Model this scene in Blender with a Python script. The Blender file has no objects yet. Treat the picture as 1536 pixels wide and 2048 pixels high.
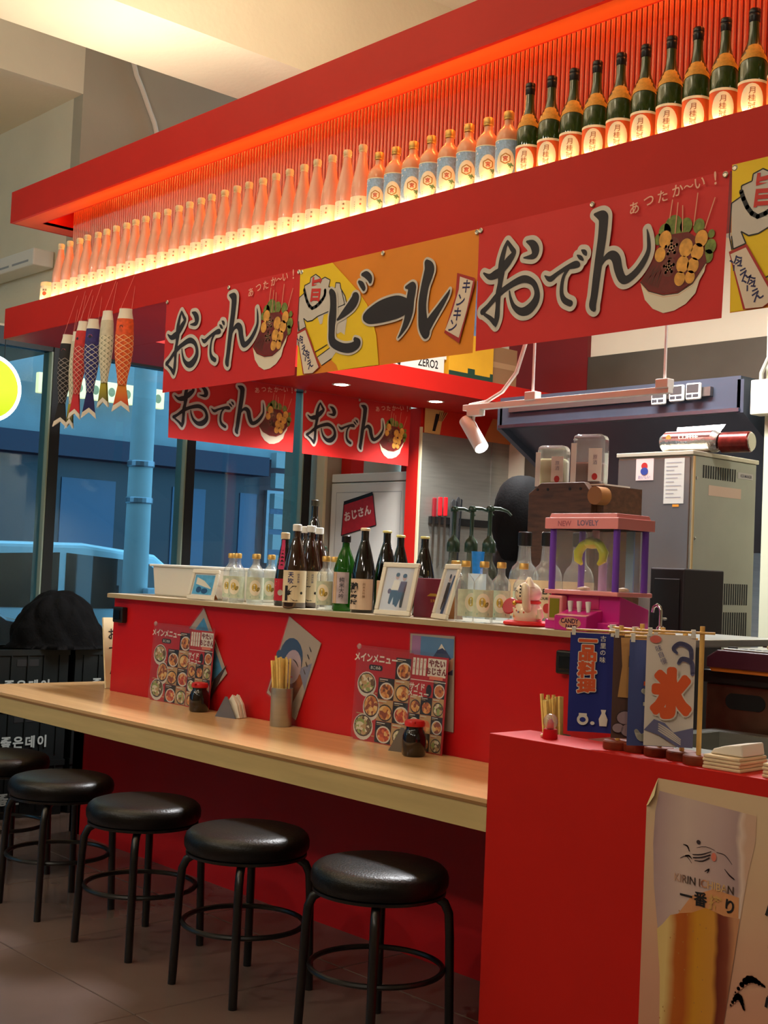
import bpy, bmesh, math, random
from mathutils import Vector, Matrix, noise
random.seed(7)
PI = math.pi
scene = bpy.context.scene
COL = scene.collection

# ------------------------------------------------------------------ camera
def make_camera():
    F = 2580.0
    yaw, pitch, roll = (math.radians(a) for a in (-47.99, 2.61, 2.505))
    f = Vector((math.sin(yaw)*math.cos(pitch), math.cos(yaw)*math.cos(pitch), math.sin(pitch)))
    r0 = Vector((math.cos(yaw), -math.sin(yaw), 0.0)); u0 = r0.cross(f)
    c, s = math.cos(roll), math.sin(roll)
    r = r0*c + u0*s; u = u0*c - r0*s
    cd = bpy.data.cameras.new('camera'); cd.sensor_fit = 'VERTICAL'; cd.sensor_height = 36.0; cd.sensor_width = 27.0
    cd.lens = F/2048*36.0; cd.clip_start = 0.05; cd.clip_end = 200
    co = bpy.data.objects.new('camera', cd); COL.objects.link(co)
    m = Matrix((r, u, -f)).transposed().to_4x4(); m.translation = Vector((0, 0, 1.34))
    co.matrix_world = m; scene.camera = co
make_camera()
vs = scene.view_settings
scene.display_settings.display_device = 'sRGB'
vs.view_transform = 'Standard'; vs.look = 'None'; vs.exposure = 0.0; vs.gamma = 1.0; vs.use_curve_mapping = False

# ------------------------------------------------------------------ dusk sky
world = bpy.data.worlds.new('dusk'); scene.world = world; world.use_nodes = True
bg = world.node_tree.nodes['Background']
bg.inputs[0].default_value = (0.27, 0.52, 0.68, 1); bg.inputs[1].default_value = 6.2

# ------------------------------------------------------------------ lights of the place, plus added fills
def light(name, kind, loc, energy, color, target=None, size=0.1, size_y=None, spot=60, blend=0.5):
    ld = bpy.data.lights.new(name, kind); ld.energy = energy; ld.color = color
    if kind == 'AREA':
        ld.size = size
        if size_y: ld.shape = 'RECTANGLE'; ld.size_y = size_y
    elif kind == 'SPOT':
        ld.spot_size = math.radians(spot); ld.spot_blend = blend; ld.shadow_soft_size = size
    else: ld.shadow_soft_size = size
    o = bpy.data.objects.new(name, ld); COL.objects.link(o); o.location = loc
    if target is not None:
        d = Vector(target) - Vector(loc); o.rotation_euler = d.to_track_quat('-Z', 'Y').to_euler()
    return o
WARM = (1.0, 0.90, 0.76); NEUT = (1.0, 0.96, 0.90)
# LED strips of the bottle shelf: one at the foot of the bottles shining up, one in the canopy recess shining down
light('shelf_led', 'AREA', (-3.9, 3.2125, 2.718), 6.5, (1.0, 0.52, 0.20), (-3.9, 3.245, 3.2), 5.2, 0.012)
light('shelf_led', 'AREA', (-3.9, 3.352, 2.722), 12, (1.0, 0.46, 0.14), (-3.9, 3.33, 3.2), 5.2, 0.02)
light('canopy_led', 'AREA', (-3.9, 3.352, 3.345), 22, (1.0, 0.36, 0.08), (-3.9, 3.352, 2.0), 5.2, 0.02)
# ceiling spots of the dining side (fixtures are built further down)
ROOM_SPOTS = [(-6.6, -0.7), (-4.6, -0.9), (-2.6, -1.8), (-0.7, -1.6), (1.2, -0.6)]
for i, (x, y) in enumerate(ROOM_SPOTS):
    light('dining_spot', 'SPOT', (x, y, 3.88), 84, WARM, (x-0.5, 3.0, 0.8), 0.06, spot=95, blend=0.9)
# added fill bars out of view, put in to brighten the ceiling
FILL_BARS = [(-5.2, 1.15), (-3.0, 0.75)]
for (x, y) in FILL_BARS:
    light('ceiling_fill', 'AREA', (x, y, 3.45), 60, (1.0, 0.92, 0.78), (x-0.2, y-0.2, 4.9), 1.6, 0.22)
light('canopy_top_fill', 'AREA', (-4.2, 3.42, 3.40), 60, (1.0, 0.90, 0.72), (-4.2, 3.42, 5.0), 4.6, 0.05)  # added strip hidden on the canopy, put in to brighten the beam
# kitchen
light('kitchen_fill', 'AREA', (-4.1, 4.78, 3.6), 330, (0.96, 0.98, 1.0), (-4.1, 4.9, 0.5), 1.6, 0.6)  # added overhead fill, hidden from view, to brighten the kitchen
light('kitchen_side_fill', 'SPOT', (-1.55, 4.35, 3.0), 95, NEUT, (-3.2, 4.9, 1.35), 0.05, spot=75, blend=0.6)  # added fill from the side, out of view, for the ice machine
light('hood_lamp', 'SPOT', (-4.5, 6.38, 2.03), 110, (0.86, 0.92, 1.0), (-4.3, 6.2, 1.0), 0.06, spot=150, blend=0.7)

# ------------------------------------------------------------------ materials
def lin(c):
    def g(v):
        v = v/255.0
        return v/12.92 if v <= 0.04045 else ((v+0.055)/1.055)**2.4
    return (g(c[0]), g(c[1]), g(c[2]), 1.0)
MATS = {}
def M(name, col=(200, 200, 200), rough=0.5, metal=0.0, emit=0.0, ecol=None, var=0.0, scale=12.0, bump=0.0, bscale=None, spec=0.5, alpha=1.0, trans=0.0, sss=0.0, coat=0.0, stretch=None):
    if name in MATS: return MATS[name]
    m = bpy.data.materials.new(name); m.use_nodes = True
    nt = m.node_tree; b = nt.nodes['Principled BSDF']
    c = lin(col)
    b.inputs['Base Color'].default_value = c
    b.inputs['Roughness'].default_value = rough; b.inputs['Metallic'].default_value = metal
    b.inputs['Specular IOR Level'].default_value = spec; b.inputs['Coat Weight'].default_value = coat
    if trans: b.inputs['Transmission Weight'].default_value = trans
    if alpha < 1: b.inputs['Alpha'].default_value = alpha
    if sss: b.inputs['Subsurface Weight'].default_value = sss; b.inputs['Subsurface Radius'].default_value = (0.02, 0.012, 0.008)
    if emit:
        b.inputs['Emission Color'].default_value = lin(ecol or col); b.inputs['Emission Strength'].default_value = emit
    if var or bump:
        tc = nt.nodes.new('ShaderNodeTexCoord'); n = nt.nodes.new('ShaderNodeTexNoise')
        n.inputs['Scale'].default_value = scale; n.inputs['Detail'].default_value = 4
        src = tc.outputs['Object']
        if stretch:
            mp = nt.nodes.new('ShaderNodeMapping'); mp.inputs['Scale'].default_value = stretch
            nt.links.new(src, mp.inputs['Vector']); src = mp.outputs['Vector']
        nt.links.new(src, n.inputs['Vector'])
        if var:
            r = nt.nodes.new('ShaderNodeValToRGB')
            r.color_ramp.elements[0].position = 0.3; r.color_ramp.elements[1].position = 0.7
            r.color_ramp.elements[0].color = tuple(max(0, v*(1-var)) for v in c[:3])+(1,)
            r.color_ramp.elements[1].color = tuple(min(1, v*(1+var)) for v in c[:3])+(1,)
            nt.links.new(n.outputs['Fac'], r.inputs['Fac']); nt.links.new(r.outputs['Color'], b.inputs['Base Color'])
        if bump:
            bp = nt.nodes.new('ShaderNodeBump'); bp.inputs['Strength'].default_value = bump; bp.inputs['Distance'].default_value = 0.01
            if bscale:
                n2 = nt.nodes.new('ShaderNodeTexNoise'); n2.inputs['Scale'].default_value = bscale; nt.links.new(src, n2.inputs['Vector'])
                nt.links.new(n2.outputs['Fac'], bp.inputs['Height'])
            else: nt.links.new(n.outputs['Fac'], bp.inputs['Height'])
            nt.links.new(bp.outputs['Normal'], b.inputs['Normal'])
    MATS[name] = m; return m
def glassmat(name, tint=(255, 255, 255), haze=0.06, rough=0.03, refl=1.0, hcol=(255, 255, 255)):
    """thin-walled glass or clear plastic: see-through, fresnel reflection, a little haze"""
    if name in MATS: return MATS[name]
    m = bpy.data.materials.new(name); m.use_nodes = True; nt = m.node_tree
    nt.nodes.remove(nt.nodes['Principled BSDF']); out = nt.nodes['Material Output']
    t = nt.nodes.new('ShaderNodeBsdfTransparent'); t.inputs[0].default_value = lin(tint)
    g = nt.nodes.new('ShaderNodeBsdfGlossy'); g.inputs['Roughness'].default_value = rough
    d = nt.nodes.new('ShaderNodeBsdfDiffuse'); d.inputs[0].default_value = lin(hcol)
    fr = nt.nodes.new('ShaderNodeLayerWeight'); pw = nt.nodes.new('ShaderNodeMath'); pw.operation = 'POWER'; pw.inputs[1].default_value = 4.0
    nt.links.new(fr.outputs['Facing'], pw.inputs[0])
    mu = nt.nodes.new('ShaderNodeMath'); mu.operation = 'MULTIPLY_ADD'; mu.inputs[1].default_value = 0.55*refl; mu.inputs[2].default_value = 0.035*refl; mu.use_clamp = True
    m1 = nt.nodes.new('ShaderNodeMixShader'); m1.inputs[0].default_value = haze
    m2 = nt.nodes.new('ShaderNodeMixShader')
    nt.links.new(t.outputs[0], m1.inputs[1]); nt.links.new(d.outputs[0], m1.inputs[2])
    nt.links.new(pw.outputs[0], mu.inputs[0]); nt.links.new(mu.outputs[0], m2.inputs[0])
    nt.links.new(m1.outputs[0], m2.inputs[1]); nt.links.new(g.outputs[0], m2.inputs[2]); nt.links.new(m2.outputs[0], out.inputs[0])
    MATS[name] = m; return m
def rampmat(name, stops, axis=0, lo=0.0, hi=1.0, rough=0.5, distort=0.0):
    """printed gradient along an object axis"""
    if name in MATS: return MATS[name]
    m = bpy.data.materials.new(name); m.use_nodes = True; nt = m.node_tree; b = nt.nodes['Principled BSDF']
    b.inputs['Roughness'].default_value = rough
    tc = nt.nodes.new('ShaderNodeTexCoord'); sp = nt.nodes.new('ShaderNodeSeparateXYZ'); mr = nt.nodes.new('ShaderNodeMapRange')
    mr.inputs['From Min'].default_value = lo; mr.inputs['From Max'].default_value = hi
    rp = nt.nodes.new('ShaderNodeValToRGB')
    while len(rp.color_ramp.elements) < len(stops): rp.color_ramp.elements.new(0.5)
    for e, (p, c) in zip(rp.color_ramp.elements, stops): e.position = p; e.color = lin(c)
    nt.links.new(tc.outputs['Object'], sp.inputs[0])
    src = sp.outputs[axis]
    if distort:
        n = nt.nodes.new('ShaderNodeTexNoise'); n.inputs['Scale'].default_value = 9; nt.links.new(tc.outputs['Object'], n.inputs['Vector'])
        ma = nt.nodes.new('ShaderNodeMath'); ma.operation = 'MULTIPLY_ADD'; ma.inputs[1].default_value = distort
        nt.links.new(n.outputs['Fac'], ma.inputs[0]); nt.links.new(src, ma.inputs[2]); src = ma.outputs[0]
    nt.links.new(src, mr.inputs['Value']); nt.links.new(mr.outputs[0], rp.inputs['Fac']); nt.links.new(rp.outputs['Color'], b.inputs['Base Color'])
    MATS[name] = m; return m
def foodmat(name, cols, scale=90.0):
    """mottled print of a dish"""
    if name in MATS: return MATS[name]
    m = bpy.data.materials.new(name); m.use_nodes = True; nt = m.node_tree; b = nt.nodes['Principled BSDF']; b.inputs['Roughness'].default_value = 0.45
    tc = nt.nodes.new('ShaderNodeTexCoord'); v = nt.nodes.new('ShaderNodeTexVoronoi'); v.inputs['Scale'].default_value = scale
    rp = nt.nodes.new('ShaderNodeValToRGB'); rp.color_ramp.interpolation = 'CONSTANT'
    while len(rp.color_ramp.elements) < len(cols): rp.color_ramp.elements.new(0.5)
    for i, c in enumerate(cols): rp.color_ramp.elements[i].position = i/len(cols); rp.color_ramp.elements[i].color = lin(c)
    sp = nt.nodes.new('ShaderNodeSeparateColor')
    nt.links.new(tc.outputs['Object'], v.inputs['Vector']); nt.links.new(v.outputs['Color'], sp.inputs[0])
    nt.links.new(sp.outputs[0], rp.inputs['Fac']); nt.links.new(rp.outputs['Color'], b.inputs['Base Color'])
    MATS[name] = m; return m
def scalemat(name, base, line, dark, ku=8, kv=14, width=0.16):
    """printed carp scales in uv space"""
    if name in MATS: return MATS[name]
    m = bpy.data.materials.new(name); m.use_nodes = True; nt = m.node_tree; b = nt.nodes['Principled BSDF']; b.inputs['Roughness'].default_value = 0.7
    uv = nt.nodes.new('ShaderNodeUVMap'); sp = nt.nodes.new('ShaderNodeSeparateXYZ'); nt.links.new(uv.outputs[0], sp.inputs[0])
    def mth(op, a, bb=None, c=None):
        n = nt.nodes.new('ShaderNodeMath'); n.operation = op
        for i, s in enumerate((a, bb, c)):
            if s is None: continue
            if isinstance(s, (int, float)): n.inputs[i].default_value = s
            else: nt.links.new(s, n.inputs[i])
        return n.outputs[0]
    uu = mth('MULTIPLY', sp.outputs[0], ku); vv = mth('MULTIPLY', sp.outputs[1], kv)
    a = mth('FRACT', mth('ADD', uu, vv)); c2 = mth('FRACT', mth('SUBTRACT', uu, vv))
    l = mth('MAXIMUM', mth('LESS_THAN', a, width), mth('LESS_THAN', c2, width))
    g = mth('MULTIPLY', a, c2)
    r = nt.nodes.new('ShaderNodeMix'); r.data_type = 'RGBA'; r.inputs['A'].default_value = lin(dark); r.inputs['B'].default_value = lin(base)
    nt.links.new(mth('MULTIPLY', g, 2.5), r.inputs['Factor'])
    x = nt.nodes.new('ShaderNodeMix'); x.data_type = 'RGBA'; x.inputs['B'].default_value = lin(line)
    nt.links.new(l, x.inputs['Factor']); nt.links.new(r.outputs['Result'], x.inputs['A']); nt.links.new(x.outputs['Result'], b.inputs['Base Color'])
    MATS[name] = m; return m

RED = M('red_paint', (196, 30, 22), 0.5, var=0.05, scale=3, spec=0.22)
REDL = M('red_laminate', (196, 28, 32), 0.32, var=0.05, scale=2, spec=0.3)
LIP = M('lip_red_led_tint', (224, 98, 20), 0.5, var=0.03, scale=3)  # red lip paint shifted to orange: LED glow put into the colour
CREAM = M('cream_concrete', (230, 218, 192), 0.85, var=0.06, scale=1.5, bump=0.15, bscale=30)
GREYW = M('grey_plaster', (178, 168, 148), 0.85, var=0.06, scale=1.5, bump=0.1, bscale=30)
STEEL = M('brushed_steel', (168, 168, 160), 0.34, 0.7, var=0.08, scale=4, stretch=(1, 1, 14))
STEELD = M('dark_steel', (70, 72, 78), 0.3, 0.8, var=0.12, scale=3)
CHROME = M('chrome', (215, 215, 215), 0.12, 1.0)
BLACK = M('black_plastic', (16, 16, 17), 0.45)
BLACKM = M('black_metal', (14, 14, 15), 0.32, spec=0.6)
LEATHER = M('black_vinyl', (11, 10, 10), 0.36, spec=0.35, bump=0.12, bscale=160, var=0.1)
WHITE = M('white_paint', (232, 230, 224), 0.45)
WHITEP = M('white_plastic', (228, 226, 220), 0.4)
PAPER = M('white_paper', (232, 226, 212), 0.7)
INK = M('black_ink', (18, 15, 17), 0.6)
INKB = M('brush_ink', (30, 24, 32), 0.65)
GREYO = M('outline_grey', (206, 196, 184), 0.65)
BIRCH = M('birch_plywood', (214, 178, 124), 0.30, var=0.10, scale=3, stretch=(0.5, 9, 9))
BIRCHE = M('birch_edge', (204, 178, 122), 0.5, var=0.08, scale=4, stretch=(0.6, 8, 8))
PLYLINE = M('plywood_core', (150, 108, 62), 0.6)
GOLD = M('gold_foil', (216, 168, 70), 0.3, 0.8)
CLEAR = glassmat('clear_glass', (246, 250, 250), 0.15, 0.03, 2.2)
PANE = glassmat('window_glass', (196, 214, 222), 0.0, 0.02, 1.0)
ACRY = glassmat('clear_acrylic', (252, 252, 252), 0.03, 0.05, 1.2)

# ------------------------------------------------------------------ mesh building
class MB:
    def __init__(s): s.v = []; s.f = []; s.m = []; s.uv = {}
    def add(s, vs_, fs, m=0):
        o = len(s.v); s.v += [tuple(p) for p in vs_]
        for f in fs: s.f.append(tuple(i+o for i in f)); s.m.append(m)
        return o
    def box(s, x0, x1, y0, y1, z0, z1, m=0):
        s.add([(x0,y0,z0),(x1,y0,z0),(x1,y1,z0),(x0,y1,z0),(x0,y0,z1),(x1,y0,z1),(x1,y1,z1),(x0,y1,z1)],
              [(0,3,2,1),(4,5,6,7),(0,1,5,4),(1,2,6,5),(2,3,7,6),(3,0,4,7)], m); return s
    def lathe(s, prof, n=20, c=(0,0,0), m=0, sx=1.0, sy=1.0, mfun=None):
        o = len(s.v); k = len(prof)
        for (r, z) in prof:
            for i in range(n):
                a = 2*PI*i/n; s.v.append((c[0]+sx*r*math.sin(a), c[1]-sy*r*math.cos(a), c[2]+z))
        for j in range(k-1):
            for i in range(n):
                q = (i+1) % n
                s.f.append((o+j*n+i, o+j*n+q, o+(j+1)*n+q, o+(j+1)*n+i)); s.m.append(mfun(j) if mfun else m)
                s.uv[len(s.f)-1] = ((i/n, j/(k-1)), ((i+1)/n, j/(k-1)), ((i+1)/n, (j+1)/(k-1)), (i/n, (j+1)/(k-1)))
        if prof[0][0] > 1e-6: s.f.append(tuple(o+i for i in reversed(range(n)))); s.m.append(mfun(0) if mfun else m)
        if prof[-1][0] > 1e-6: s.f.append(tuple(o+(k-1)*n+i for i in range(n))); s.m.append(mfun(k-2) if mfun else m)
        return s
    def tube(s, pts, r, n=8, m=0, closed=False, caps=True):
        P = [Vector(p) for p in pts]; k = len(P); o = len(s.v); up = None
        for j in range(k):
            if closed: d = P[(j+1) % k]-P[j-1]
            else: d = P[min(j+1, k-1)]-P[max(j-1, 0)]
            d.normalize()
            if up is None:
                up = Vector((0,0,1)) if abs(d.z) < 0.9 else Vector((1,0,0))
            a = d.cross(up); a.normalize(); up = a.cross(d); up.normalize()
            rr = r[j] if isinstance(r, (list, tuple)) else r
            for i in range(n):
                t = 2*PI*i/n; s.v.append(tuple(P[j]+a*(rr*math.cos(t))+up*(rr*math.sin(t))))
        for j in range(k if closed else k-1):
            for i in range(n):
                q = (i+1) % n; j2 = (j+1) % k
                s.f.append((o+j*n+i, o+j2*n+i, o+j2*n+q, o+j*n+q)); s.m.append(m)
        if not closed and caps:
            s.f.append(tuple(o+i for i in range(n))); s.m.append(m)
            s.f.append(tuple(o+(k-1)*n+i for i in reversed(range(n)))); s.m.append(m)
        return s
    def prism(s, pts, z0, z1, m=0, plane='xy'):
        n = len(pts)
        def mk(p, h):
            return {'xy': (p[0], p[1], h), 'xz': (p[0], h, p[1]), 'yz': (h, p[0], p[1])}[plane]
        s.add([mk(p, z0) for p in pts]+[mk(p, z1) for p in pts],
              [tuple(range(n)), tuple(range(2*n-1, n-1, -1))]+[(i, i+n, (i+1) % n+n, (i+1) % n) for i in range(n)], m); return s
    # prints: drawn in the local xz plane, facing -y, 'off' proud of y=0
    def pl(s, pts, off=0.001, m=0):
        s.add([(p[0], -off, p[1]) for p in pts], [tuple(range(len(pts)))], m); return s
    def rect(s, x0, x1, z0, z1, off=0.001, m=0): return s.pl([(x0,z0),(x1,z0),(x1,z1),(x0,z1)], off, m)
    def ell(s, cx, cz, rx, rz=None, off=0.001, m=0, rot=0.0, n=18):
        rz = rx if rz is None else rz; c, q = math.cos(rot), math.sin(rot); pts = []
        for i in range(n):
            a = 2*PI*i/n; x, z = rx*math.cos(a), rz*math.sin(a); pts.append((cx+x*c-z*q, cz+x*q+z*c))
        return s.pl(pts, off, m)
    def stroke(s, pts, off=0.001, m=0, pad=0.0, sub=5, minw=0.0):
        P = [Vector(p) for p in pts]; out = []
        for i in range(len(P)-1):
            p0, p1, p2, p3 = P[max(i-1,0)], P[i], P[i+1], P[min(i+2,len(P)-1)]
            for t in range(sub):
                t /= sub
                out.append(0.5*((2*p1)+(p2-p0)*t+(2*p0-5*p1+4*p2-p3)*t*t+(3*p1-p0-3*p2+p3)*t**3))
        out.append(P[-1]); L = []; R = []
        for i, p in enumerate(out):
            d = out[min(i+1,len(out)-1)]-out[max(i-1,0)]; d = Vector((d.x, d.y)); 
            if d.length < 1e-9: d = Vector((1,0))
            d.normalize(); w = max(abs(p.z), minw)/2+pad
            L.append((p.x-d.y*w, p.y+d.x*w)); R.append((p.x+d.y*w, p.y-d.x*w))
        for i in range(len(out)-1): s.pl([R[i], R[i+1], L[i+1], L[i]], off, m)
        step = max(1, len(out)//8) if pad == 0 else 2
        for i in list(range(0, len(out), step))+[len(out)-1]:
            p = out[i]; w = max(abs(p.z), minw)/2+pad
            if w > 0.0008: s.ell(p.x, p.y, w, w, off, m, n=12)
        return s
    def line(s, pts, w, off=0.001, m=0):
        for a, b in zip(pts[:-1], pts[1:]):
            d = Vector((b[0]-a[0], b[1]-a[1])); 
            if d.length < 1e-9: continue
            d.normalize(); q = (-d.y*w/2, d.x*w/2)
            s.pl([(a[0]-q[0],a[1]-q[1]),(b[0]-q[0],b[1]-q[1]),(b[0]+q[0],b[1]+q[1]),(a[0]+q[0],a[1]+q[1])], off, m)
        return s
    def text(s, t, size, cx, cz, off=0.001, m=0, rot=0.0, bold=0.0, sx=1.0, vertical=False, gap=1.05):
        if vertical:
            n = len(t)
            for i, ch in enumerate(t):
                d = ((n-1)/2-i)*size*gap
                s.text(ch, size, cx-d*math.sin(rot), cz+d*math.cos(rot), off, m, rot, bold, sx)
            return s
        vs_, fs = glyphs(t, bold); c, q = math.cos(rot), math.sin(rot); o = []
        for (x, y) in vs_:
            x *= size*sx; y *= size; o.append((cx+x*c-y*q, -off, cz+x*q+y*c))
        s.add(o, fs, m); return s
    def fat(s, t, size, cx, cz, off, m, rad, n=12, sx=1.0, bold=0.02):
        for k in range(n): s.text(t, size, cx+rad*math.cos(2*PI*k/n), cz+rad*math.sin(2*PI*k/n), off+0.00002*k, m, 0.0, bold, sx)
        return s.text(t, size, cx, cz, off+0.00002*n, m, 0.0, bold, sx)
    def wrap(s, r, start=0):
        for i in range(start, len(s.v)):
            x, y, z = s.v[i]; a = x/r; rr = r-y; s.v[i] = (rr*math.sin(a), -rr*math.cos(a), z)
        return s
    def grid(s, x0, x1, z0, z1, n, off=0.001, m=0):
        for i in range(n):
            a = x0+(x1-x0)*i/n; b = x0+(x1-x0)*(i+1)/n; s.rect(a, b, z0, z1, off, m)
        return s
    def xf(s, mat, start=0):
        for i in range(start, len(s.v)): s.v[i] = tuple(mat @ Vector(s.v[i]))
        return s
    def build(s, name, mats, parent=None, smooth=False, bevel=0.0, seg=2, loc=None, rot=None, subsurf=0):
        me = bpy.data.meshes.new(name); me.from_pydata(s.v, [], s.f); me.update()
        if not isinstance(mats, (list, tuple)): mats = [mats]
        for mt in mats: me.materials.append(mt)
        me.polygons.foreach_set('material_index', s.m)
        if s.uv:
            ul = me.uv_layers.new(name='UVMap')
            for fi, uvs in s.uv.items():
                for li, q in zip(me.polygons[fi].loop_indices, uvs): ul.data[li].uv = q
        if smooth: me.shade_smooth()
        o = bpy.data.objects.new(name, me); COL.objects.link(o)
        if bevel:
            b = o.modifiers.new('bevel', 'BEVEL'); b.width = bevel; b.segments = seg; b.limit_method = 'ANGLE'; b.angle_limit = 0.7
        if subsurf:
            b = o.modifiers.new('subsurf', 'SUBSURF'); b.levels = subsurf; b.render_levels = subsurf
        if smooth == 'auto' or (smooth and bevel == 0 and subsurf == 0):
            me.shade_smooth()
            try: me.set_sharp_from_angle(angle=0.75)
            except Exception: pass
        if loc: o.location = loc
        if rot: o.rotation_euler = rot
        if parent is not None: o.parent = parent
        return o
GL = {}
def glyphs(t, bold=0.0):
    k = (t, bold)
    if k in GL: return GL[k]
    cu = bpy.data.curves.new('glyph', 'FONT'); cu.body = t; cu.size = 1.0; cu.offset = bold; cu.resolution_u = 3
    ob = bpy.data.objects.new('glyph', cu); me = bpy.data.meshes.new_from_object(ob)
    xs = [v.co.x for v in me.vertices] or [0]; ys = [v.co.y for v in me.vertices] or [0]
    cx, cy = (min(xs)+max(xs))/2, (min(ys)+max(ys))/2
    r = ([(v.co.x-cx, v.co.y-cy) for v in me.vertices], [tuple(p.vertices) for p in me.polygons])
    bpy.data.objects.remove(ob); bpy.data.curves.remove(cu); bpy.data.meshes.remove(me)
    GL[k] = r; return r
def tag(o, label=None, cat=None, group=None, kind=None):
    if label: o['label'] = label
    if cat: o['category'] = cat
    if group: o['group'] = group
    if kind: o['kind'] = kind
    return o
def thing(name, label, cat, loc=(0,0,0), rz=0.0, group=None):
    o = bpy.data.objects.new(name, None); COL.objects.link(o); o.empty_display_size = 0.05
    o.location = loc; o.rotation_euler = (0, 0, rz)
    return tag(o, label, cat, group)
def struct(name, mb, mats, **k):
    o = mb.build(name, mats, **k); o['kind'] = 'structure'; return o
def clone(root, loc, rz=None, label=None, group=None):
    def cp(o, par):
        c = o.copy(); COL.objects.link(c); c.parent = par
        if par is not None: c.matrix_parent_inverse = o.matrix_parent_inverse
        for ch in o.children: cp(ch, c)
        return c
    c = cp(root, None); c.location = loc
    if rz is not None: c.rotation_euler = (root.rotation_euler[0], root.rotation_euler[1], rz)
    if label: c['label'] = label
    if group: c['group'] = group
    return c

# ================================================================== SETTING
TILE = M('floor_tile', (104, 88, 82), 0.22, var=0.12, scale=2.5, bump=0.02)
GROUT = M('dark_grout', (34, 29, 28), 0.8)
fl = struct('floor', MB().box(-8.1, 3.3, -3.1, 7.6, -0.2, -0.004), GROUT)
tmb = MB().box(-0.398, 0.398, -0.398, 0.398, -0.02, 0.0)
t0 = tmb.build('tile', TILE, fl, bevel=0.002, seg=1)
first = True
for i in range(-6, 8):
    for j in range(-6, 6):
        cx, cy = -3.33+0.8*i+0.4, 2.095+0.8*j+0.4
        if cx < -7.9 or cx > 3.0 or cy < -2.9 or cy > 7.3: continue
        o = t0 if first else t0.copy()
        if not first: COL.objects.link(o); o.parent = fl
        o.location = (cx, cy, 0); first = False
struct('ceiling', MB().box(-8.0, 3.3, -3.1, 7.6, 4.95, 5.1), CREAM)
struct('trim_1', MB().box(-6.485, -5.825, -3.0, 7.4, 4.2, 4.95), CREAM)          # concrete beam over the stall
struct('trim_2', MB().box(-3.2, -2.5, -3.0, 7.4, 4.2, 4.95), CREAM)
struct('trim_3', MB().box(-8.0, 3.2, -1.2, -0.6, 4.3, 4.95), CREAM)
struct('ceiling_low', MB().box(-10.4, -8.0, -3.1, 4.24, 4.54, 4.95), CREAM)
wl = MB(); wl.box(-8.13, -8.0, 4.24, 7.4, 2.86, 4.95); wl.box(-8.4, -7.9, 6.45, 7.5, 0, 4.95)
struct('wall_left', wl, GREYW)
w1 = MB(); w1.box(-10.4, -8.13, 4.24, 4.4, 2.86, 4.6); w1.box(-10.5, -10.4, -3.1, 4.4, 2.86, 4.95); w1.box(-10.5, -8.0, -3.1, 4.3, 2.78, 2.86)
struct('wall_alcove', w1, CREAM)
struct('wall_front', MB().box(-8.1, 3.3, -3.2, -3.1, 0, 4.95), CREAM)
struct('wall_right', MB().box(3.2, 3.3, -3.1, 7.5, 0, 4.95), CREAM)
wb = MB(); wb.box(-6.93, 3.3, 7.4, 7.6, 0, 4.95, 0)
struct('wall_back', wb, CREAM)
DKRED = M('dark_red_board', (120, 14, 18), 0.5)
struct('trim_4', MB().box(-6.8, -6.02, 7.36, 7.4, 2.4, 4.2), DKRED)
GREYP = M('grey_steel_panel', (112, 104, 92), 0.42, 0.7, var=0.2, scale=1.2)
struct('trim_5', MB().box(-6.6, -3.2, 7.37, 7.4, 2.0, 2.97), GREYP)
struct('trim_6', MB().box(-6.8, 3.0, 7.38, 7.395, 0.0, 2.0), STEEL)
# partition beside the fridge: red front edge, steel on the kitchen side
pt = struct('wall_partition', MB().box(-6.935, -6.80, 6.45, 7.4, 0, 2.54), RED)
MB().box(-6.80, -6.793, 6.46, 7.4, 0.5, 2.36).build('steel_cladding', STEEL, pt)
MB().box(-6.81, -6.79, 6.448, 6.462, 0.5, 2.4).build('edge_trim', M('cream_trim', (222, 208, 170), 0.5), pt)
MB().box(-6.796, -6.786, 7.2, 7.215, 0.6, 2.36).build('cover_strip', STEEL, pt)
# red niche over the fridge
struct('wall_niche', MB().box(-7.86, -6.94, 7.25, 7.3, 0, 2.6), DKRED)
struct('trim_9', MB().box(-7.88, -7.76, 6.62, 6.75, 2.09, 2.6), RED)
struct('trim_10', MB().box(-7.97, -7.875, 6.44, 6.47, 0, 2.75), M('cream_trim'))
# printed board above the steel cladding
pb = thing('printed_board', 'red and orange printed board above the steel kitchen cladding', 'board', (-6.79, 6.47, 2.36), PI/2)
MB().box(0, 0.93, -0.006, 0, 0, 0.18).build('panel', M('printed_red', (224, 44, 22), 0.4), pb)
g = MB(); g.pl([(0,0),(0.16,0),(0.19,0.18),(0,0.18)], 0.007, 0); g.pl([(0.62,0),(0.93,0),(0.93,0.18),(0.72,0.18)], 0.007, 1)
g.pl([(0.08,0.02),(0.11,0.02),(0.15,0.15),(0.11,0.15)], 0.008, 2)
for k in range(9): g.line([(0.13+0.006*k, 0.10),(0.14+0.011*k, 0.17)], 0.005, 0.008, 2 if k % 2 else 0)
g.stroke([(0.50,0.16,0.02),(0.47,0.1,0.022),(0.52,0.05,0.02),(0.58,0.03,0.015)], 0.008, 2)
g.build('print', [M('printed_sand', (226, 184, 110), 0.5), M('printed_orange', (230, 150, 84), 0.5), INK], pb)

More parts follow.
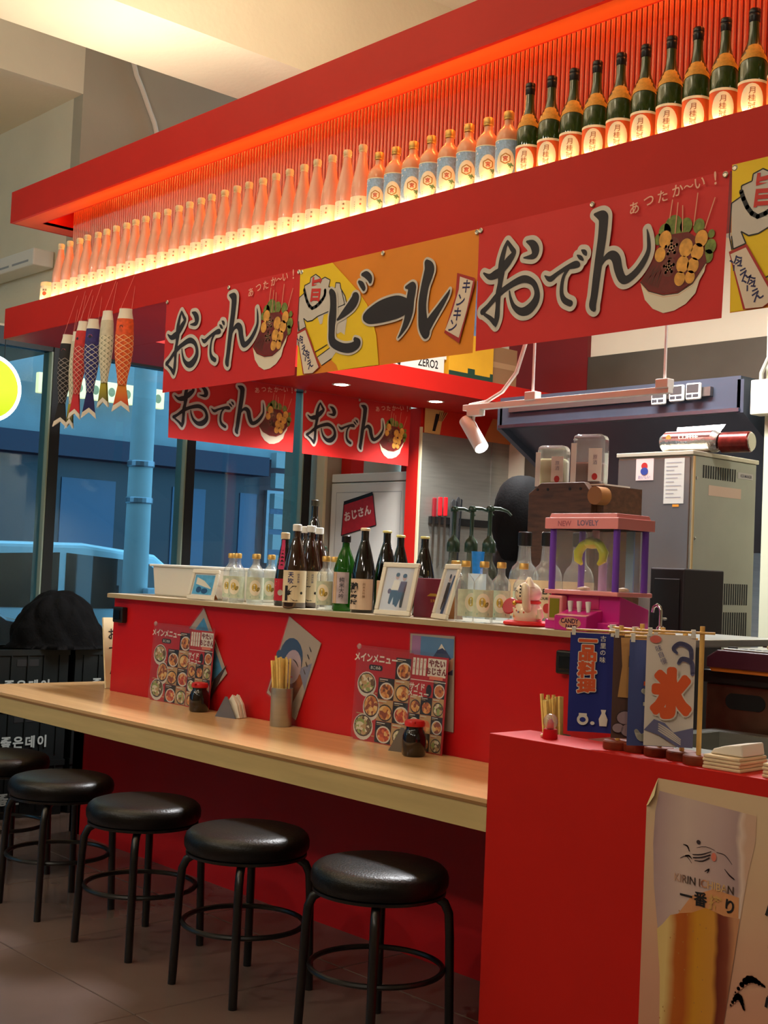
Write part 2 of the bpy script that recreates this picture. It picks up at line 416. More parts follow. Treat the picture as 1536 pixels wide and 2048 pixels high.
# ---------------------------------------------------------------- glazed facade
DKFRAME = M('dark_window_frame', (30, 33, 34), 0.4, 0.3)
FRAMEL = M('neon_lit_frame', (150, 168, 150), 0.45)
ys = [-3.0, -1.2, 0.6, 2.35, 4.11, 5.21, 6.30]
n = 0
for a, b in zip(ys[:-1], ys[1:]):
    n += 1
    m = MB(); m.box(-8.09, -7.955, b, b+0.07, 0, 2.84); m.box(-8.06, -7.97, a, b, 2.72, 2.84); m.box(-8.06, -7.97, a, b, 0, 0.12)
    w = struct('window_%d' % n, m, DKFRAME)
    MB().box(-8.085, -7.965, b-0.012, b, 0.0, 2.72).build('lit_post_face', FRAMEL, w)  # pale sheet paints the neon light onto the post's face
    MB().box(-8.015, -8.005, a+0.07, b, 0.12, 2.72).build('pane', PANE, w)
# ---------------------------------------------------------------- stall: lower wall, upper wall, ledge, table, return panel
lw = MB(); lw.box(-5.74, -2.40, 3.183, 3.29, 0.0, 0.69); lw.box(-5.74, -5.64, 3.183, 4.4, 0, 0.69)
struct('wall_counter', lw, REDL)
uw = MB(); uw.box(-5.42, -2.42, 3.183, 3.29, 0.69, 1.157)
struct('wall_counter_upper', uw, REDL)
cw = MB(); cw.box(-2.474, -0.6, 2.66, 2.83, 0.0, 0.902)
struct('wall_service', cw, RED, bevel=0.002)
lg = thing('bar_ledge', 'long narrow grey topped ledge carrying the bottles above the red wall', 'ledge', (-5.43, 3.15, 1.157))
MB().box(0, 3.02, 0, 0.34, 0, 0.021).build('top', M('ledge_laminate', (186, 172, 148), 0.45, var=0.05, scale=3, stretch=(0.4,6,6)), lg, bevel=0.002)
MB().box(0, 3.02, -0.003, 0.0, 0.001, 0.019).build('edge_band', M('ledge_edge', (178, 160, 124), 0.5), lg)
tb = thing('counter_table', 'pale birch plywood counter table running along the red wall', 'table', (-5.83, 2.665, 0.647))
TP = M('table_surface', (220, 178, 126), 0.16, var=0.08, scale=3, stretch=(0.5, 9, 9))
m = MB(); m.prism([(0,0),(3.352,0),(3.352,0.512),(0.41,0.512),(0.41,1.6),(0,1.6)], 0.05, 0.071)
m.build('tabletop', TP, tb, bevel=0.0015)
MB().box(0, 3.352, 0.0, 0.02, -0.02, 0.0495).build('front_apron', BIRCHE, tb)
MB().box(0.0, 3.352, -0.0015, 0.0, 0.0495, 0.0585).build('plywood_line', PLYLINE, tb)
MB().box(0, 0.02, 0.02, 1.6, -0.02, 0.0495).build('side_apron', BIRCHE, tb)
for x in (0.8, 1.9, 2.9): MB().box(x, x+0.02, 0.02, 0.515, -0.02, 0.0495).build('bracket', BIRCHE, tb)

# black switch boxes on the wall
for x, z, lb in ((-5.34, 1.08, 'small black switch box near the left end of the red wall'), (-2.62, 1.078, 'small black switch box behind the little flags')):
    t = thing('switch_box', lb, 'switch', (x, 3.183, z))
    MB().box(-0.043, 0.043, -0.03, 0, -0.037, 0.037).build('body', BLACK, t, bevel=0.006)
    MB().box(-0.026, 0.026, -0.034, -0.03, -0.022, 0.022).build('rocker', M('black_gloss', (10,10,11), 0.15), t, bevel=0.002)
# cream sign board leaning on the end of the wall
t = thing('sign_board', 'cream sign board with black writing leaning on the wall end', 'sign', (-5.50, 3.20, 0.719), PI/2)
t.rotation_euler = (math.radians(-10), 0, -PI/2+PI)
MB().box(0.0, 0.3, -0.012, 0, 0, 0.34).build('board', M('cream_board', (232, 214, 170), 0.5), t)
for i in range(3): MB().text('おでん'[i], 0.06, 0.05, 0.26-0.085*i, 0.0135, 0, bold=0.01).build('letter', INK, t)

# ================================================================== CANOPY AND BOTTLE SHELF
XR = -1.15
cp = thing('canopy', 'red box canopy with glowing orange underside over the bottle row', 'canopy', (0, 0, 3.194))
m = MB(); m.box(-6.77, XR, 3.183, 3.20, 0.0, 0.176); m.box(-6.77, -6.752, 3.20, 3.62, 0.0, 0.176); m.box(-6.77, XR, 3.20, 3.62, 0.164, 0.176)
m.build('fascia', RED, cp)
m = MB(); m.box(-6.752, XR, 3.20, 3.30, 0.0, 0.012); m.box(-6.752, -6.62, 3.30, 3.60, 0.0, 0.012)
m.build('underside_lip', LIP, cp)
m = MB(); m.box(-6.62, XR, 3.30, 3.308, 0.0, 0.164); m.box(-6.632, -6.62, 3.308, 3.60, 0, 0.164); 
m.build('recess_lining', RED, cp)
MB().box(-6.62, XR, 3.60, 3.62, -0.17, 0.164).build('back_board', M('deep_red_board', (130, 16, 14), 0.6, spec=0.2), cp)
EMS = M('led_diffuser', (255, 150, 60), 0.5, emit=2.0, ecol=(255, 150, 60))
MB().box(-6.5, XR, 3.345, 3.36, 0.153, 0.163).build('led_strip', EMS, cp)

MB().box(-6.5, -1.9, 3.39, 3.45, 0.176, 0.196).build('top_fill_channel', WHITE, cp)  # body of the added fill strip
sh = thing('bottle_shelf', 'red display shelf hanging over the counter with bottles along it', 'shelf', (0, 0, 2.54))
MB().box(-6.77, XR, 3.183, 3.205, 0.0, 0.17).build('fascia', RED, sh, bevel=0.001)
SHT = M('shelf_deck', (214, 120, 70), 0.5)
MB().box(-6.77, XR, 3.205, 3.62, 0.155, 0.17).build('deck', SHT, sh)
MB().box(-6.77, XR, 3.205, 3.75, 0.0, 0.02).build('soffit', RED, sh)
MB().box(-6.1, XR, 3.73, 3.75, 0.02, 0.155).build('back_board', RED, sh)
MB().box(-6.5, XR, 3.345, 3.36, 0.166, 0.1706).build('led_strip', EMS, sh)
MB().box(-6.5, XR, 3.206, 3.219, 0.166, 0.1706).build('led_strip', EMS, sh)
sb_ = thing('soffit_box', 'red soffit box running back along the window side with downlights', 'soffit', (-6.475, 5.57, 2.54))
MB().box(-0.375, 0.375, -1.818, 1.82, 0.0, 0.02).build('underside', RED, sb_)
MB().box(0.355, 0.375, -1.818, 1.82, 0.02, 0.13).build('side_board', RED, sb_)
MB().box(-0.375, -0.355, -1.818, 1.82, 0.02, 0.13).build('side_board', RED, sb_)
MB().box(-0.355, 0.355, -1.818, 1.82, 0.11, 0.128).build('top_board', RED, sb_)
# recessed downlights in the soffit
DL = M('downlight_glow', (255, 246, 228), 0.4, emit=9.0)
for (x, y) in ((-6.42, 5.36), (-6.46, 6.26)):
    t = thing('downlight', 'round recessed downlight glowing in the red soffit', 'light', (x, y, 2.54), 0, 'downlights in the red soffit')
    MB().lathe([(0.045, -0.002), (0.055, -0.004), (0.062, -0.002), (0.062, 0.0)], 28).build('rim', WHITE, t)
    MB().lathe([(0.0, -0.003), (0.045, -0.003)], 28).build('lens', DL, t)
    light('downlight_beam', 'SPOT', (x, y, 2.53), 130, NEUT, (x, y, 0), 0.04, spot=120, blend=0.8)

# ribbed clear sheet behind the bottles
RIB = bpy.data.materials.new('ribbed_plastic'); RIB.use_nodes = True
nt = RIB.node_tree; nt.nodes.remove(nt.nodes['Principled BSDF'])
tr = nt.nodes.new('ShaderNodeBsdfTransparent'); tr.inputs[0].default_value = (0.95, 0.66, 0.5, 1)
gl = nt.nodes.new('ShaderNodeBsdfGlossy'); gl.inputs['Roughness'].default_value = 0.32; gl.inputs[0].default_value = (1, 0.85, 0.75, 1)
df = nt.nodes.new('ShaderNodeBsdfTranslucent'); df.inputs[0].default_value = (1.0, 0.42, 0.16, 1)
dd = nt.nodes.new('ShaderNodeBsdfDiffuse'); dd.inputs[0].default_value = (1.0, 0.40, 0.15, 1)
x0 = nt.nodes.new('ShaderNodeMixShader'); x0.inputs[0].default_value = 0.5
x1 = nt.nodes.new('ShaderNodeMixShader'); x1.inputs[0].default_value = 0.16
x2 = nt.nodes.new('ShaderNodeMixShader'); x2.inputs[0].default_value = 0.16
nt.links.new(df.outputs[0], x0.inputs[1]); nt.links.new(dd.outputs[0], x0.inputs[2])
nt.links.new(tr.outputs[0], x1.inputs[1]); nt.links.new(x0.outputs[0], x1.inputs[2])
nt.links.new(x1.outputs[0], x2.inputs[1]); nt.links.new(gl.outputs[0], x2.inputs[2]); nt.links.new(x2.outputs[0], nt.nodes['Material Output'].inputs[0])
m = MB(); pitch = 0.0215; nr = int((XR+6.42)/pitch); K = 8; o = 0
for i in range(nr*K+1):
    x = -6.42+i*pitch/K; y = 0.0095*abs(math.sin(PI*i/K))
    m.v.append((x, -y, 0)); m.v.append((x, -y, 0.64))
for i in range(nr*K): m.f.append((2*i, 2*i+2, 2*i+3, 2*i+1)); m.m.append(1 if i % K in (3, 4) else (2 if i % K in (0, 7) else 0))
RIBW = glassmat('rib_crest', (255, 214, 190), 0.26, 0.30, 1.6, (255, 190, 150)); RIBD = glassmat('rib_valley', (170, 80, 60), 0.03, 0.30, 1.0)  # pale crests, dark valleys: refraction lines put into the sheet's colour
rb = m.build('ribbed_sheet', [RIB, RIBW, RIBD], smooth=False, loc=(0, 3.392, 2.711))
tag(rb, 'clear vertically ribbed plastic sheet behind the shelf bottles', 'panel')

# ================================================================== BOTTLES ON THE SHELF
def prof_bottle(rb, hb, rs, hn, rn, h, base=0.006):
    """profile: body radius rb up to hb, shoulder to rs at hn, neck rn to h"""
    p = [(0.0, 0.0), (rb*0.88, 0.0), (rb, base), (rb, hb)]
    for k in range(1, 8):
        t = k/8; e = 0.5-0.5*math.cos(PI*t)
        p.append((rb+(rs-rb)*e, hb+(hn-hb)*t))
    p += [(rs, hn), (rn, hn+(h-hn)*0.3), (rn, h)]
    return p
def bottle(name, label, cat, prof, gm, capspec, group=None, n=22, parts=()):
    t = thing(name, label, cat, group=group)
    MB().lathe(prof, n).build('glass_body', gm, t, smooth=True)
    if capspec:
        cprof, cm = capspec; MB().lathe(cprof, 18).build('cap', cm, t, smooth=True)
    return t
NIG = M('cloudy_sake', (236, 172, 148), 0.22, sss=0.25, coat=0.4)
NIGD = M('cloudy_sake_blue', (232, 160, 118), 0.22, sss=0.2, coat=0.4)
LABC = M('label_cream', (250, 240, 214), 0.6)
LABB = M('label_blue', (150, 186, 226), 0.6, var=0.25, scale=130)
CAPW = M('cap_cream', (240, 222, 180), 0.4)
CAPG = M('cap_gold', (222, 178, 96), 0.35, 0.5)
CAPK = M('cap_black', (24, 20, 20), 0.3)
DKGREEN = M('green_glass', (40, 62, 14), 0.06, spec=0.8, coat=0.5)
ORLAB = M('label_orange', (240, 168, 60), 0.5, var=0.12, scale=150)
VERM = M('label_vermilion', (232, 96, 40), 0.55)
# slim cloudy bottle
pb_ = [(0.0,0.0),(0.036,0.0),(0.0405,0.006),(0.0405,0.115),(0.0395,0.135),(0.036,0.16),(0.030,0.19),(0.024,0.22),(0.0185,0.25),(0.0155,0.272),(0.0145,0.288)]
SL = bottle('cloudy_sake_bottle', 'slim peach coloured cloudy sake bottle in the long shelf row', 'bottle', pb_, NIG,
            ([(0.0155,0.276),(0.0165,0.279),(0.0150,0.283),(0.0175,0.287),(0.0180,0.302),(0.0150,0.307),(0.0,0.307)], CAPW), 'slim cloudy bottles on the shelf')
m = MB(); m.grid(-0.075, 0.075, 0.006, 0.093, 16, 0.0006); m.wrap(0.0405); m.build('label', LABC, SL)
m = MB(); m.text('酒', 0.009, 0.0, 0.078, 0.0016, 0, bold=0.01); m.ell(0.0, 0.060, 0.004, 0.004, 0.0016, 1)
for k in range(5): m.rect(-0.024, -0.0225, 0.066-0.009*k, 0.070-0.009*k, 0.0016, 0)
m.wrap(0.0405); m.build('lettering', [M('print_brown', (120, 92, 70), 0.6), M('print_rose', (214, 120, 90), 0.6)], SL)
xs = [-3.835-0.0948*i for i in range(27)]
for i, x in enumerate(xs):
    loc = (x+random.uniform(-0.004, 0.004), 3.262+random.uniform(-0.004, 0.004), 2.71); rz = 0.75+random.uniform(-0.3, 0.3)
    if i == 0: SL.location = loc; SL.rotation_euler.z = rz
    else: clone(SL, loc, rz)
# stubby jar at the end of the row
J = bottle('cup_sake_jar', 'short cream jar with red dot label at the row end', 'jar', [(0.0,0),(0.033,0),(0.036,0.005),(0.036,0.085),(0.034,0.092),(0.034,0.1)], M('jar_glass_cream', (246, 232, 206), 0.2),
           ([(0.036,0.096),(0.037,0.099),(0.037,0.112),(0.034,0.115),(0,0.115)], CAPW))
m = MB(); m.grid(-0.06, 0.06, 0.01, 0.08, 14, 0.0006); m.wrap(0.036); m.build('label', LABC, J)
m = MB(); m.ell(0, 0.05, 0.011, 0.011, 0.0016, 0); m.text('清酒', 0.012, 0, 0.07, 0.0016, 1, bold=0.01); m.wrap(0.036); m.build('lettering', [M('dot_red', (226, 84, 46), 0.6), INK], J)
J.location = (-6.44, 3.262, 2.71); J.rotation_euler.z = 0.7
# round shouldered bottle with blue label
BL = bottle('blue_label_bottle', 'round shouldered shochu bottle with pale blue label and gold cap', 'bottle',
            [(0,0),(0.039,0),(0.043,0.006),(0.043,0.150),(0.0425,0.160),(0.040,0.172),(0.0345,0.184),(0.026,0.194),(0.019,0.201),(0.016,0.210),(0.0155,0.232)], NIGD,
            ([(0.017,0.224),(0.0185,0.227),(0.0175,0.230),(0.0188,0.233),(0.0188,0.252),(0.0165,0.255),(0,0.255)], CAPG), 'blue label bottles on the shelf')
m = MB(); m.grid(-0.062, 0.062, 0.008, 0.146, 16, 0.0006, 0); m.grid(-0.062, 0.062, 0.1425, 0.146, 16, 0.0010, 1)
for k in range(8): m.rect(-0.062+0.0*k, -0.058, 0.008, 0.146, 0.0010, 1); m.rect(0.058, 0.062, 0.008, 0.146, 0.0010, 1)
for q in range(6):
    r0, r1 = 0.033*q/6, 0.033*(q+1)/6
    for k in range(24):
        a, b = 2*PI*k/24, 2*PI*(k+1)/24
        m.pl([(r0*math.cos(a), 0.062+1.5*r0*math.sin(a)), (r1*math.cos(a), 0.062+1.5*r1*math.sin(a)), (r1*math.cos(b), 0.062+1.5*r1*math.sin(b)), (r0*math.cos(b), 0.062+1.5*r0*math.sin(b))], 0.0013, 1)
m.wrap(0.043); m.build('label', [LABB, LABC], BL)
m = MB(); hx = [(0.018*math.sin(PI*k/3), 0.076+0.018*math.cos(PI*k/3)) for k in range(6)]
for k in range(6): m.line([hx[k], hx[(k+1) % 6]], 0.004, 0.0022, 0)
m.text('宮', 0.019, 0, 0.076, 0.0022, 1, bold=0.02)
for k in range(5): m.ell(0.012+0.003*k, 0.056-0.004*(k % 3), 0.006, 0.0028, 0.0021, 2, rot=0.7*k)
for k in range(3): m.rect(-0.02, 0.016, 0.034-0.006*k, 0.036-0.006*k, 0.0021, 1)
for (a, b) in ((-0.05,0.13),(-0.042,0.118),(0.046,0.128),(0.05,0.06),(-0.05,0.04),(0.048,0.09),(0.04,0.138),(-0.03,0.136)): m.ell(a, b, 0.004, 0.004, 0.0016, 3)
m.wrap(0.043); m.build('emblem', [M('emblem_ochre', (176, 132, 60), 0.6), M('emblem_red', (196, 84, 48), 0.6), M('emblem_green', (96, 140, 100), 0.6), M('blossom', (238, 238, 246), 0.6)], BL)
for i in range(8):
    loc = (-3.738+0.0972*i, 3.262, 2.71); rz = 0.72+random.uniform(-0.15, 0.15)
    if i == 0: BL.location = loc; BL.rotation_euler.z = rz
    else: clone(BL, loc, rz)
# green bottle with black cap
GB = bottle('green_sake_bottle', 'green glass sake bottle with black cap and orange neck label', 'bottle',
            [(0,0),(0.038,0),(0.042,0.006),(0.042,0.155),(0.0405,0.172),(0.036,0.190),(0.029,0.206),(0.022,0.222),(0.0175,0.240),(0.0155,0.262),(0.0150,0.312)], DKGREEN,
            ([(0.0155,0.290),(0.0165,0.292),(0.0165,0.303),(0.0175,0.306),(0.0175,0.313),(0.0165,0.315),(0.0175,0.317),(0.0175,0.328),(0.015,0.331),(0,0.331)], CAPK), 'green sake bottles on the shelf')
m = MB(); m.grid(-0.066, 0.066, 0.008, 0.106, 18, 0.0006, 0); m.grid(-0.066, 0.066, 0.098, 0.106, 18, 0.0011, 1); m.grid(0.020, 0.066, 0.008, 0.096, 6, 0.0009, 2)
for q in range(6):
    r0, r1 = 0.034*q/6, 0.034*(q+1)/6
    for k in range(24):
        a, b = 2*PI*k/24, 2*PI*(k+1)/24
        m.pl([(r0*math.cos(a)-0.008, 0.045+1.45*r0*math.sin(a)), (r1*math.cos(a)-0.008, 0.045+1.45*r1*math.sin(a)), (r1*math.cos(b)-0.008, 0.045+1.45*r1*math.sin(b)), (r0*math.cos(b)-0.008, 0.045+1.45*r0*math.sin(b))], 0.0015, 1)
m.wrap(0.042); m.build('label', [VERM, LABC, VERM], GB)
m = MB(); m.text('月桂冠', 0.022, -0.008, 0.05, 0.0022, 0, bold=0.008, vertical=True, gap=1.02); m.wrap(0.042); m.build('lettering', M('print_umber', (150, 96, 62), 0.6), GB)
m = MB(); nk = 20     # collar label on the shoulder
pr = [(0.0408,0.172),(0.0365,0.190),(0.0295,0.206),(0.0240,0.217)]
for k in range(nk):
    a, b = -1.35+2.7*k/nk, -1.35+2.7*(k+1)/nk
    for (r0, z0), (r1, z1) in zip(pr[:-1], pr[1:]):
        def dz(t, z): return z-0.012*(abs(t)/1.35)**2
        m.add([((r0+0.001)*math.sin(a), -(r0+0.001)*math.cos(a), dz(a, z0)), ((r0+0.001)*math.sin(b), -(r0+0.001)*math.cos(b), dz(b, z0)),
               ((r1+0.002)*math.sin(b), -(r1+0.002)*math.cos(b), dz(b, z1)), ((r1+0.002)*math.sin(a), -(r1+0.002)*math.cos(a), dz(a, z1))], [(0,1,2,3)])
m.build('neck_label', ORLAB, GB, smooth=True)
for i in range(12):
    loc = (-2.962+0.0975*i, 3.262, 2.71); rz = 0.62+random.uniform(-0.12, 0.12)
    if i == 0: GB.location = loc; GB.rotation_euler.z = rz
    else: clone(GB, loc, rz)

# ================================================================== BANNERS
ODEN=[
[(0.039, -0.166, 0.006), (0.067, -0.182, 0.0178), (0.096, -0.178, 0.0275), (0.121, -0.168, 0.0234), (0.15, -0.142, 0.0271), (0.176, -0.116, 0.0154), (0.166, -0.101, 0.0155), (0.144, -0.073, 0.0097)] ,
[(0.144, -0.073, 0.0097), (0.132, -0.096, 0.0156), (0.121, -0.135, 0.0215), (0.121, -0.171, 0.0273), (0.118, -0.208, 0.0195), (0.111, -0.247, 0.0215), (0.111, -0.287, 0.0176), (0.109, -0.327, 0.0195), (0.104, -0.356, 0.0078)] ,
[(0.041, -0.3, 0.0199), (0.068, -0.282, 0.0158), (0.111, -0.25, 0.0195), (0.159, -0.227, 0.0193), (0.22, -0.212, 0.0228), (0.264, -0.228, 0.0188), (0.284, -0.26, 0.0187), (0.28, -0.292, 0.0261), (0.251, -0.317, 0.0301), (0.217, -0.32, 0.0228), (0.185, -0.299, 0.0153), (0.168, -0.268, 0.0096), (0.162, -0.244, 0.0058)] ,
[(0.051, -0.31, 0.0099), (0.079, -0.327, 0.0138), (0.101, -0.346, 0.0176)] ,
[(0.231, -0.087, 0.0057), (0.257, -0.099, 0.0226), (0.271, -0.121, 0.0282), (0.263, -0.14, 0.0188), (0.22, -0.14, 0.0038)] ,
[(0.316, -0.214, 0.0037), (0.34, -0.228, 0.0166), (0.372, -0.214, 0.0128), (0.412, -0.2, 0.0145), (0.444, -0.196, 0.0215), (0.456, -0.199, 0.0143)] ,
[(0.416, -0.204, 0.009), (0.397, -0.227, 0.0109), (0.39, -0.258, 0.0127), (0.392, -0.287, 0.0145), (0.405, -0.307, 0.0181), (0.43, -0.32, 0.0179)] ,
[(0.449, -0.166, 0.0029), (0.463, -0.176, 0.0125), (0.475, -0.186, 0.0053)] ,
[(0.466, -0.152, 0.0029), (0.48, -0.162, 0.0142), (0.487, -0.172, 0.0043)] ,
[(0.515, -0.046, 0.0071), (0.546, -0.057, 0.0314), (0.551, -0.076, 0.0314), (0.548, -0.125, 0.0296), (0.54, -0.183, 0.0279), (0.532, -0.244, 0.0262), (0.525, -0.305, 0.0245), (0.52, -0.336, 0.0245), (0.527, -0.352, 0.0122)] ,
[(0.548, -0.215, 0.0052), (0.564, -0.193, 0.0139), (0.587, -0.187, 0.0241), (0.606, -0.202, 0.0291), (0.617, -0.238, 0.0273), (0.632, -0.267, 0.0255), (0.651, -0.273, 0.022), (0.683, -0.256, 0.0201), (0.711, -0.227, 0.0183), (0.728, -0.194, 0.0132), (0.726, -0.154, 0.0093), (0.72, -0.128, 0.0027)] ,
]
BOWL = [(0.701, -0.287), (0.733, -0.32), (0.787, -0.339), (0.84, -0.34), (0.89, -0.318), (0.935, -0.261), (0.929, -0.289), (0.913, -0.312), (0.901, -0.348), (0.868, -0.376), (0.828, -0.391), (0.789, -0.394), (0.75, -0.376), (0.72, -0.345), (0.707, -0.308)]
SOUP = [(0.701, -0.287), (0.733, -0.317), (0.787, -0.335), (0.839, -0.336), (0.89, -0.313), (0.935, -0.258), (0.919, -0.198), (0.867, -0.16), (0.78, -0.157), (0.75, -0.215)]
GREEN = [(0.814, -0.139, 0.0647), (0.783, -0.146, 0.0424), (0.904, -0.149, 0.0378), (0.946, -0.216, 0.0373), (0.938, -0.244, 0.0342), (0.948, -0.179, 0.0217), (0.762, -0.166, 0.0295), (0.859, -0.141, 0.0415)]
BALL = [(0.787, -0.17, 0.044), (0.862, -0.207, 0.0462), (0.915, -0.188, 0.0423), (0.902, -0.225, 0.0425), (0.852, -0.256, 0.0431), (0.888, -0.264, 0.0395), (0.843, -0.297, 0.0368), (0.879, -0.297, 0.0332), (0.77, -0.214, 0.0376)]
MUSH = [(0.81, -0.199, 0.0631), (0.803, -0.257, 0.055)]
SKEW = [[(0.809, -0.053), (0.801, -0.11)], [(0.829, -0.065), (0.822, -0.158)], [(0.846, -0.077), (0.848, -0.157)], [(0.898, -0.049), (0.887, -0.146)], [(0.958, -0.074), (0.926, -0.161)]]
TXT = [(0.669, -0.057), (0.722, -0.045), (0.773, -0.04), (0.827, -0.032), (0.865, -0.028), (0.904, -0.025), (0.957, -0.021)]
BEER=[
[(0.209, -0.118, 0.0213), (0.222, -0.137, 0.0319), (0.227, -0.18, 0.0336), (0.225, -0.222, 0.0389), (0.224, -0.264, 0.0336), (0.227, -0.307, 0.0335), (0.246, -0.328, 0.0316), (0.295, -0.347, 0.0312), (0.346, -0.352, 0.0343), (0.383, -0.339, 0.0306), (0.365, -0.321, 0.0137)] ,
[(0.257, -0.234, 0.0088), (0.298, -0.211, 0.0278), (0.339, -0.185, 0.0414), (0.358, -0.163, 0.0378), (0.351, -0.151, 0.0206)] ,
[(0.392, -0.076, 0.0102), (0.415, -0.08, 0.0238), (0.436, -0.096, 0.0236), (0.441, -0.111, 0.0135)] ,
[(0.375, -0.102, 0.0103), (0.392, -0.115, 0.0205), (0.406, -0.133, 0.017)] ,
[(0.426, -0.243, 0.0338), (0.454, -0.241, 0.057), (0.514, -0.232, 0.0761), (0.585, -0.227, 0.0781), (0.628, -0.229, 0.0612)] ,
[(0.642, -0.159, 0.0101), (0.674, -0.16, 0.03), (0.673, -0.179, 0.0367), (0.667, -0.212, 0.0367), (0.664, -0.253, 0.0351), (0.65, -0.292, 0.0268), (0.628, -0.323, 0.0134), (0.609, -0.343, 0.0027)] ,
[(0.746, -0.083, 0.0197), (0.761, -0.107, 0.0425), (0.755, -0.133, 0.0426), (0.742, -0.169, 0.0361), (0.733, -0.22, 0.0361), (0.734, -0.261, 0.0361), (0.742, -0.311, 0.0425), (0.756, -0.34, 0.0359), (0.756, -0.35, 0.013)] ,
[(0.755, -0.326, 0.0391), (0.784, -0.294, 0.0324), (0.813, -0.265, 0.0258), (0.841, -0.236, 0.0192), (0.862, -0.212, 0.0111), (0.871, -0.197, 0.0025)] ,
]
YEL = [(0.205, -0.002), (0.297, -0.077), (0.364, -0.133), (0.422, -0.193), (0.455, -0.249), (0.484, -0.32), (0.507, -0.436)]
FOAM = [(0.006, -0.115), (0.037, -0.101), (0.037, -0.07), (0.071, -0.063), (0.074, -0.043), (0.105, -0.034), (0.134, -0.051), (0.139, -0.06), (0.165, -0.054), (0.197, -0.069), (0.19, -0.096), (0.23, -0.107), (0.233, -0.085), (0.259, -0.09), (0.265, -0.112), (0.293, -0.146), (0.304, -0.176), (0.309, -0.246), (0.3, -0.298), (0.277, -0.284), (0.256, -0.29), (0.218, -0.235), (0.191, -0.201), (0.167, -0.204), (0.16, -0.237), (0.147, -0.24), (0.127, -0.206), (0.096, -0.218), (0.065, -0.219), (0.04, -0.203), (0.057, -0.24), (0.016, -0.25), (0.009, -0.211)]
VSH = [(0.037, -0.087), (0.058, -0.136), (0.093, -0.169), (0.141, -0.152), (0.168, -0.127), (0.169, -0.107)]
UMAI = [(0.115, -0.1)]
TAGL1 = [(-0.023, -0.257), (0.062, -0.243), (0.164, -0.411), (0.121, -0.432), (0.057, -0.431)]
TAGL2 = [(-0.015, -0.265), (0.06, -0.253), (0.155, -0.411), (0.119, -0.431), (0.064, -0.429)]
TAGLT = [(0.033, -0.292), (0.059, -0.329), (0.079, -0.357), (0.1, -0.393)]
TAGR1 = [(0.905, -0.144), (0.992, -0.174), (0.99, -0.203), (0.928, -0.395), (0.852, -0.35), (0.9, -0.228)]
TAGR2 = [(0.92, -0.159), (0.985, -0.184), (0.959, -0.285), (0.926, -0.376), (0.857, -0.341), (0.89, -0.277), (0.917, -0.204)]
TAGRT = [(0.954, -0.198), (0.929, -0.245), (0.915, -0.291), (0.895, -0.331)]
MUG1 = [(0.006, -0.115), (0.002, -0.21), (0.012, -0.252)]
MUG3 = [(0.124, -0.347), (0.198, -0.325)]
MUG2 = [(0.139, -0.369), (0.216, -0.339), (0.253, -0.36), (0.228, -0.383), (0.168, -0.405)]
import numpy as np
def sdf_letters(strokes, pad, off, cell=0.0028):
    """one clean surface for a set of brush strokes: marching squares over the union of swept discs"""
    S = []
    for st in strokes:
        P = [Vector(p) for p in st]
        for i in range(len(P)-1):
            p0, p1, p2, p3 = P[max(i-1,0)], P[i], P[i+1], P[min(i+2,len(P)-1)]
            n = max(3, int((p2-p1).length/0.0018))
            for k in range(n):
                t = k/n; q = 0.5*((2*p1)+(p2-p0)*t+(2*p0-5*p1+4*p2-p3)*t*t+(3*p1-p0-3*p2+p3)*t**3); S.append((q.x, q.y, max(q.z*1.14, 0.0015)/2+pad))
        S.append((P[-1].x, P[-1].y, max(P[-1].z, 0.0015)/2+pad))
    S = np.array(S); R = S[:,2].max()+cell*2
    x0, x1, z0, z1 = S[:,0].min()-R, S[:,0].max()+R, S[:,1].min()-R, S[:,1].max()+R
    nx, nz = int((x1-x0)/cell)+2, int((z1-z0)/cell)+2
    X = x0+cell*np.arange(nx); Z = z0+cell*np.arange(nz)
    G = np.full((nx, nz), -1.0)
    for (sx, sz, w) in S:
        a, b = np.searchsorted(X, (sx-w-cell*2, sx+w+cell*2)); c, d = np.searchsorted(Z, (sz-w-cell*2, sz+w+cell*2))
        G[a:b, c:d] = np.maximum(G[a:b, c:d], w-np.hypot(X[a:b,None]-sx, Z[None,c:d]-sz))
    m = MB(); vid = {}
    def V(key, x, z):
        if key not in vid: vid[key] = len(m.v); m.v.append((x, -off, z))
        return vid[key]
    def corner(i, j): return V((i, j), X[i], Z[j])
    def edge(i, j, k, l):
        if (k, l) < (i, j): i, j, k, l = k, l, i, j
        a, b = G[i, j], G[k, l]; t = a/(a-b)
        return V((i, j, k, l), X[i]+(X[k]-X[i])*t, Z[j]+(Z[l]-Z[j])*t)
    I = G > 0; full = I[:-1,:-1] & I[1:,:-1] & I[1:,1:] & I[:-1,1:]; anyc = I[:-1,:-1] | I[1:,:-1] | I[1:,1:] | I[:-1,1:]
    for j in range(nz-1):
        i = 0; row = full[:, j]; ar = anyc[:, j]
        while i < nx-1:
            if not ar[i]: i += 1; continue
            if row[i]:
                k = i
                while k < nx-1 and row[k] and k-i < 12: k += 1
                m.f.append(tuple([corner(q, j) for q in range(i, k+1)]+[corner(q, j+1) for q in range(k, i-1, -1)])); m.m.append(0); i = k; continue
            cs = [(i, j), (i+1, j), (i+1, j+1), (i, j+1)]; poly = []
            for a in range(4):
                p, q = cs[a], cs[(a+1) % 4]
                if I[p]: poly.append(corner(*p))
                if I[p] != I[q]: poly.append(edge(*p, *q))
            if len(poly) > 2: m.f.append(tuple(poly)); m.m.append(0)
            i += 1
    return m
LETTERS = {}
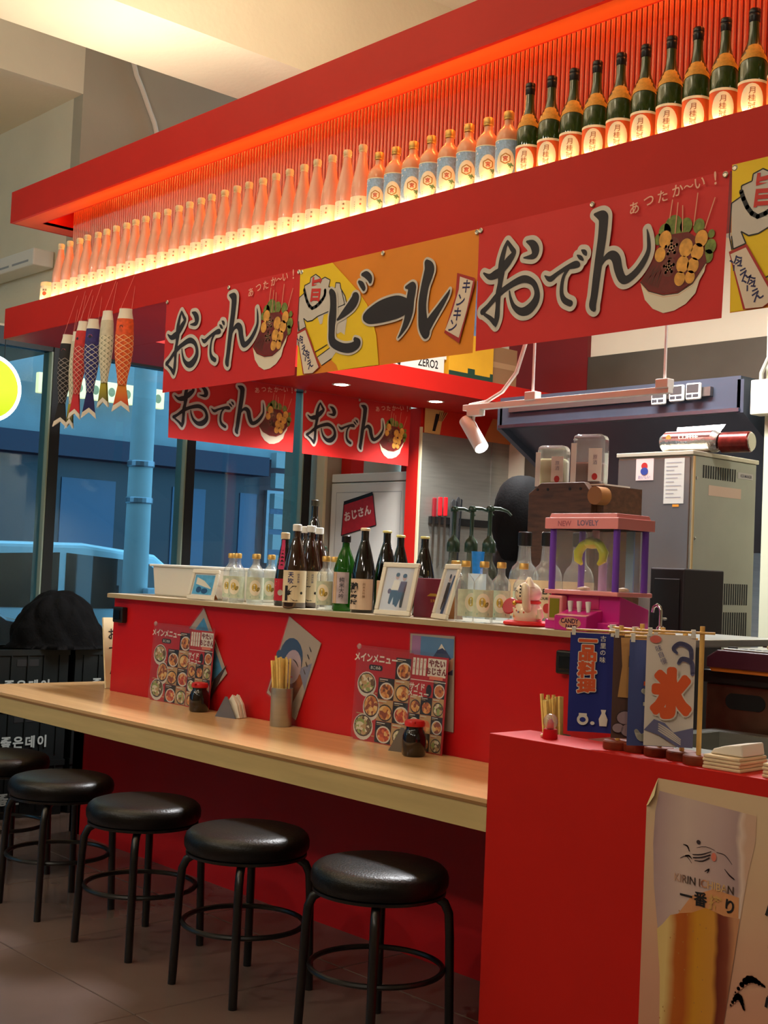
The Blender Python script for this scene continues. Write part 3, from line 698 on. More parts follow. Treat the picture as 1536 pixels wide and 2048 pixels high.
def letters(t, key, groups, off, pad):
    for gi, g in enumerate(groups):
        k = (key, gi)
        if k not in LETTERS:
            a = sdf_letters(g, 0.0, off+0.0012); b = sdf_letters(g, pad, off)
            la = a.build('letter', INKB, t); lb = b.build('letter_outline', GREYO, la); LETTERS[k] = (la.data, lb.data)
        else:
            da, db = LETTERS[k]
            la = bpy.data.objects.new('letter', da); COL.objects.link(la); la.parent = t
            lb = bpy.data.objects.new('letter_outline', db); COL.objects.link(lb); lb.parent = la
BRED = M('banner_red', (208, 26, 24), 0.62, var=0.04, scale=4)
BYEL = M('banner_yellow', (240, 200, 12), 0.62, var=0.03, scale=4)
BORG = M('banner_orange', (226, 132, 6), 0.62, var=0.06, scale=4)
SKEWM = M('print_skewer', (222, 150, 120), 0.6)
GREENS = M('print_greens', (116, 130, 52), 0.6, var=0.35, scale=60)
BALLS = M('print_fishball', (226, 160, 66), 0.6, var=0.22, scale=45)
SOUPM = M('print_broth', (112, 22, 16), 0.6, var=0.15, scale=40)
MUSHM = M('print_mushroom', (112, 48, 36), 0.6, var=0.2, scale=60)
STARM = M('print_star', (222, 176, 140), 0.6)
BOWLM = M('print_bowl', (226, 214, 192), 0.6)
PRL = M('print_line', (84, 40, 26), 0.6)
EYELET = M('eyelet', (206, 196, 176), 0.3, 0.8)
def cloth(mb, w, h, z1, sag=0.004, m=0, n=16, shrink=0.02, corner=0.0):
    """hanging cloth in local xz, top at z1, both faces, slight waves"""
    def P(i, j):
        u = i/n; t = j/6
        x = w*(u + (0.5-u)*shrink*t)
        return (x, -0.001-sag*t*math.sin(u*PI*3.1)-0.004*t, z1-h*t)
    o = len(mb.v)
    for j in range(7):
        for i in range(n+1): mb.v.append(P(i, j))
    for j in range(6):
        for i in range(n): mb.f.append((o+j*(n+1)+i, o+(j+1)*(n+1)+i, o+(j+1)*(n+1)+i+1, o+j*(n+1)+i+1)); mb.m.append(m)
def eyelets(t, pts):
    for (x, z) in pts:
        MB().lathe([(0.0045,0),(0.009,0),(0.0095,0.002),(0.007,0.004),(0.0045,0.003)], 14).build('eyelet', EYELET, t, loc=(x, -0.004, z), rot=(PI/2, 0, 0))
def oden_banner(loc, rz, label):
    t = thing('oden_banner', label, 'banner', loc, rz, 'red banners with brushed lettering')
    m = MB(); cloth(m, 1.0, 0.432, 0.0, 0.002); m.build('cloth', BRED, t, smooth=True)
    o = 0.009
    letters(t, 'oden', [ODEN[0:5], ODEN[5:9], ODEN[9:11]], o, 0.0155)
    m = MB(); 
    for (x, z, d) in GREEN: m.ell(x, z, d/2*1.05, d/2*1.2, o-0.0024, 0)
    m.pl(SOUP, o-0.002, 1)
    for k in range(11): m.line([(0.705+0.006*k, -0.285-0.003*k), (0.745+0.004*k, -0.245-0.008*(k % 3))], 0.0028, o-0.0016, 6)
    for (x, z, d) in MUSH: 
        m.ell(x, z, d/2, d/2*1.05, o-0.0015, 3)
        for q in range(5): a = PI/2+q*2*PI/5; m.stroke([(x, z, 0.006), (x+d*0.32*math.cos(a), z+d*0.32*math.sin(a), 0.010)], o-0.001, 4, sub=2)
    for i, (x, z, d) in enumerate(BALL):
        m.ell(x, z, d/2*1.04+0.0015, d/2*1.2+0.0015, o-0.0012-0.00001*i, 6); m.ell(x, z, d/2*1.04, d/2*1.2, o-0.0011, 2)
    for a in SKEW: m.line(a, 0.0035, o-0.0005, 7)
    m.pl(BOWL, o-0.0004, 5); m.line(BOWL[:6], 0.004, o-0.0002, 6)
    m.line([(p[0]+0.001, p[1]-0.006) for p in BOWL[:6]], 0.002, o-0.0002, 4)
    m.build('picture', [GREENS, SOUPM, BALLS, MUSHM, STARM, BOWLM, PRL, SKEWM], t)
    m = MB()
    for ch, (x, z), sz in zip('あつたか〜い!', TXT, (0.042,0.042,0.042,0.042,0.036,0.042,0.055)): m.text(ch, sz, x, z+0.004, o+0.0005, 0, bold=0.012, rot=0.08)
    m.build('small_lettering', M('pink_print', (236, 176, 150), 0.6), t)
    eyelets(t, [(0.012, -0.012), (0.5, -0.010), (0.988, -0.012)])
    return t
def beer_banner(loc, rz, label):
    t = thing('beer_banner', label, 'banner', loc, rz, 'yellow and orange banners with beer mug')
    m = MB(); cloth(m, 1.0, 0.434, 0.0, 0.002); m.build('cloth', BORG, t, smooth=True)
    o = 0.009
    m = MB(); m.pl([(0.003,-0.002)]+YEL[:-1]+[(0.505,-0.432),(0.012,-0.432)], o-0.003, 0); m.build('yellow_field', BYEL, t)
    m = MB(); m.pl(FOAM, o-0.002, 0); m.pl(MUG2, o-0.002, 0)
    m.line(FOAM[:17]+FOAM[26:], 0.004, o-0.0015, 1); m.line(MUG1, 0.004, o-0.0015, 1); m.line(MUG3, 0.004, o-0.0015, 1)
    m.line([MUG2[0], MUG2[1]], 0.004, o-0.0015, 1); m.line([(0.27,-0.12),(0.29,-0.17),(0.293,-0.2)], 0.004, o-0.0015, 1)
    m.line([MUG2[3], MUG2[4]], 0.004, o-0.0015, 1)
    m.stroke([(p[0], p[1], 0.014) for p in VSH], o-0.001, 1, sub=2)
    m.text('旨', 0.10, UMAI[0][0], UMAI[0][1]+0.004, o-0.0005, 2, bold=0.03, rot=-0.12, sx=0.8)
    m.build('mug_picture', [GREYO, INK, M('print_scarlet', (206, 44, 36), 0.6)], t)
    letters(t, 'beer', [BEER[0:4], BEER[4:5], BEER[5:8]], o, 0.0085)
    tm = [M('tag_red', (170, 34, 26), 0.6), M('tag_cream', (226, 206, 184), 0.6), M('tag_navy', (34, 30, 84), 0.6)]
    for (q1, q2, ch4, qt, sz, rot, sx) in (([(max(p[0], 0.004), p[1]) for p in TAGL1], [(max(p[0], 0.010), p[1]) for p in TAGL2], '冷え冷え', TAGLT, 0.042, 0.42, 1.0), (TAGR1, TAGR2, 'キンキン', TAGRT, 0.052, -0.30, 0.85)):
        m = MB(); m.pl(q1, o+0.002, 0); m.pl(q2, o+0.0026, 1)
        for ch, p in zip(ch4, qt): m.text(ch, sz, p[0], p[1], o+0.0032, 2, rot=rot, bold=0.02, sx=sx)
        m.build('printed_tag', tm, t)
    eyelets(t, [(0.012, -0.012), (0.5, -0.010), (0.988, -0.012)])
    return t
oden_banner((-5.085, 3.176, 2.543), 0, 'red brush lettered banner hanging beside the fish windsocks')
beer_banner((-4.090, 3.176, 2.539), 0, 'orange and yellow beer banner hanging between two red banners')
oden_banner((-3.094, 3.174, 2.541), 0, 'red brush lettered banner between the two yellow banners')
beer_banner((-2.088, 3.176, 2.555), 0, 'yellow beer banner hanging beyond the red banners above the steel kitchen hood')
oden_banner((-6.838, 4.317, 2.5385), PI/2, 'red brush lettered banner under the soffit in front of the windows')
oden_banner((-6.838, 5.378, 2.5385), PI/2, 'red brush lettered banner under the soffit above the white fridge')

# ================================================================== CARP WINDSOCKS
def koi(x, y, ztop, L, rz, body, tail, label, eye=True, wd=0.062, tilt=0.0):
    t = thing('carp_windsock', label, 'windsock', (x, y, ztop), rz, 'carp windsocks hanging from the shelf')
    t.rotation_euler = (0, tilt, rz)
    R = wd/2; n = 24; prof = []
    zz = [0, 0.045, 0.07, 0.12, 0.2, 0.3, 0.42, 0.55, 0.66, 0.75]
    rr = [0.72, 0.74, 0.82, 0.95, 1.0, 1.06, 1.04, 0.86, 0.62, 0.5]
    def rad(u):
        for i in range(len(zz)-1):
            if u <= zz[i+1]:
                q = (u-zz[i])/(zz[i+1]-zz[i]); return rr[i]+(rr[i+1]-rr[i])*q
        return rr[-1]
    def sec(u0, u1, k): return [(R*rad(u0+(u1-u0)*i/k)*1.1, -L*(u0+(u1-u0)*i/k)) for i in range(k+1)]
    def skin(name, u0, u1, k, mat, par=t):
        m = MB(); pr = sec(u0, u1, k)
        o = len(m.v)
        for (r, z) in pr:
            for i in range(n):
                a = 2*PI*i/n; m.v.append((r*math.sin(a), -0.62*r*math.cos(a), z))
        for j in range(len(pr)-1):
            for i in range(n):
                q = (i+1) % n; m.f.append((o+j*n+i, o+(j+1)*n+i, o+(j+1)*n+q, o+j*n+q)); m.m.append(0)
                m.uv[len(m.f)-1] = ((i/n, j/k), (i/n, (j+1)/k), ((i+1)/n, (j+1)/k), ((i+1)/n, j/k))
        return m.build(name, mat, par, smooth=True)
    skin('mouth_band', 0, 0.10, 3, M('windsock_white', (232, 222, 204), 0.7))
    skin('head', 0.10, 0.26, 6, body[0]); skin('scaled_body', 0.26, 0.75, 16, body[1])
    m = MB(); w0 = R*0.5; w1 = R*0.95; zt = -L*0.75; zb = -L*0.95
    pts = [(-w0, zt), (w0, zt), (w1, zb), (0, zb+L*0.05), (-w1, zb)]
    for sgn in (-0.006, 0.006): m.add([(p[0], sgn*(1 if i < 2 else 0.5), p[1]) for i, p in enumerate(pts)], [(0, 4, 3, 2, 1) if sgn < 0 else (0, 1, 2, 3, 4)])
    m.build('tail', tail, t)
    m = MB()
    for sgn in (-0.0045, 0.0045): m.add([(w1, sgn, zb), (w1*1.18, sgn, zb-L*0.06), (0, sgn, zb+L*0.005), (-w1*1.18, sgn, zb-L*0.06), (-w1, sgn, zb), (0, sgn, zb+L*0.05)], [(0,1,2,5),(5,2,3,4)] if sgn > 0 else [(5,2,1,0),(4,3,2,5)])
    m.build('tail_hem', M('windsock_white'), t)
    if eye:
        for sgn in (-1,):
            e = MB(); rr_ = R*0.62; a = -0.30; rx = R*0.9*1.1
            for q, (s_, mi) in enumerate(((1.0, 0), (0.82, 1), (0.6, 2), (0.34, 1))):
                st = len(e.v); e.ell(0, 0, rr_*s_, rr_*s_, 0.0015+0.0008*q, mi, n=16)
                for i in range(st, len(e.v)):
                    X, Y, Z = e.v[i]; aa = a+X/rx; e.v[i] = ((rx-Y)*math.sin(aa), -0.62*(rx-Y)*math.cos(aa), Z-L*0.185)
            e.build('eye', [M('windsock_white'), INK, M('eye_rose', (170, 70, 80), 0.6)], t)
    m = MB()
    for (dx, dx2) in ((-R*0.7, 0.0), (R*0.7, 0.01)): q = Matrix.Rotation(-rz, 3, 'Z') @ Vector((0, 3.184-y, 0)); m.tube([(dx, 0, -0.004), (dx2+q.x, q.y, 2.705-ztop)], 0.0011, 5)
    m.build('string', M('pink_string', (226, 130, 120), 0.8), t)
    return t
hk = M('koi_black_head', (26, 20, 24), 0.7); sk = scalemat('koi_black_scales', (24, 20, 24), (160, 150, 146), (14, 12, 14), 6, 9, 0.13)
hr = M('koi_red_head', (206, 44, 40), 0.7, var=0.2, scale=40); sr = scalemat('koi_red_scales', (206, 48, 44), (236, 170, 150), (130, 26, 26), 6, 9, 0.13)
hb = M('koi_blue_head', (50, 44, 112), 0.7, var=0.25, scale=40); sb = scalemat('koi_blue_scales', (44, 48, 120), (206, 200, 196), (20, 24, 70), 6, 9, 0.13)
hg = M('koi_green_head', (206, 196, 170), 0.7, var=0.1, scale=40); sg = scalemat('koi_green_scales', (216, 206, 176), (224, 214, 186), (60, 74, 26), 6, 9, 0.22)
ho = M('koi_orange_head', (226, 84, 30), 0.7, var=0.3, scale=45); so = scalemat('koi_orange_scales', (232, 100, 34), (246, 196, 140), (196, 50, 20), 6, 9, 0.13)
tg = rampmat('koi_green_tail', [(0.0, (40, 52, 34)), (1.0, (190, 170, 40))], 2, -0.47, -0.36, 0.7)
to = rampmat('koi_orange_tail', [(0.0, (206, 50, 30)), (1.0, (238, 150, 40))], 2, -0.47, -0.36, 0.7)
koi(-5.955, 3.147, 2.47, 0.47, 0.75, (hk, sk), M('koi_black_tail', (22, 18, 20), 0.7), 'black carp windsock with white tail hem', wd=0.068, tilt=0.04)
koi(-5.876, 3.15, 2.478, 0.49, 0.30, (hg, sg), tg, 'narrow cream and green carp windsock beside the black one', eye=False, wd=0.05, tilt=0.03)
koi(-5.806, 3.147, 2.522, 0.49, 0.45, (hr, sr), M('koi_red_tail', (204, 36, 44), 0.7), 'red carp windsock with pale scale edges', wd=0.066, tilt=0.05)
koi(-5.708, 3.15, 2.522, 0.49, 0.9, (hb, sb), M('koi_blue_tail', (28, 30, 96), 0.7), 'navy blue carp windsock with white belly', wd=0.066)
koi(-5.568, 3.147, 2.545, 0.47, 0.2, (hg, sg), tg, 'cream and olive green carp windsock between the blue and orange ones', eye=False, wd=0.074)
koi(-5.398, 3.147, 2.535, 0.49, 0.8, (ho, so), to, 'orange carp windsock with big dark eye', wd=0.078)

# ================================================================== STOOLS
def stool(loc, rz, label):
    t = thing('bar_stool', label, 'stool', loc, rz, 'round black stools along the counter')
    m = MB(); R = 0.199
    m.lathe([(0.0,0.426),(R-0.03,0.426),(R-0.008,0.432),(R,0.446),(R+0.001,0.466),(R-0.004,0.482),(R-0.016,0.493),(R-0.035,0.499),(0.10,0.503),(0.0,0.505)], 44)
    m.build('seat', LEATHER, t, smooth=True)
    MB().lathe([(R-0.012,0.418),(R-0.006,0.420),(R-0.006,0.428),(R-0.02,0.430)], 40).build('seat_band', BLACKM, t, smooth=True)
    for k in range(4):
        a = k*PI/2; d = Vector((math.cos(a), math.sin(a), 0)); pts = []
        for (r, z) in ((0.05,0.414),(0.13,0.414),(0.165,0.410),(0.190,0.394),(0.203,0.366),(0.208,0.30),(0.213,0.15),(0.218,0.0)): pts.append(d*r+Vector((0,0,z)))
        MB().tube(pts, 0.0135, 10).build('leg', BLACKM, t, smooth=True)
    MB().tube([(0.192*math.cos(2*PI*i/40), 0.192*math.sin(2*PI*i/40), 0.205) for i in range(40)], 0.0085, 8, closed=True).build('foot_ring', BLACKM, t, smooth=True)
    return t
s0 = None
for i, (x, y, rz, lb) in enumerate((
    (-2.775, 2.545, 0.79, 'black padded round stool beside the big red service panel'),
    (-3.36, 2.50, 0.84, 'black padded round stool in front of the chopstick cup'),
    (-3.94, 2.475, 0.89, 'black padded round stool in front of the left menu'),
    (-4.53, 2.47, 0.79, 'black padded round stool near the left end of the counter'),
    (-5.15, 2.52, 0.84, 'black padded round stool standing by the dark crates'))):
    if i == 0: s0 = stool((x, y, 0), rz, lb)
    else: clone(s0, (x, y, 0), rz, lb)

# ================================================================== THINGS ON THE TABLE
TZ = 0.718
MENUR = M('menu_red', (190, 24, 30), 0.35); MENUK = M('menu_black', (30, 26, 28), 0.35); MENUT = M('menu_tan', (196, 158, 106), 0.35)
FOODS = [foodmat('dish_noodles', [(226,160,80),(206,120,60),(238,200,130),(150,70,40)]), foodmat('dish_red', [(196,70,36),(226,110,60),(170,40,26),(236,180,110)]),
         foodmat('dish_stew', [(230,220,190),(150,170,90),(196,160,110),(110,80,50)]), foodmat('dish_fry', [(214,130,60),(180,90,40),(236,170,90),(120,60,30)])]
PLATE = M('menu_plate', (224, 218, 206), 0.4); PLATEK = M('menu_pot', (60, 46, 44), 0.4)
def menu(loc, label, rz=0.0):
    t = thing('menu_stand', label, 'menu', loc, rz, 'illustrated menus against the red wall')
    t.rotation_euler = (math.radians(-2.5), 0, rz)
    MB().box(0, 0.29, -0.002, 0.0, 0, 0.335).build('main_page', MENUR, t)
    MB().box(0.285, 0.47, -0.006, -0.004, 0, 0.332).build('side_page', MENUR, t)
    mats = [MENUR, MENUK, MENUT, PLATE, PLATEK]+FOODS
    def tile(m, x, z, w, h, bg, food, dish=True, off=0.0028):
        m.rect(x, x+w, z, z+h, off, bg)
        if dish: m.ell(x+w*0.55, z+h*0.40, w*0.46, h*0.40, off+0.0003, 3 if bg == 1 else 4)
        m.ell(x+w*0.55, z+h*0.40, w*0.40, h*0.33, off+0.0006, 5+food)
        m.rect(x+w*0.08, x+w*0.6, z+h*0.90, z+h*0.94, off+0.0006, 3); m.rect(x+w*0.08, x+w*0.4, z+h*0.82, z+h*0.85, off+0.0006, 0 if bg == 2 else 2)
    k = 0; w, h = 0.086, 0.078
    for c in range(2):
        for r in range(4 if c == 1 else 3):
            m = MB(); tile(m, 0.118+w*c, 0.003+h*r+(0.0 if c == 0 else 0.0), w*0.985, h*0.985, 1+(c+r) % 2, (k*3+1) % 4); m.build('dish_photo', mats, t); k += 1
    for q, (cx, cz, rx, rz_) in enumerate(((0.055, 0.205, 0.052, 0.046), (0.088, 0.125, 0.045, 0.050), (0.052, 0.050, 0.054, 0.048))):
        m = MB(); m.ell(cx, cz, rx, rz_, 0.0032, 3); m.ell(cx, cz+0.004, rx*0.9, rz_*0.82, 0.0035, 4); m.ell(cx, cz+0.005, rx*0.82, rz_*0.72, 0.0038, 7 if q != 1 else 5)
        m.rect(0.01 if q == 1 else cx+rx*0.9, 0.05 if q == 1 else min(0.115, cx+rx*0.9+0.04), cz-0.03, cz-0.026, 0.0032, 2); m.build('stew_photo', mats, t)
    k = 0; w, h = 0.057, 0.062
    for c in range(3):
        for r in range(3 if c == 0 else (3 if c == 1 else 4)):
            m = MB(); tile(m, 0.292+w*c, 0.004+h*r-(0.0), w*0.985, h*0.985, 1+(c+r+1) % 2, (k*2+c) % 4, c != 1, 0.0068); m.build('dish_photo', mats, t); k += 1
    m = MB(); m.text('メインメニュー', 0.034, 0.094, 0.302, 0.0032, 0, bold=0.035); m.build('title_lettering', PAPER, t)
    m = MB(); m.rect(0.07, 0.125, 0.258, 0.278, 0.0030, 0); m.ell(0.07, 0.268, 0.010, 0.010, 0.0029, 0); m.ell(0.125, 0.268, 0.010, 0.010, 0.0029, 0); m.text('おこのみ', 0.014, 0.0975, 0.268, 0.0035, 1, bold=0.02); m.build('subtitle', [MENUK, PAPER], t)
    m = MB(); m.text('サイド', 0.027, 0.325, 0.222, 0.0072, 0, bold=0.035); m.text('メニュー', 0.027, 0.333, 0.198, 0.0072, 0, bold=0.035); m.ell(0.385, 0.212, 0.014, 0.022, 0.0070, 1); m.build('side_lettering', [PAPER, MENUK], t)
    m = MB(); m.rect(0.372, 0.462, 0.262, 0.325, 0.0070, 0); m.text('やたい', 0.027, 0.417, 0.309, 0.0076, 1, bold=0.05); m.text('おじさん', 0.026, 0.417, 0.281, 0.0076, 1, bold=0.05)
    m.rect(0.384, 0.450, 0.252, 0.264, 0.0078, 2)
    for q in range(4): m.rect(0.296+0.018*q, 0.309+0.018*q, 0.262, 0.322, 0.0070, 0); m.text('ようこそ'[q], 0.011, 0.3025+0.018*q, 0.31, 0.0076, 1); m.text('かんぱい'[q], 0.011, 0.3025+0.018*q, 0.285, 0.0076, 1)
    m.rect(0.29, 0.466, 0.244, 0.2465, 0.0070, 0); m.build('shop_lettering', [PAPER, M('menu_maroon', (120, 20, 22), 0.4), M('menu_salmon', (232, 130, 100), 0.4)], t)
    m = MB(); m.box(-0.006, 0.296, -0.0095, -0.0088, 0, 0.345); m.box(0.278, 0.476, -0.0115, -0.0108, 0, 0.345); m.build('clear_sleeve', glassmat('sleeve', (252,252,252), 0.015, 0.08, 1.0), t)
    MB().lathe([(0.0,0),(0.010,0.0),(0.011,0.004),(0.006,0.010),(0.0,0.011)], 14).build('suction_hook', CLEAR, t, loc=(0.0, -0.002, 0.34), rot=(PI/2, 0, 0))
    return t
menu((-5.012, 3.150, TZ), 'illustrated red menu board catching the blue window light on the counter')
menu((-3.612, 3.150, TZ), 'illustrated red menu board behind the soy bottle and napkin holder')
# picture cards in clear pockets on the wall
def card(name, label, pts, draw, y=3.180):
    cx = sum(p[0] for p in pts)/len(pts); cz = sum(p[1] for p in pts)/len(pts)
    t = thing(name, label, 'picture card', (cx, y, cz)); q = [(p[0]-cx, p[1]-cz) for p in pts]
    m = MB(); m.prism(q, -0.003, 0.0, plane='xz'); m.build('card', M('card_grey', (186, 172, 158), 0.5), t)
    draw(t, q)
    m = MB(); m.prism([(x*1.03, z*1.03) for x, z in q], -0.0065, -0.006, plane='xz'); m.build('clear_pocket', glassmat('sleeve'), t)
    return t
def drawA(t, q):
    m = MB(); m.pl([(x*0.8, z*0.8) for x, z in q], 0.0035, 0); m.build('picture', [M('card_blue', (60, 150, 200), 0.5, var=0.3, scale=25)], t)
    m = MB(); m.pl([(0.02,-0.25),(0.17,-0.03),(0.08,-0.1)], 0.004, 0); m.build('picture_shade', [M('card_brown', (60, 34, 24), 0.5, var=0.4, scale=25)], t)
def drawB(t, q):
    T = Vector((-4.062+4.024, 1.142-0.9405)); 
    m = MB(); m.pl([(-0.112,-0.02),(0.0,-0.02),(0.09,-0.02),(-0.03,-0.19),(-0.15,-0.1)], 0.0034, 3)
    m.ell(-0.015, 0.035, 0.075, 0.085, 0.0036, 0, rot=-0.3); m.ell(-0.005, 0.005, 0.055, 0.070, 0.0039, 1, rot=-0.4); m.ell(-0.075, 0.02, 0.03, 0.05, 0.0038, 0, rot=0.5)
    m.stroke([(0.0,0.035,0.004),(0.02,0.025,0.006),(0.035,0.008,0.003)], 0.0042, 2); m.stroke([(-0.03,0.02,0.004),(-0.012,0.008,0.005)], 0.0042, 2); m.ell(-0.005, -0.035, 0.007, 0.004, 0.0042, 4)
    m.pl([(0.04,0.0),(0.12,0.03),(0.08,-0.08)], 0.0037, 5); m.pl([(-0.08,-0.05),(-0.045,-0.05),(-0.03,-0.15),(-0.07,-0.13)], 0.0040, 6)
    for k in range(4): m.stroke([(0.10-0.01*k,0.09-0.03*k,0.004),(0.11-0.01*k,0.075-0.03*k,0.006)], 0.0042, 2)
    m.build('picture', [M('hair_blue', (36, 78, 122), 0.5), M('face_lilac', (196, 172, 184), 0.5), M('ink_grey', (70, 62, 78), 0.5), M('kimono_rust', (150, 72, 26), 0.5, var=0.4, scale=18), M('lip_rose', (206, 110, 120), 0.5), M('haze_blue', (132, 140, 170), 0.5), M('sash_violet', (70, 44, 96), 0.5)], t)
def drawC(t, q):
    m = MB(); m.rect(-0.06, 0.105, 0.03, 0.155, 0.0034, 0); m.pl([(-0.05,0.03),(0.0,0.08),(0.045,0.135),(0.10,0.08),(0.105,0.03)], 0.0037, 1); m.pl([(0.028,0.112),(0.045,0.135),(0.066,0.112),(0.05,0.12)], 0.0039, 2); m.pl([(-0.02,0.03),(0.105,0.09),(0.105,0.05),(0.05,0.02)], 0.0040, 3)
    m.rect(-0.105, -0.06, 0.0, 0.155, 0.0034, 4); m.build('picture', [M('sky_print', (90, 140, 190), 0.5), M('mount_print', (44, 60, 104), 0.5), PAPER, M('sand_print', (214, 160, 130), 0.5), M('lilac_print', (170, 120, 170), 0.5)], t)
card('picture_card', 'tilted blue picture card behind the left menu', [(-4.662,1.144),(-4.47,0.88),(-4.62,0.75),(-4.80,1.02)], drawA)
card('picture_card', 'tilted picture card of a woman with blue hair behind the chopsticks', [(-4.062,1.142),(-3.857,1.05),(-3.993,0.741),(-4.185,0.829)], drawB)
card('picture_card', 'mountain landscape picture card behind the right menu', [(-3.358,1.121),(-3.137,1.125),(-3.125,0.798),(-3.35,0.80)], drawC)
# soy sauce bottles
SOY = M('soy_glass', (20, 9, 7), 0.08, coat=0.4); CAPR = M('soy_cap', (196, 30, 34), 0.35)
def soy(loc, rz, label):
    t = thing('soy_sauce_bottle', label, 'bottle', loc, rz, 'soy sauce bottles on the counter')
    MB().lathe([(0,0),(0.036,0),(0.041,0.006),(0.042,0.05),(0.041,0.068),(0.034,0.085),(0.029,0.092),(0.030,0.104)], 26).build('glass_body', SOY, t, smooth=True)
    m = MB(); m.lathe([(0.031,0.100),(0.035,0.102),(0.036,0.112),(0.032,0.120),(0.018,0.123),(0,0.123)], 24); m.prism([(-0.008,-0.03),(0.008,-0.03),(0.004,-0.047),(-0.004,-0.047)], 0.112, 0.119); m.build('cap', CAPR, t, smooth=True)
    return t
sy = soy((-4.535, 3.09, TZ), 0.4, 'small dark soy sauce bottle with red cap in front of the left menu')
clone(sy, (-3.185, 3.052, TZ), 0.7, 'small dark soy sauce bottle with red cap in front of the napkin holder')
# napkin holders
def napkin(loc, rz, label):
    t = thing('napkin_holder', label, 'napkin holder', loc, rz, 'folded steel napkin holders')
    for s, nm in ((-1, 'side_plate'), (1, 'side_plate')):
        m = MB(); q = [(-0.055, 0), (0.055, 0), (0.006, 0.085), (-0.006, 0.085)]; m.prism(q, s*0.034-0.001, s*0.034+0.001, plane='xz'); m.build(nm, M('napkin_steel', (128, 128, 132), 0.3, 0.8), t)
    MB().box(-0.055, 0.055, -0.034, 0.034, 0, 0.002).build('base', STEEL, t)
    for k in range(5):
        y = -0.016+0.010*k; m = MB(); m.prism([(-0.035, 0.002), (0.062, 0.002), (0.045+0.004*(k % 2), 0.055), (0.018, 0.094-0.003*(k % 3)), (-0.012, 0.055)], y-0.0035, y+0.0035, plane='xz'); m.build('napkin', PAPER, t, bevel=0.0015)
    return t
nk0 = napkin((-4.325, 3.105, TZ), 0.25, 'small steel napkin holder beside the left soy bottle')
clone(nk0, (-3.275, 3.105, TZ), 0.25, 'small steel napkin holder behind the right soy bottle')
# chopstick cup
t = thing('chopstick_cup', 'brushed steel cup full of wooden chopsticks', 'cup', (-4.012, 3.12, TZ))
MB().lathe([(0,0),(0.041,0),(0.043,0.003),(0.043,0.148),(0.0415,0.149),(0.041,0.146),(0.041,0.006),(0,0.006)], 30).build('cup', STEEL, t, smooth=True)
WOODC = M('chopstick_wood', (236, 206, 120), 0.55, var=0.12, scale=40)
random.seed(11)
for k in range(16):
    a = 2*PI*k/16; r = 0.012+0.020*(k % 3)/2
    m = MB(); bx, by = r*math.cos(a), r*math.sin(a); tx = bx*1.15-0.018+random.uniform(-0.005,0.005); ty = by*1.15
    m.tube([(bx*0.8, by*0.8, 0.008), (tx, ty, 0.262+random.uniform(-0.01, 0.008))], [0.003, 0.0058], 4); m.build('chopstick', WOODC, t)
clone(t, (-2.555, 3.045, TZ), 0.6, 'steel cup of wooden chopsticks standing behind the snow globe')

# ================================================================== THINGS ON THE LEDGE
LZ = 1.178
BROWN = M('brown_glass', (44, 20, 8), 0.06, spec=0.8, coat=0.6)
DKG = M('dark_bottle_glass', (13, 12, 10), 0.06, spec=0.8, coat=0.6)
GREENG = glassmat('bright_green_glass', (70, 150, 40), 0.35, 0.04, 1.5, (40, 120, 30))
CAPWH = M('cap_white', (236, 234, 226), 0.35)
LABW = M('label_offwhite', (232, 214, 178), 0.6)
# clear shochu bottles (pale label with yellow moon)
LABP = M('label_pale_green', (206, 214, 186), 0.55, var=0.10, scale=60)
def clear_bottle(label, group):
    t = thing('clear_bottle', label, 'bottle', group=group)
    MB().lathe([(0,0.002),(0.030,0.0),(0.034,0.005),(0.034,0.125),(0.033,0.135),(0.028,0.147),(0.020,0.156),(0.0145,0.164),(0.0135,0.172),(0.0135,0.190)], 24).build('glass_body', CLEAR, t, smooth=True)
    MB().lathe([(0.0145,0.188),(0.0165,0.19),(0.0165,0.206),(0.0145,0.209),(0,0.209)], 18).build('cap', CAPG, t, smooth=True)
    m = MB(); m.grid(-0.05, 0.05, 0.020, 0.112, 14, 0.0008, 0)
    for q in range(5):
        r0, r1 = 0.024*q/5, 0.024*(q+1)/5
        for k in range(20):
            a, b = 2*PI*k/20, 2*PI*(k+1)/20
            m.pl([(r0*math.cos(a), 0.068+1.35*r0*math.sin(a)), (r1*math.cos(a), 0.068+1.35*r1*math.sin(a)), (r1*math.cos(b), 0.068+1.35*r1*math.sin(b)), (r0*math.cos(b), 0.068+1.35*r0*math.sin(b))], 0.0014, 1)
    m.wrap(0.034); m.build('label', [LABP, LABC], t)
    m = MB(); m.ell(-0.002, 0.070, 0.011, 0.016, 0.002, 0); m.ell(0.012, 0.062, 0.006, 0.010, 0.002, 1, rot=-0.5); m.rect(-0.02, 0.02, 0.026, 0.034, 0.0016, 2); m.text('宮', 0.014, -0.002, 0.07, 0.0026, 1); m.wrap(0.034)
    m.build('emblem', [M('emblem_yellow', (226, 190, 74), 0.6), M('emblem_olive', (150, 132, 60), 0.6), M('emblem_teal', (110, 170, 160), 0.6)], t)
    return t
cb0 = clear_bottle('clear glass bottle with pale moon label beside the blue photograph', 'clear bottles beside the white box')
spots = [(-4.575,3.25,0.5),(-4.468,3.205,0.6),(-4.435,3.275,0.5),(-4.335,3.205,0.9),(-4.345,3.29,0.8)]
for i, (x, y, rz) in enumerate(spots):
    if i == 0: cb0.location = (x, y, LZ); cb0.rotation_euler.z = rz
    else: clone(cb0, (x, y, LZ), rz)
for (x, y, rz) in ((-3.875,3.20,0.6),(-3.918,3.28,0.7)): clone(cb0, (x, y, LZ), rz, 'clear glass bottle between the brown sake bottles and the green bottle', 'clear bottles beside the green bottle')
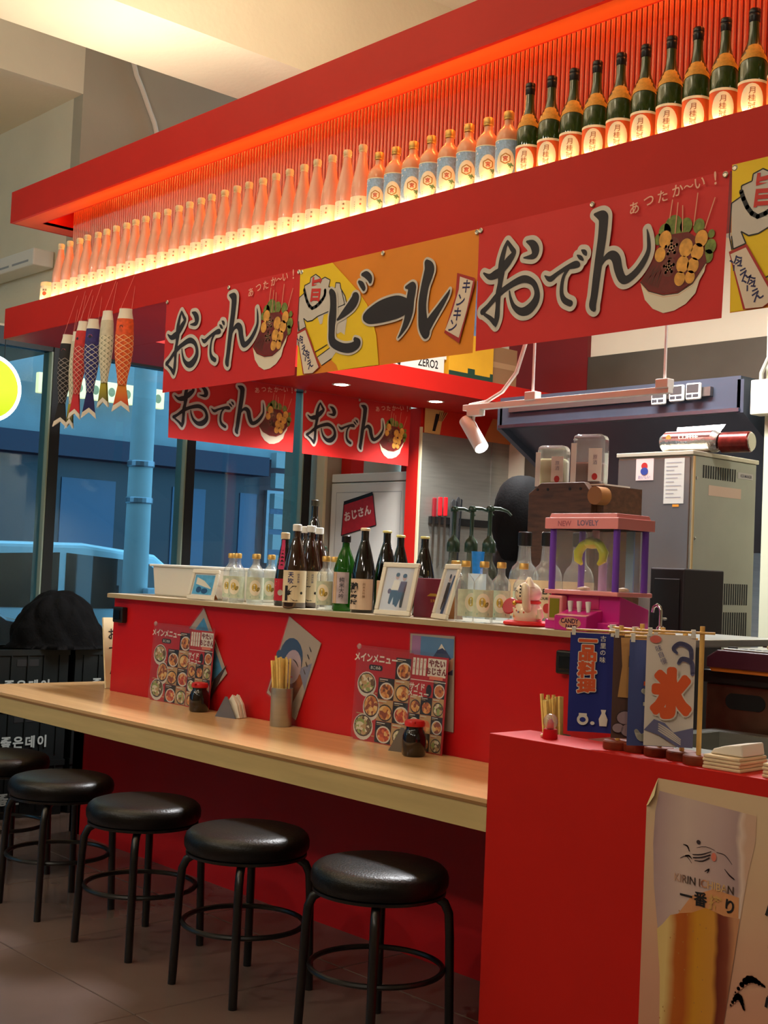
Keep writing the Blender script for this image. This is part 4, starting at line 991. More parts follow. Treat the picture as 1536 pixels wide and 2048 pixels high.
for (x, y, rz) in ((-3.108,3.19,1.5),(-3.030,3.20,0.75),(-3.02,3.275,0.75),(-2.985,3.35,0.7)): clone(cb0, (x, y, LZ), rz, 'clear glass bottle with pale moon label beside the lucky cat', 'clear bottles beside the lucky cat')
# white storage box
t = thing('plastic_box', 'translucent white plastic box with rim behind the clear bottles', 'box', (-4.90, 3.395, LZ))
PW = M('milky_plastic', (236, 228, 214), 0.35, sss=0.2)
m = MB(); m.prism([(-0.405,-0.085),(0.405,-0.085),(0.405,0.085),(-0.405,0.085)], 0, 0.14); 
for i in range(4): x, y, z = m.v[i]; m.v[i] = (x*0.96, y*0.92, z)
m.build('body', PW, t, bevel=0.008)
MB().box(-0.418, 0.418, -0.096, 0.096, 0.136, 0.147).build('rim', M('white_rim', (240, 238, 232), 0.4), t, bevel=0.004)
# photo frames
FRW = M('frame_white', (238, 230, 212), 0.4)
def frame(loc, rz, tilt, w, h, label, draw):
    t = thing('photo_frame', label, 'photo frame', loc, rz); t.rotation_euler = (tilt, 0, rz); b = 0.018
    m = MB(); m.box(-w/2, w/2, -0.012, 0, 0, b); m.box(-w/2, w/2, -0.012, 0, h-b, h); m.box(-w/2, -w/2+b, -0.012, 0, b, h-b); m.box(w/2-b, w/2, -0.012, 0, b, h-b)
    m.build('frame', FRW, t, bevel=0.003)
    MB().box(-w/2+b, w/2-b, -0.004, -0.001, b, h-b).build('mount', M('mount_white', (226, 224, 222), 0.5), t)
    m, mats = MB(), draw; draw(m, w, h); m.build('photo', PH, t)
    m = MB(); m.box(-w/2+b, w/2-b, -0.009, -0.008, b, h-b); m.build('glass', glassmat('picture_glass', (255,255,255), 0.0, 0.03, 0.35), t)
    m = MB(); m.prism([(0.0, 0.004), (0.075*math.cos(tilt)+0.0, 0.004+math.tan(-tilt)*0.07), (0.0, h*0.7)], -0.02, 0.02, plane='yz'); m.build('strut', M('kraft_board', (150, 92, 40), 0.7), t)
    return t
PH = [M('photo_grey', (206, 204, 208), 0.4), M('photo_dark', (36, 34, 40), 0.4), M('photo_skin', (196, 152, 130), 0.4), M('photo_maroon', (84, 24, 30), 0.4), PAPER, M('photo_blue', (96, 176, 222), 0.4, var=0.25, scale=30), M('photo_navy', (44, 84, 130), 0.4)]
def d1(m, w, h):
    m.rect(-w/2+0.024, w/2-0.024, 0.024, h-0.024, 0.0045, 5); m.pl([(-0.06,0.10),(0.0,0.085),(0.06,0.055),(0.06,0.05),(-0.06,0.07)], 0.0050, 4); m.ell(-0.03, 0.045, 0.02, 0.014, 0.0052, 6); m.ell(0.015, 0.04, 0.025, 0.012, 0.0052, 6)
def person_photo(m, x, z, s, top, bot, lean=0.0):
    m.ell(x+lean, z+0.072*s, 0.009*s, 0.012*s, 0.0056, 2); m.ell(x+lean, z+0.078*s, 0.0095*s, 0.008*s, 0.0058, 1)
    m.pl([(x-0.017*s, z+0.02*s), (x+0.017*s, z+0.02*s), (x+lean+0.014*s, z+0.058*s), (x+lean-0.014*s, z+0.058*s)], 0.0052, top)
    m.pl([(x-0.018*s, z+0.02*s), (x+0.016*s, z+0.02*s), (x+0.014*s, z-0.035*s), (x+0.004*s, z-0.035*s), (x, z-0.005*s), (x-0.010*s, z-0.035*s), (x-0.020*s, z-0.03*s)], 0.0050, bot)
def d2(m, w, h):
    m.rect(-w/2+0.022, w/2-0.022, 0.022, h-0.022, 0.0045, 0); person_photo(m, -0.012, 0.075, 1.0, 4, 1, 0.004); person_photo(m, 0.022, 0.068, 1.05, 3, 1, 0.004); m.ell(-0.035, 0.09, 0.008, 0.010, 0.0054, 3)
def d3(m, w, h):
    m.rect(-w/2+0.022, w/2-0.022, 0.022, h-0.022, 0.0045, 0); m.pl([(-0.01,0.02),(0.02,0.02),(0.045,0.16),(0.03,0.16)], 0.005, 6); person_photo(m, 0.0, 0.07, 1.1, 1, 1)
frame((-4.722, 3.20, LZ), 0.0, math.radians(-13), 0.20, 0.135, 'white photo frame with a sky blue picture beside the clear bottles', d1)
frame((-3.47, 3.19, LZ), 0.12, math.radians(-14), 0.172, 0.198, 'cream photo frame with a picture of two people in front of the dark bottles', d2)
frame((-3.232, 3.20, LZ), -0.45, math.radians(-14), 0.16, 0.20, 'cream photo frame turned aside between the maroon box and clear bottles', d3)
# tall bottles
def tall(label, loc, h, rb, hb, gm, capm, group=None, caph=0.028, rn=0.0145, rz=0.0, name='sake_bottle'):
    t = thing(name, label, 'bottle', loc, rz, group)
    p = [(0,0),(rb*0.9,0),(rb,0.006),(rb,hb)]
    for k in range(1, 9): u = k/8; p.append((rb+(rn*1.15-rb)*(u**0.85)*(0.55+0.45*u), hb+(h*0.83-hb)*u))
    p += [(rn, h*0.86), (rn, h-0.006)]
    MB().lathe(p, 26).build('glass_body', gm, t, smooth=True)
    MB().lathe([(rn+0.001,h-caph),(rn+0.004,h-caph+0.002),(rn+0.004,h-0.003),(rn+0.001,h),(0,h)], 20).build('cap', capm, t, smooth=True)
    return t
def wraplabel(t, r, z0, z1, half, mat, draw=None, mats=None):
    m = MB(); m.grid(-half, half, z0, z1, 14, 0.0008); m.wrap(r); lb = m.build('label', mat, t)
    if draw: m = MB(); draw(m); m.wrap(r); m.build('lettering', mats, lb)
def kdraw(m):
    m.text('K', 0.080, -0.006, 0.058, 0.0024, 0, bold=0.03); m.ell(0.034, 0.060, 0.0055, 0.0055, 0.0024, 0); m.text('天吹', 0.024, -0.010, 0.119, 0.0024, 1, bold=0.015, vertical=True, gap=1.0); m.text('純米吟醸', 0.009, 0.020, 0.118, 0.0024, 1, vertical=True)
kb = tall('brown glass sake bottle with white cap and big K label', (-4.04, 3.18, LZ), 0.332, 0.047, 0.155, BROWN, CAPWH, 'brown sake bottles with white caps', rz=0.75)
wraplabel(kb, 0.047, 0.022, 0.148, 0.062, LABW, kdraw, [INK, M('label_navy', (50, 60, 120), 0.6)])
for (x, y, rz) in ((-4.07,3.275,0.75),(-4.192,3.345,0.6),(-4.222,3.442,0.6)): clone(kb, (x, y, LZ), rz)
rl = tall('dark bottle with red label and pink neck band beside the brown bottles', (-4.212, 3.255, LZ), 0.302, 0.036, 0.12, DKG, M('cap_beige', (226, 200, 160), 0.4), rz=0.6)
wraplabel(rl, 0.036, 0.022, 0.112, 0.045, M('label_red', (196, 26, 48), 0.5), lambda m: (m.ell(0, 0.055, 0.011, 0.012, 0.002, 0), m.rect(-0.025, 0.025, 0.082, 0.085, 0.002, 0), m.rect(-0.02, 0.02, 0.098, 0.101, 0.002, 0)), [M('label_silver', (196, 190, 170), 0.5)])
m = MB()
for k in range(8):
    z = 0.15+0.015*k; r = 0.0335-(0.018)*(k/8)**0.8; m.add([(r*math.sin(a)*1.06, -r*math.cos(a)*1.06, zz_) for a, zz_ in ((-0.45,z),(0.35,z),(0.35,z+0.016),(-0.45,z+0.016))], [(0,1,2,3)])
m.build('neck_band', M('neck_pink', (216, 60, 110), 0.5), rl)
tall('tall dark bottle standing behind the brown sake bottles', (-4.455, 3.60, 1.155), 0.486, 0.046, 0.27, DKG, M('cap_dark', (60, 52, 34), 0.4))
gb = tall('bright green glass bottle with pale label and dark cap', (-3.802, 3.235, LZ), 0.292, 0.044, 0.16, GREENG, CAPK, rn=0.014)
wraplabel(gb, 0.044, 0.03, 0.15, 0.055, M('label_mauve', (196, 180, 186), 0.5, var=0.2, scale=30), lambda m: (m.rect(-0.012, 0.006, 0.03, 0.15, 0.0016, 0), m.text('純米大吟', 0.020, 0.028, 0.09, 0.0022, 1, vertical=True, bold=0.01)), [M('label_sand', (216, 176, 130), 0.5), M('label_slate', (70, 66, 80), 0.5)])
def ddraw(m): m.text('獺祭', 0.042, -0.02, 0.072, 0.0022, 0, bold=0.02, vertical=True); m.text('純米大吟醸', 0.011, 0.022, 0.085, 0.0022, 1, vertical=True)
d1b = tall('dark sake bottle with cream calligraphy label beside the green bottle', (-3.692, 3.235, LZ), 0.322, 0.046, 0.145, DKG, CAPW, rz=0.45, caph=0.012)
wraplabel(d1b, 0.046, 0.012, 0.128, 0.06, M('label_blush', (226, 198, 170), 0.6), ddraw, [INK, M('label_bronze', (140, 90, 50), 0.6)])
tall('dark sake bottle behind the framed photograph of two people', (-3.70, 3.355, LZ), 0.318, 0.045, 0.145, DKG, M('cap_lemon', (226, 214, 130), 0.4), rz=0.4, caph=0.010)
tall('dark sake bottle rising over the top corner of the framed photograph', (-3.737, 3.462, LZ), 0.306, 0.042, 0.14, DKG, M('cap_lemon'), rz=0.4, caph=0.010)
tall('dark sake bottle standing between the two cream photo frames', (-3.545, 3.41, LZ), 0.300, 0.042, 0.14, DKG, M('cap_lemon'), rz=0.4, caph=0.010)
# beige gift box with brown bow shape
t = thing('gift_box', 'beige and brown gift box leaning behind the framed photograph', 'box', (-3.585, 3.285, LZ), 0.4)
MB().box(-0.055, 0.055, -0.02, 0.02, 0, 0.125).build('box', M('gift_beige', (214, 178, 146), 0.6), t, bevel=0.002)
m = MB(); m.pl([(-0.05,0.02),(-0.01,0.075),(0.05,0.07),(0.05,0.0),(-0.03,0.0)], 0.021, 0); m.ell(-0.02, 0.028, 0.012, 0.028, 0.0215, 1, rot=-0.9); m.build('print', [M('gift_brown', (70, 26, 22), 0.5), M('gift_silver', (206, 190, 186), 0.4)], t)
# maroon box and gold capped bottle
t = thing('maroon_box', 'maroon gift box with small gold crest between the frames', 'box', (-3.36, 3.305, LZ), 0.15)
MB().box(-0.072, 0.072, -0.045, 0.045, 0, 0.142).build('box', M('maroon_card', (112, 16, 38), 0.4), t, bevel=0.002)
m = MB(); m.pl([(-0.012,0.078),(0.042,0.078),(0.028,0.088),(0.003,0.088)], 0.0458, 0); m.text('宝寿', 0.012, 0.015, 0.062, 0.0458, 0); m.build('crest', GOLD, t)
gbt = tall('dark bottle with gold cap behind the maroon box', (-3.385, 3.42, LZ), 0.212, 0.037, 0.13, DKG, CAPG, rn=0.0135)

# lucky cat
t = thing('lucky_cat', 'white beckoning lucky cat figurine with red collar on a red cushion', 'figurine', (-2.866, 3.245, LZ), -0.75)
CER = M('glazed_ceramic', (244, 226, 194), 0.18, coat=0.5)
MB().lathe([(0,0),(0.074,0),(0.082,0.006),(0.080,0.013),(0.068,0.017),(0,0.017)], 32).build('cushion', M('cushion_red', (214, 30, 30), 0.6), t, smooth=True)
MB().lathe([(0,0.016),(0.050,0.016),(0.056,0.03),(0.055,0.05),(0.047,0.068),(0.037,0.080),(0.030,0.086),(0,0.088)], 30, sy=0.9).build('body', CER, t, smooth=True)
hd = MB().lathe([(0.045*math.sin(PI*k/12), 0.108-0.039*math.cos(PI*k/12)) for k in range(13)], 30, sx=1.12).build('head', CER, t, smooth=True)
for sx in (-1, 1):
    m = MB(); m.lathe([(0.019,0.0),(0.013,0.014),(0.003,0.032),(0,0.033)], 14, c=(sx*0.030, 0.0, 0.130)); m.build('ear', CER, hd, smooth=True)
    m = MB(); m.add([(sx*0.030-0.011, -0.017, 0.137), (sx*0.030+0.011, -0.017, 0.137), (sx*0.030, -0.006, 0.156)], [(0,1,2)]); m.build('inner_ear', M('ear_red', (206, 36, 36), 0.4), hd)
    m = MB(); m.stroke([(sx*0.026, 0.111, 0.002), (sx*0.019, 0.1165, 0.003), (sx*0.011, 0.112, 0.002)], 0.0, 0, sub=4); m.v = [(x, -math.sqrt(max(0.0, 1-(x/0.0505)**2-((z-0.108)/0.039)**2))*0.0462, z) for x, y, z in m.v]; m.build('eye', INK, hd)
m = MB(); m.stroke([(-0.010,0.094,0.001),(-0.005,0.091,0.0018),(0.0,0.095,0.0012),(0.005,0.091,0.0018),(0.010,0.094,0.001)], 0.0452, 0); m.build('mouth', INK, hd)
m = MB(); m.ell(0, 0.103, 0.004, 0.003, 0.0465, 0); m.build('nose', M('nose_pink', (220, 110, 100), 0.5), hd)
MB().tube([(0.041*math.sin(2*PI*i/28), -0.038*math.cos(2*PI*i/28), 0.079) for i in range(28)], 0.005, 8, closed=True).build('collar', M('collar_red', (214, 44, 28), 0.45), t, smooth=True)
MB().lathe([(0.0085*math.sin(PI*k/8), -0.0085*math.cos(PI*k/8)) for k in range(9)], 16, c=(-0.002, -0.045, 0.074)).build('bell', GOLD, t, smooth=True)
m = MB(); m.tube([(0.044,-0.004,0.052),(0.062,-0.012,0.072),(0.068,-0.016,0.10),(0.064,-0.018,0.128),(0.058,-0.020,0.138)], [0.013,0.014,0.014,0.015,0.009], 14); m.build('raised_paw', CER, t, smooth=True)
for k in range(4): m = MB(); m.box(0.058, 0.073, -0.036, -0.0325, 0.096+0.011*k, 0.102+0.011*k); m.build('paw_mark', INK, t)
m = MB(); m.tube([(-0.040,-0.02,0.06),(-0.052,-0.035,0.05),(-0.050,-0.046,0.048)], [0.012,0.013,0.011], 12); m.build('holding_paw', CER, t, smooth=True)
m = MB(); m.lathe([(0,0),(0.026,0),(0.029,0.003),(0.026,0.006),(0.0,0.006)], 26); m.xf(Matrix.Translation((-0.064, -0.054, 0.062)) @ Matrix.Rotation(0.9, 4, 'Z') @ Matrix.Rotation(1.25, 4, 'X')); m.build('lucky_plaque', M('plaque_red', (186, 24, 34), 0.25), t, smooth=True)
random.seed(3)
for k in range(14):
    a = random.uniform(-1.2, 1.2); z = random.uniform(0.028, 0.066); r = 0.0565 if z < 0.05 else 0.0565-(z-0.05)*0.5
    m = MB(); m.ell(0, 0, 0.0035, 0.0035, 0, 0, n=8); m.v = [((r)*math.sin(a+x/r), -0.9*r*math.cos(a+x/r)-0.0005, z+q) for x, _, q in m.v]; m.build('painted_flower', M(('flower_blue','flower_gold','flower_red')[k % 3], ((70,80,160),(214,160,60),(206,80,60))[k % 3], 0.4), t)
m = MB(); m.tube([(0.04,0.03,0.03),(0.07,0.035,0.035),(0.074,0.03,0.06)], [0.011,0.011,0.008], 10); m.build('tail', CER, t, smooth=True)

# toy claw machine
t = thing('claw_machine', 'pink and purple toy claw machine on the ledge end', 'toy', (-2.757, 3.205, LZ))
PINK = M('toy_pink', (240, 150, 150), 0.3); MAG = M('toy_magenta', (206, 40, 140), 0.3); MAG2 = M('toy_rose', (206, 60, 120), 0.3); PUR = M('toy_purple', (120, 70, 190), 0.3)
W, D = 0.28, 0.175
m = MB(); m.prism([(0.0,0.0),(D,0.0),(D,0.075),(0.025,0.115),(0.025,0.03),(0,0.03)], 0.0, W, plane='yz'); m.build('base', MAG, t, bevel=0.003)
MB().box(-0.008, W+0.008, 0.0, D+0.005, 0.113, 0.127).build('deck_rim', PINK, t, bevel=0.003)
m = MB(); m.prism([(-0.008,-0.008),(W+0.008,-0.008),(W+0.008,D+0.008),(-0.008,D+0.008)], 0.322, 0.372)
for i in range(4, 8): x, y, z = m.v[i]; m.v[i] = (W/2+(x-W/2)*0.90, D/2+(y-D/2)*0.88, z)
for i in range(4): x, y, z = m.v[i]
m.box(-0.008, W+0.008, -0.008, D+0.008, 0.322, 0.358); m.build('lid', PINK, t, bevel=0.002)
for (x, y) in ((0.012, 0.014), (W-0.012, 0.014), (W-0.012, D-0.014), (0.012, D-0.014)): MB().tube([(x, y, 0.126), (x, y, 0.324)], 0.011, 12).build('post', PUR, t, smooth=True)
for q in ((0.02, W-0.02, 0.012, 0.014, 0.127, 0.322), (W-0.014, W-0.012, 0.022, D-0.022, 0.127, 0.322), (0.012, 0.014, 0.022, D-0.022, 0.127, 0.322), (0.02, W-0.02, D-0.014, D-0.012, 0.127, 0.322)): MB().box(*q).build('clear_wall', ACRY, t)
MB().box(W-0.075, W-0.045, D-0.03, D-0.024, 0.127, 0.322).build('back_strip', M('toy_sky', (140, 186, 206), 0.4), t)
m = MB(); m.tube([(0.125, 0.09, 0.29), (0.125, 0.09, 0.322)], 0.012, 12); m.build('crane_rod', M('toy_clear_pink', (236, 170, 170), 0.3), t, smooth=True)
MB().tube([(0.118, 0.14, 0.128), (0.118, 0.14, 0.24)], 0.014, 12).build('prize_tube', M('toy_lilac', (190, 160, 210), 0.4), t, smooth=True)
LIME = M('toy_lime', (226, 232, 30), 0.3, sss=0.3)
cl = MB().lathe([(0,0.262),(0.016,0.264),(0.026,0.275),(0.024,0.292),(0.010,0.300),(0,0.30)], 18, c=(0.115, 0.085, 0)).build('claw', LIME, t, smooth=True)
for sx in (-1, 1):
    m = MB(); m.tube([(0.115+sx*0.012,0.085,0.285),(0.115+sx*0.036,0.082,0.272),(0.115+sx*0.052,0.080,0.25),(0.115+sx*0.050,0.078,0.225),(0.115+sx*0.034,0.076,0.212)], [0.014,0.015,0.016,0.013,0.006], 10); m.build('claw_finger', LIME, cl, smooth=True)
m = MB(); m.box(0.012, 0.072, -0.004, 0.026, 0.026, 0.108); m.build('prize_door_frame', PINK, t, bevel=0.006)
MB().box(0.022, 0.062, -0.0052, -0.004, 0.036, 0.098).build('prize_opening', M('toy_olive', (130, 120, 10), 0.4), t)
m = MB(); m.prism([(-0.055,0.0),(0.026,0.0),(0.026,0.066),(0.0,0.064),(-0.055,0.046)], 0.085, 0.215, plane='yz'); m.build('control_box', MAG, t, bevel=0.003)
m = MB(); m.add([(0.088,-0.056,0.0472),(0.212,-0.056,0.0472),(0.212,0.024,0.0672),(0.088,0.024,0.0672)], [(0,1,2,3)]); m.build('control_top', PINK, t)
MB().box(0.08, 0.2, 0.0225, 0.0248, 0.07, 0.108).build('control_backboard', MAG2, t)
for k in range(3):
    x = 0.115+0.036*k; m = MB(); m.tube([(x, -0.012, 0.058), (x-0.004, -0.008, 0.078), (x-0.006, -0.006, 0.092)], [0.006, 0.0085, 0.0095], 10); m.build('lever', WHITEP, t, smooth=True)
m = MB(); m.text('NEW', 0.024, 0.075, 0.339, 0.0086, 0, bold=0.02); m.text('LOVELY', 0.024, 0.17, 0.341, 0.0086, 1, bold=0.02); m.build('lid_lettering', [M('toy_print_rose', (190, 100, 110), 0.4), M('toy_print_grey', (130, 110, 140), 0.4)], t)
m = MB(); m.ell(0.15, 0.025, 0.045, 0.018, 0.0556, 0); m.text('CANDY', 0.02, 0.15, 0.031, 0.0562, 1, bold=0.03); m.text('PARTY', 0.016, 0.158, 0.014, 0.0562, 1, bold=0.03); m.build('front_lettering', [M('toy_print_peach', (216, 150, 120), 0.4), M('toy_print_plum', (60, 20, 60), 0.4)], t)
for (x, y, s) in ((0.08,0.10,0.02),(0.10,0.06,0.018),(0.24,0.09,0.022)):
    m = MB(); m.lathe([(0,0),(s,0.002),(s*0.8,s*0.5),(0,s*0.7)], 10, c=(x, y, 0.127)); m.build('prize', M('toy_prize', (232, 196, 160), 0.5), t, smooth=True)
# chrome hook tap on the ledge end
t = thing('bar_tap', 'small curved chrome tap on the ledge beside the claw machine', 'tap', (-2.445, 3.40, LZ))
MB().tube([(0,0,0),(0,0,0.07),(-0.004,0,0.085),(-0.016,0,0.092),(-0.028,0,0.085),(-0.032,0,0.068)], 0.0055, 10).build('spout', CHROME, t, smooth=True)
MB().lathe([(0,0),(0.014,0),(0.014,0.02),(0.009,0.026),(0,0.026)], 18).build('foot', CHROME, t, smooth=True)
MB().box(-0.003, 0.003, 0.004, 0.03, 0.045, 0.052).build('lever', CHROME, t, bevel=0.002)
# paper slip

# ================================================================== KITCHEN
# service shelf behind the ledge
t = thing('service_shelf', 'steel service shelf behind the bottle ledge', 'shelf', (-5.35, 3.50, 0.0))
MB().box(0, 2.85, 0, 0.75, 1.13, 1.155).build('top', STEEL, t, bevel=0.003)
for x in (0.03, 1.4, 2.8):
    for y in (0.04, 0.70): MB().tube([(x, y, 0), (x, y, 1.13)], 0.016, 10).build('leg', STEEL, t, smooth=True)
SZ = 1.155
# syrup pump bottles
PG = M('pump_green', (30, 52, 34), 0.3)
def pump(loc, rz, label, grp):
    t = thing('pump_bottle', label, 'bottle', loc, rz, grp)
    MB().lathe([(0,0),(0.036,0),(0.04,0.005),(0.04,0.19),(0.034,0.215),(0.020,0.24),(0.017,0.25),(0.017,0.285)], 24).build('glass_body', glassmat('syrup_glass', (210, 214, 200), 0.25, 0.05, 1.4, (120, 124, 110)), t, smooth=True)
    MB().lathe([(0.026,0.278),(0.028,0.282),(0.028,0.315),(0.022,0.330),(0.012,0.340),(0.0085,0.352),(0.0085,0.455),(0.0,0.455)], 20).build('pump_collar', PG, t, smooth=True)
    m = MB(); m.lathe([(0.0,0.448),(0.016,0.45),(0.018,0.462),(0.012,0.472),(0,0.474)], 16); m.tube([(0,0,0.462),(0.04,0,0.462),(0.072,0,0.452),(0.088,0,0.436)], [0.009,0.008,0.006,0.005], 10); m.build('pump_spout', PG, t, smooth=True)
    return t
p0 = pump((-3.88, 3.9, SZ), 0.8, 'green topped syrup pump bottle beside the knife rack', 'syrup pump bottles behind the ledge')
clone(p0, (-3.775, 3.9, SZ), 0.75); clone(p0, (-3.672, 3.9, SZ), 0.8)
for (x, rz) in ((-5.02, 2.6), (-4.86, 2.2)): 
    c = clone(p0, (x, 4.0, SZ), rz, 'small green pump bottle in front of the window mullion', 'syrup pump bottles by the window'); c.scale = (0.62, 0.62, 0.62)
# blue paper cup
t = thing('paper_cup', 'bright blue printed paper cup among the pump bottles', 'cup', (-3.56, 3.72, SZ))
MB().lathe([(0,0.19),(0.020,0.19),(0.026,0.275),(0.027,0.278),(0.024,0.278),(0.019,0.2),(0,0.2)], 22).build('cup', M('cup_blue', (30, 130, 214), 0.4, var=0.15, scale=60), t, smooth=True)
MB().lathe([(0,0),(0.036,0),(0.036,0.19),(0,0.19)], 22).build('stack', M('cup_white', (210, 226, 236), 0.4), t, smooth=True)
# big clear jars with black caps
LABK = M('label_kraft', (226, 200, 158), 0.6)
def jar(loc, rz, label):
    t = thing('spirit_bottle', label, 'bottle', loc, rz, 'large clear spirit bottles behind the lucky cat')
    MB().lathe([(0,0),(0.050,0),(0.055,0.006),(0.055,0.18),(0.053,0.20),(0.044,0.222),(0.030,0.236),(0.026,0.25),(0.022,0.31)], 26).build('glass_body', CLEAR, t, smooth=True)
    MB().lathe([(0.024,0.30),(0.026,0.302),(0.026,0.350),(0.022,0.354),(0,0.354)], 18).build('cap', CAPK, t, smooth=True)
    m = MB(); m.grid(-0.08, 0.08, 0.04, 0.175, 14, 0.0008, 0); m.wrap(0.055); lb = m.build('label', LABK, t)
    m = MB(); m.text('BEAM', 0.026, 0.0, 0.135, 0.002, 0, bold=0.03); m.text('BOURBON', 0.013, 0.0, 0.11, 0.002, 0, bold=0.02); m.ell(0, 0.075, 0.014, 0.018, 0.002, 1); m.wrap(0.055); m.build('lettering', [INK, M('seal_red', (190, 44, 40), 0.5)], lb)
    return t
j0 = jar((-3.225, 3.62, SZ), 0.7, 'large clear spirit bottle with black cap behind the lucky cat')
clone(j0, (-3.11, 3.62, SZ), 0.75); clone(j0, (-2.98, 3.64, SZ), 0.7)
# liquor dispenser of dark wood with two inverted bottles
WOOD = M('dark_wood', (84, 52, 32), 0.5, var=0.4, scale=9, stretch=(1.2, 4, 7))
t = thing('liquor_dispenser', 'dark wooden bottle dispenser board behind the claw machine', 'dispenser', (-3.39, 4.0, SZ))
m = MB(); m.prism([(-0.165,0),(0.165,0),(0.165,0.527),(0.125,0.572),(-0.10,0.572),(-0.165,0.53)], 0.0, 0.035, plane='xz'); m.build('board', WOOD, t, bevel=0.004)
for x in (-0.115, -0.06, 0.055, 0.11): m = MB(); m.lathe([(0.006,0),(0.006,0.002),(0,0.002)], 12); m.xf(Matrix.Translation((x, 0.0, 0.545)) @ Matrix.Rotation(PI/2, 4, 'X')); m.build('dowel_hole', INK, t)
MB().box(-0.16, 0.20, 0.035, 0.28, 0.0, 0.56).build('cabinet', WOOD, t)
m = MB(); m.tube([(0.205, -0.03, 0.515), (0.205, 0.03, 0.515)], 0.036, 22); m.build('round_rail', M('rail_wood', (150, 96, 44), 0.45), t, smooth=True)
MB().box(0.125, 0.20, 0.035, 0.2, 0.56, 0.566).build('top_plate', M('pale_metal', (220, 206, 190), 0.4), t)
def inv(loc, rz, h, w, d, liquid, llev, label):
    t = thing('inverted_bottle', label, 'bottle', loc, rz)
    m = MB(); q = [(-w/2,-d/2),(w/2,-d/2),(w/2,d/2),(-w/2,d/2)]; m.prism(q, 0.0, h); m.build('glass_body', CLEAR, t, bevel=0.022, seg=4)
    m = MB(); q = [(-w/2+0.004,-d/2+0.004),(w/2-0.004,-d/2+0.004),(w/2-0.004,d/2-0.004),(-w/2+0.004,d/2-0.004)]; m.prism(q, 0.004, llev); m.build('spirit', liquid, t, bevel=0.015, seg=3)
    MB().box(-w/2-0.0015, -w/2+w*0.16, -d/2-0.002, -d/2-0.0008, 0.0, h*0.82).build('edge_glint', PAPER, t)  # white strip paints the bright highlight along the glass edge
    MB().box(w*0.05, w/2-0.004, -d/2-0.002, -d/2-0.0008, 0.02, h*0.72).build('label', PAPER, t)
    m = MB(); m.text('原酒', 0.02, w*0.26, h*0.5, d/2+0.0026, 0, vertical=True); m.ell(w*0.26, h*0.18, 0.012, 0.014, d/2+0.0026, 1); m.build('lettering', [M('ink_soft', (150, 150, 160), 0.6), M('seal_red')], t)
    return t
inv((-3.545, 4.14, 1.721), 0.35, 0.175, 0.125, 0.085, M('spirit_pale', (206, 196, 150), 0.2), 0.12, 'inverted clear bottle of pale spirit on the wooden dispenser')
inv((-3.365, 4.16, 1.721), 0.35, 0.215, 0.135, 0.09, M('spirit_red', (90, 18, 12), 0.12), 0.10, 'inverted clear bottle of dark red spirit on the wooden dispenser')
# ice machine
t = thing('ice_machine', 'tall steel ice machine with vent slots and stickers', 'ice machine', (-3.871, 5.0, 0))
GST = M('grey_green_steel', (166, 168, 152), 0.4, 0.35, var=0.10, scale=3)
GSF = M('steel_front', (132, 116, 106), 0.25, 0.6, var=0.10, scale=2)
MB().box(0, 0.425, 0.0, 0.53, 0.80, 1.935).build('body', GST, t, bevel=0.004)
MB().box(0.004, 0.415, -0.008, 0.0, 0.82, 1.925).build('door', GSF, t, bevel=0.003)
MB().box(-0.006, 0.433, -0.012, 0.54, 1.935, 1.955).build('lid', M('lid_cream_steel', (206, 198, 174), 0.35, 0.4), t, bevel=0.003)
MB().box(0.425, 0.431, 0.0, 0.012, 0.80, 1.93).build('corner_strip', M('corner_gold', (220, 186, 130), 0.3, 0.6), t)
for x in (0.05, 0.375):
    for y in (0.05, 0.48): MB().tube([(x, y, 0), (x, y, 0.80)], 0.02, 10).build('leg', STEEL, t, smooth=True)
SLOT = M('slot_black', (12, 12, 12), 0.6)
def slots(y0, y1, n, z0, z1):
    mb = MB(); wd = (y1-y0)/n*0.5; mb.box(0, 0.003, -wd/2, wd/2, z0, z1); me = None
    for k in range(n):
        y = y0+(y1-y0)*(k+0.5)/n
        if me is None: o = mb.build('vent_slot', SLOT, t, loc=(0.4235, y, 0)); me = o
        else: o = me.copy(); COL.objects.link(o); o.location = (0.4235, y, 0)
slots(0.075, 0.355, 14, 1.835, 1.895); slots(0.165, 0.485, 17, 1.25, 1.35); slots(0.165, 0.485, 17, 1.10, 1.215)
m = MB(); m.box(0.425, 0.4262, 0.13, 0.40, 1.757, 1.805); m.build('notice_label', M('label_beige', (214, 186, 160), 0.6), t)
m = MB(); m.box(0.425, 0.4262, 0.37, 0.50, 1.855, 1.885); m.build('maker_label', M('label_silver2', (190, 186, 176), 0.5), t)
m = MB(); m.text('ICE MAKER', 0.02, 0, 0, 0.0, 0, bold=0.01); m.xf(Matrix.Translation((0.4272, 0.44, 1.87)) @ Matrix.Rotation(PI/2, 4, 'Z')); m.build('maker_lettering', M('ink_grey'), t)
for z in (1.30, 1.55, 1.83): m = MB(); m.lathe([(0.008,0),(0.008,0.003),(0.004,0.005),(0,0.005)], 10); m.xf(Matrix.Translation((0.425, 0.03, z)) @ Matrix.Rotation(PI/2, 4, 'Y')); m.build('screw', CHROME, t)
def sticker(x0, x1, z0, z1, mat, draw=None, mats=None, nm='sticker'):
    o = MB().box(x0, x1, -0.0095, -0.008, z0, z1).build(nm, mat, t)
    if draw: m = MB(); draw(m); m.build('print', mats, o)
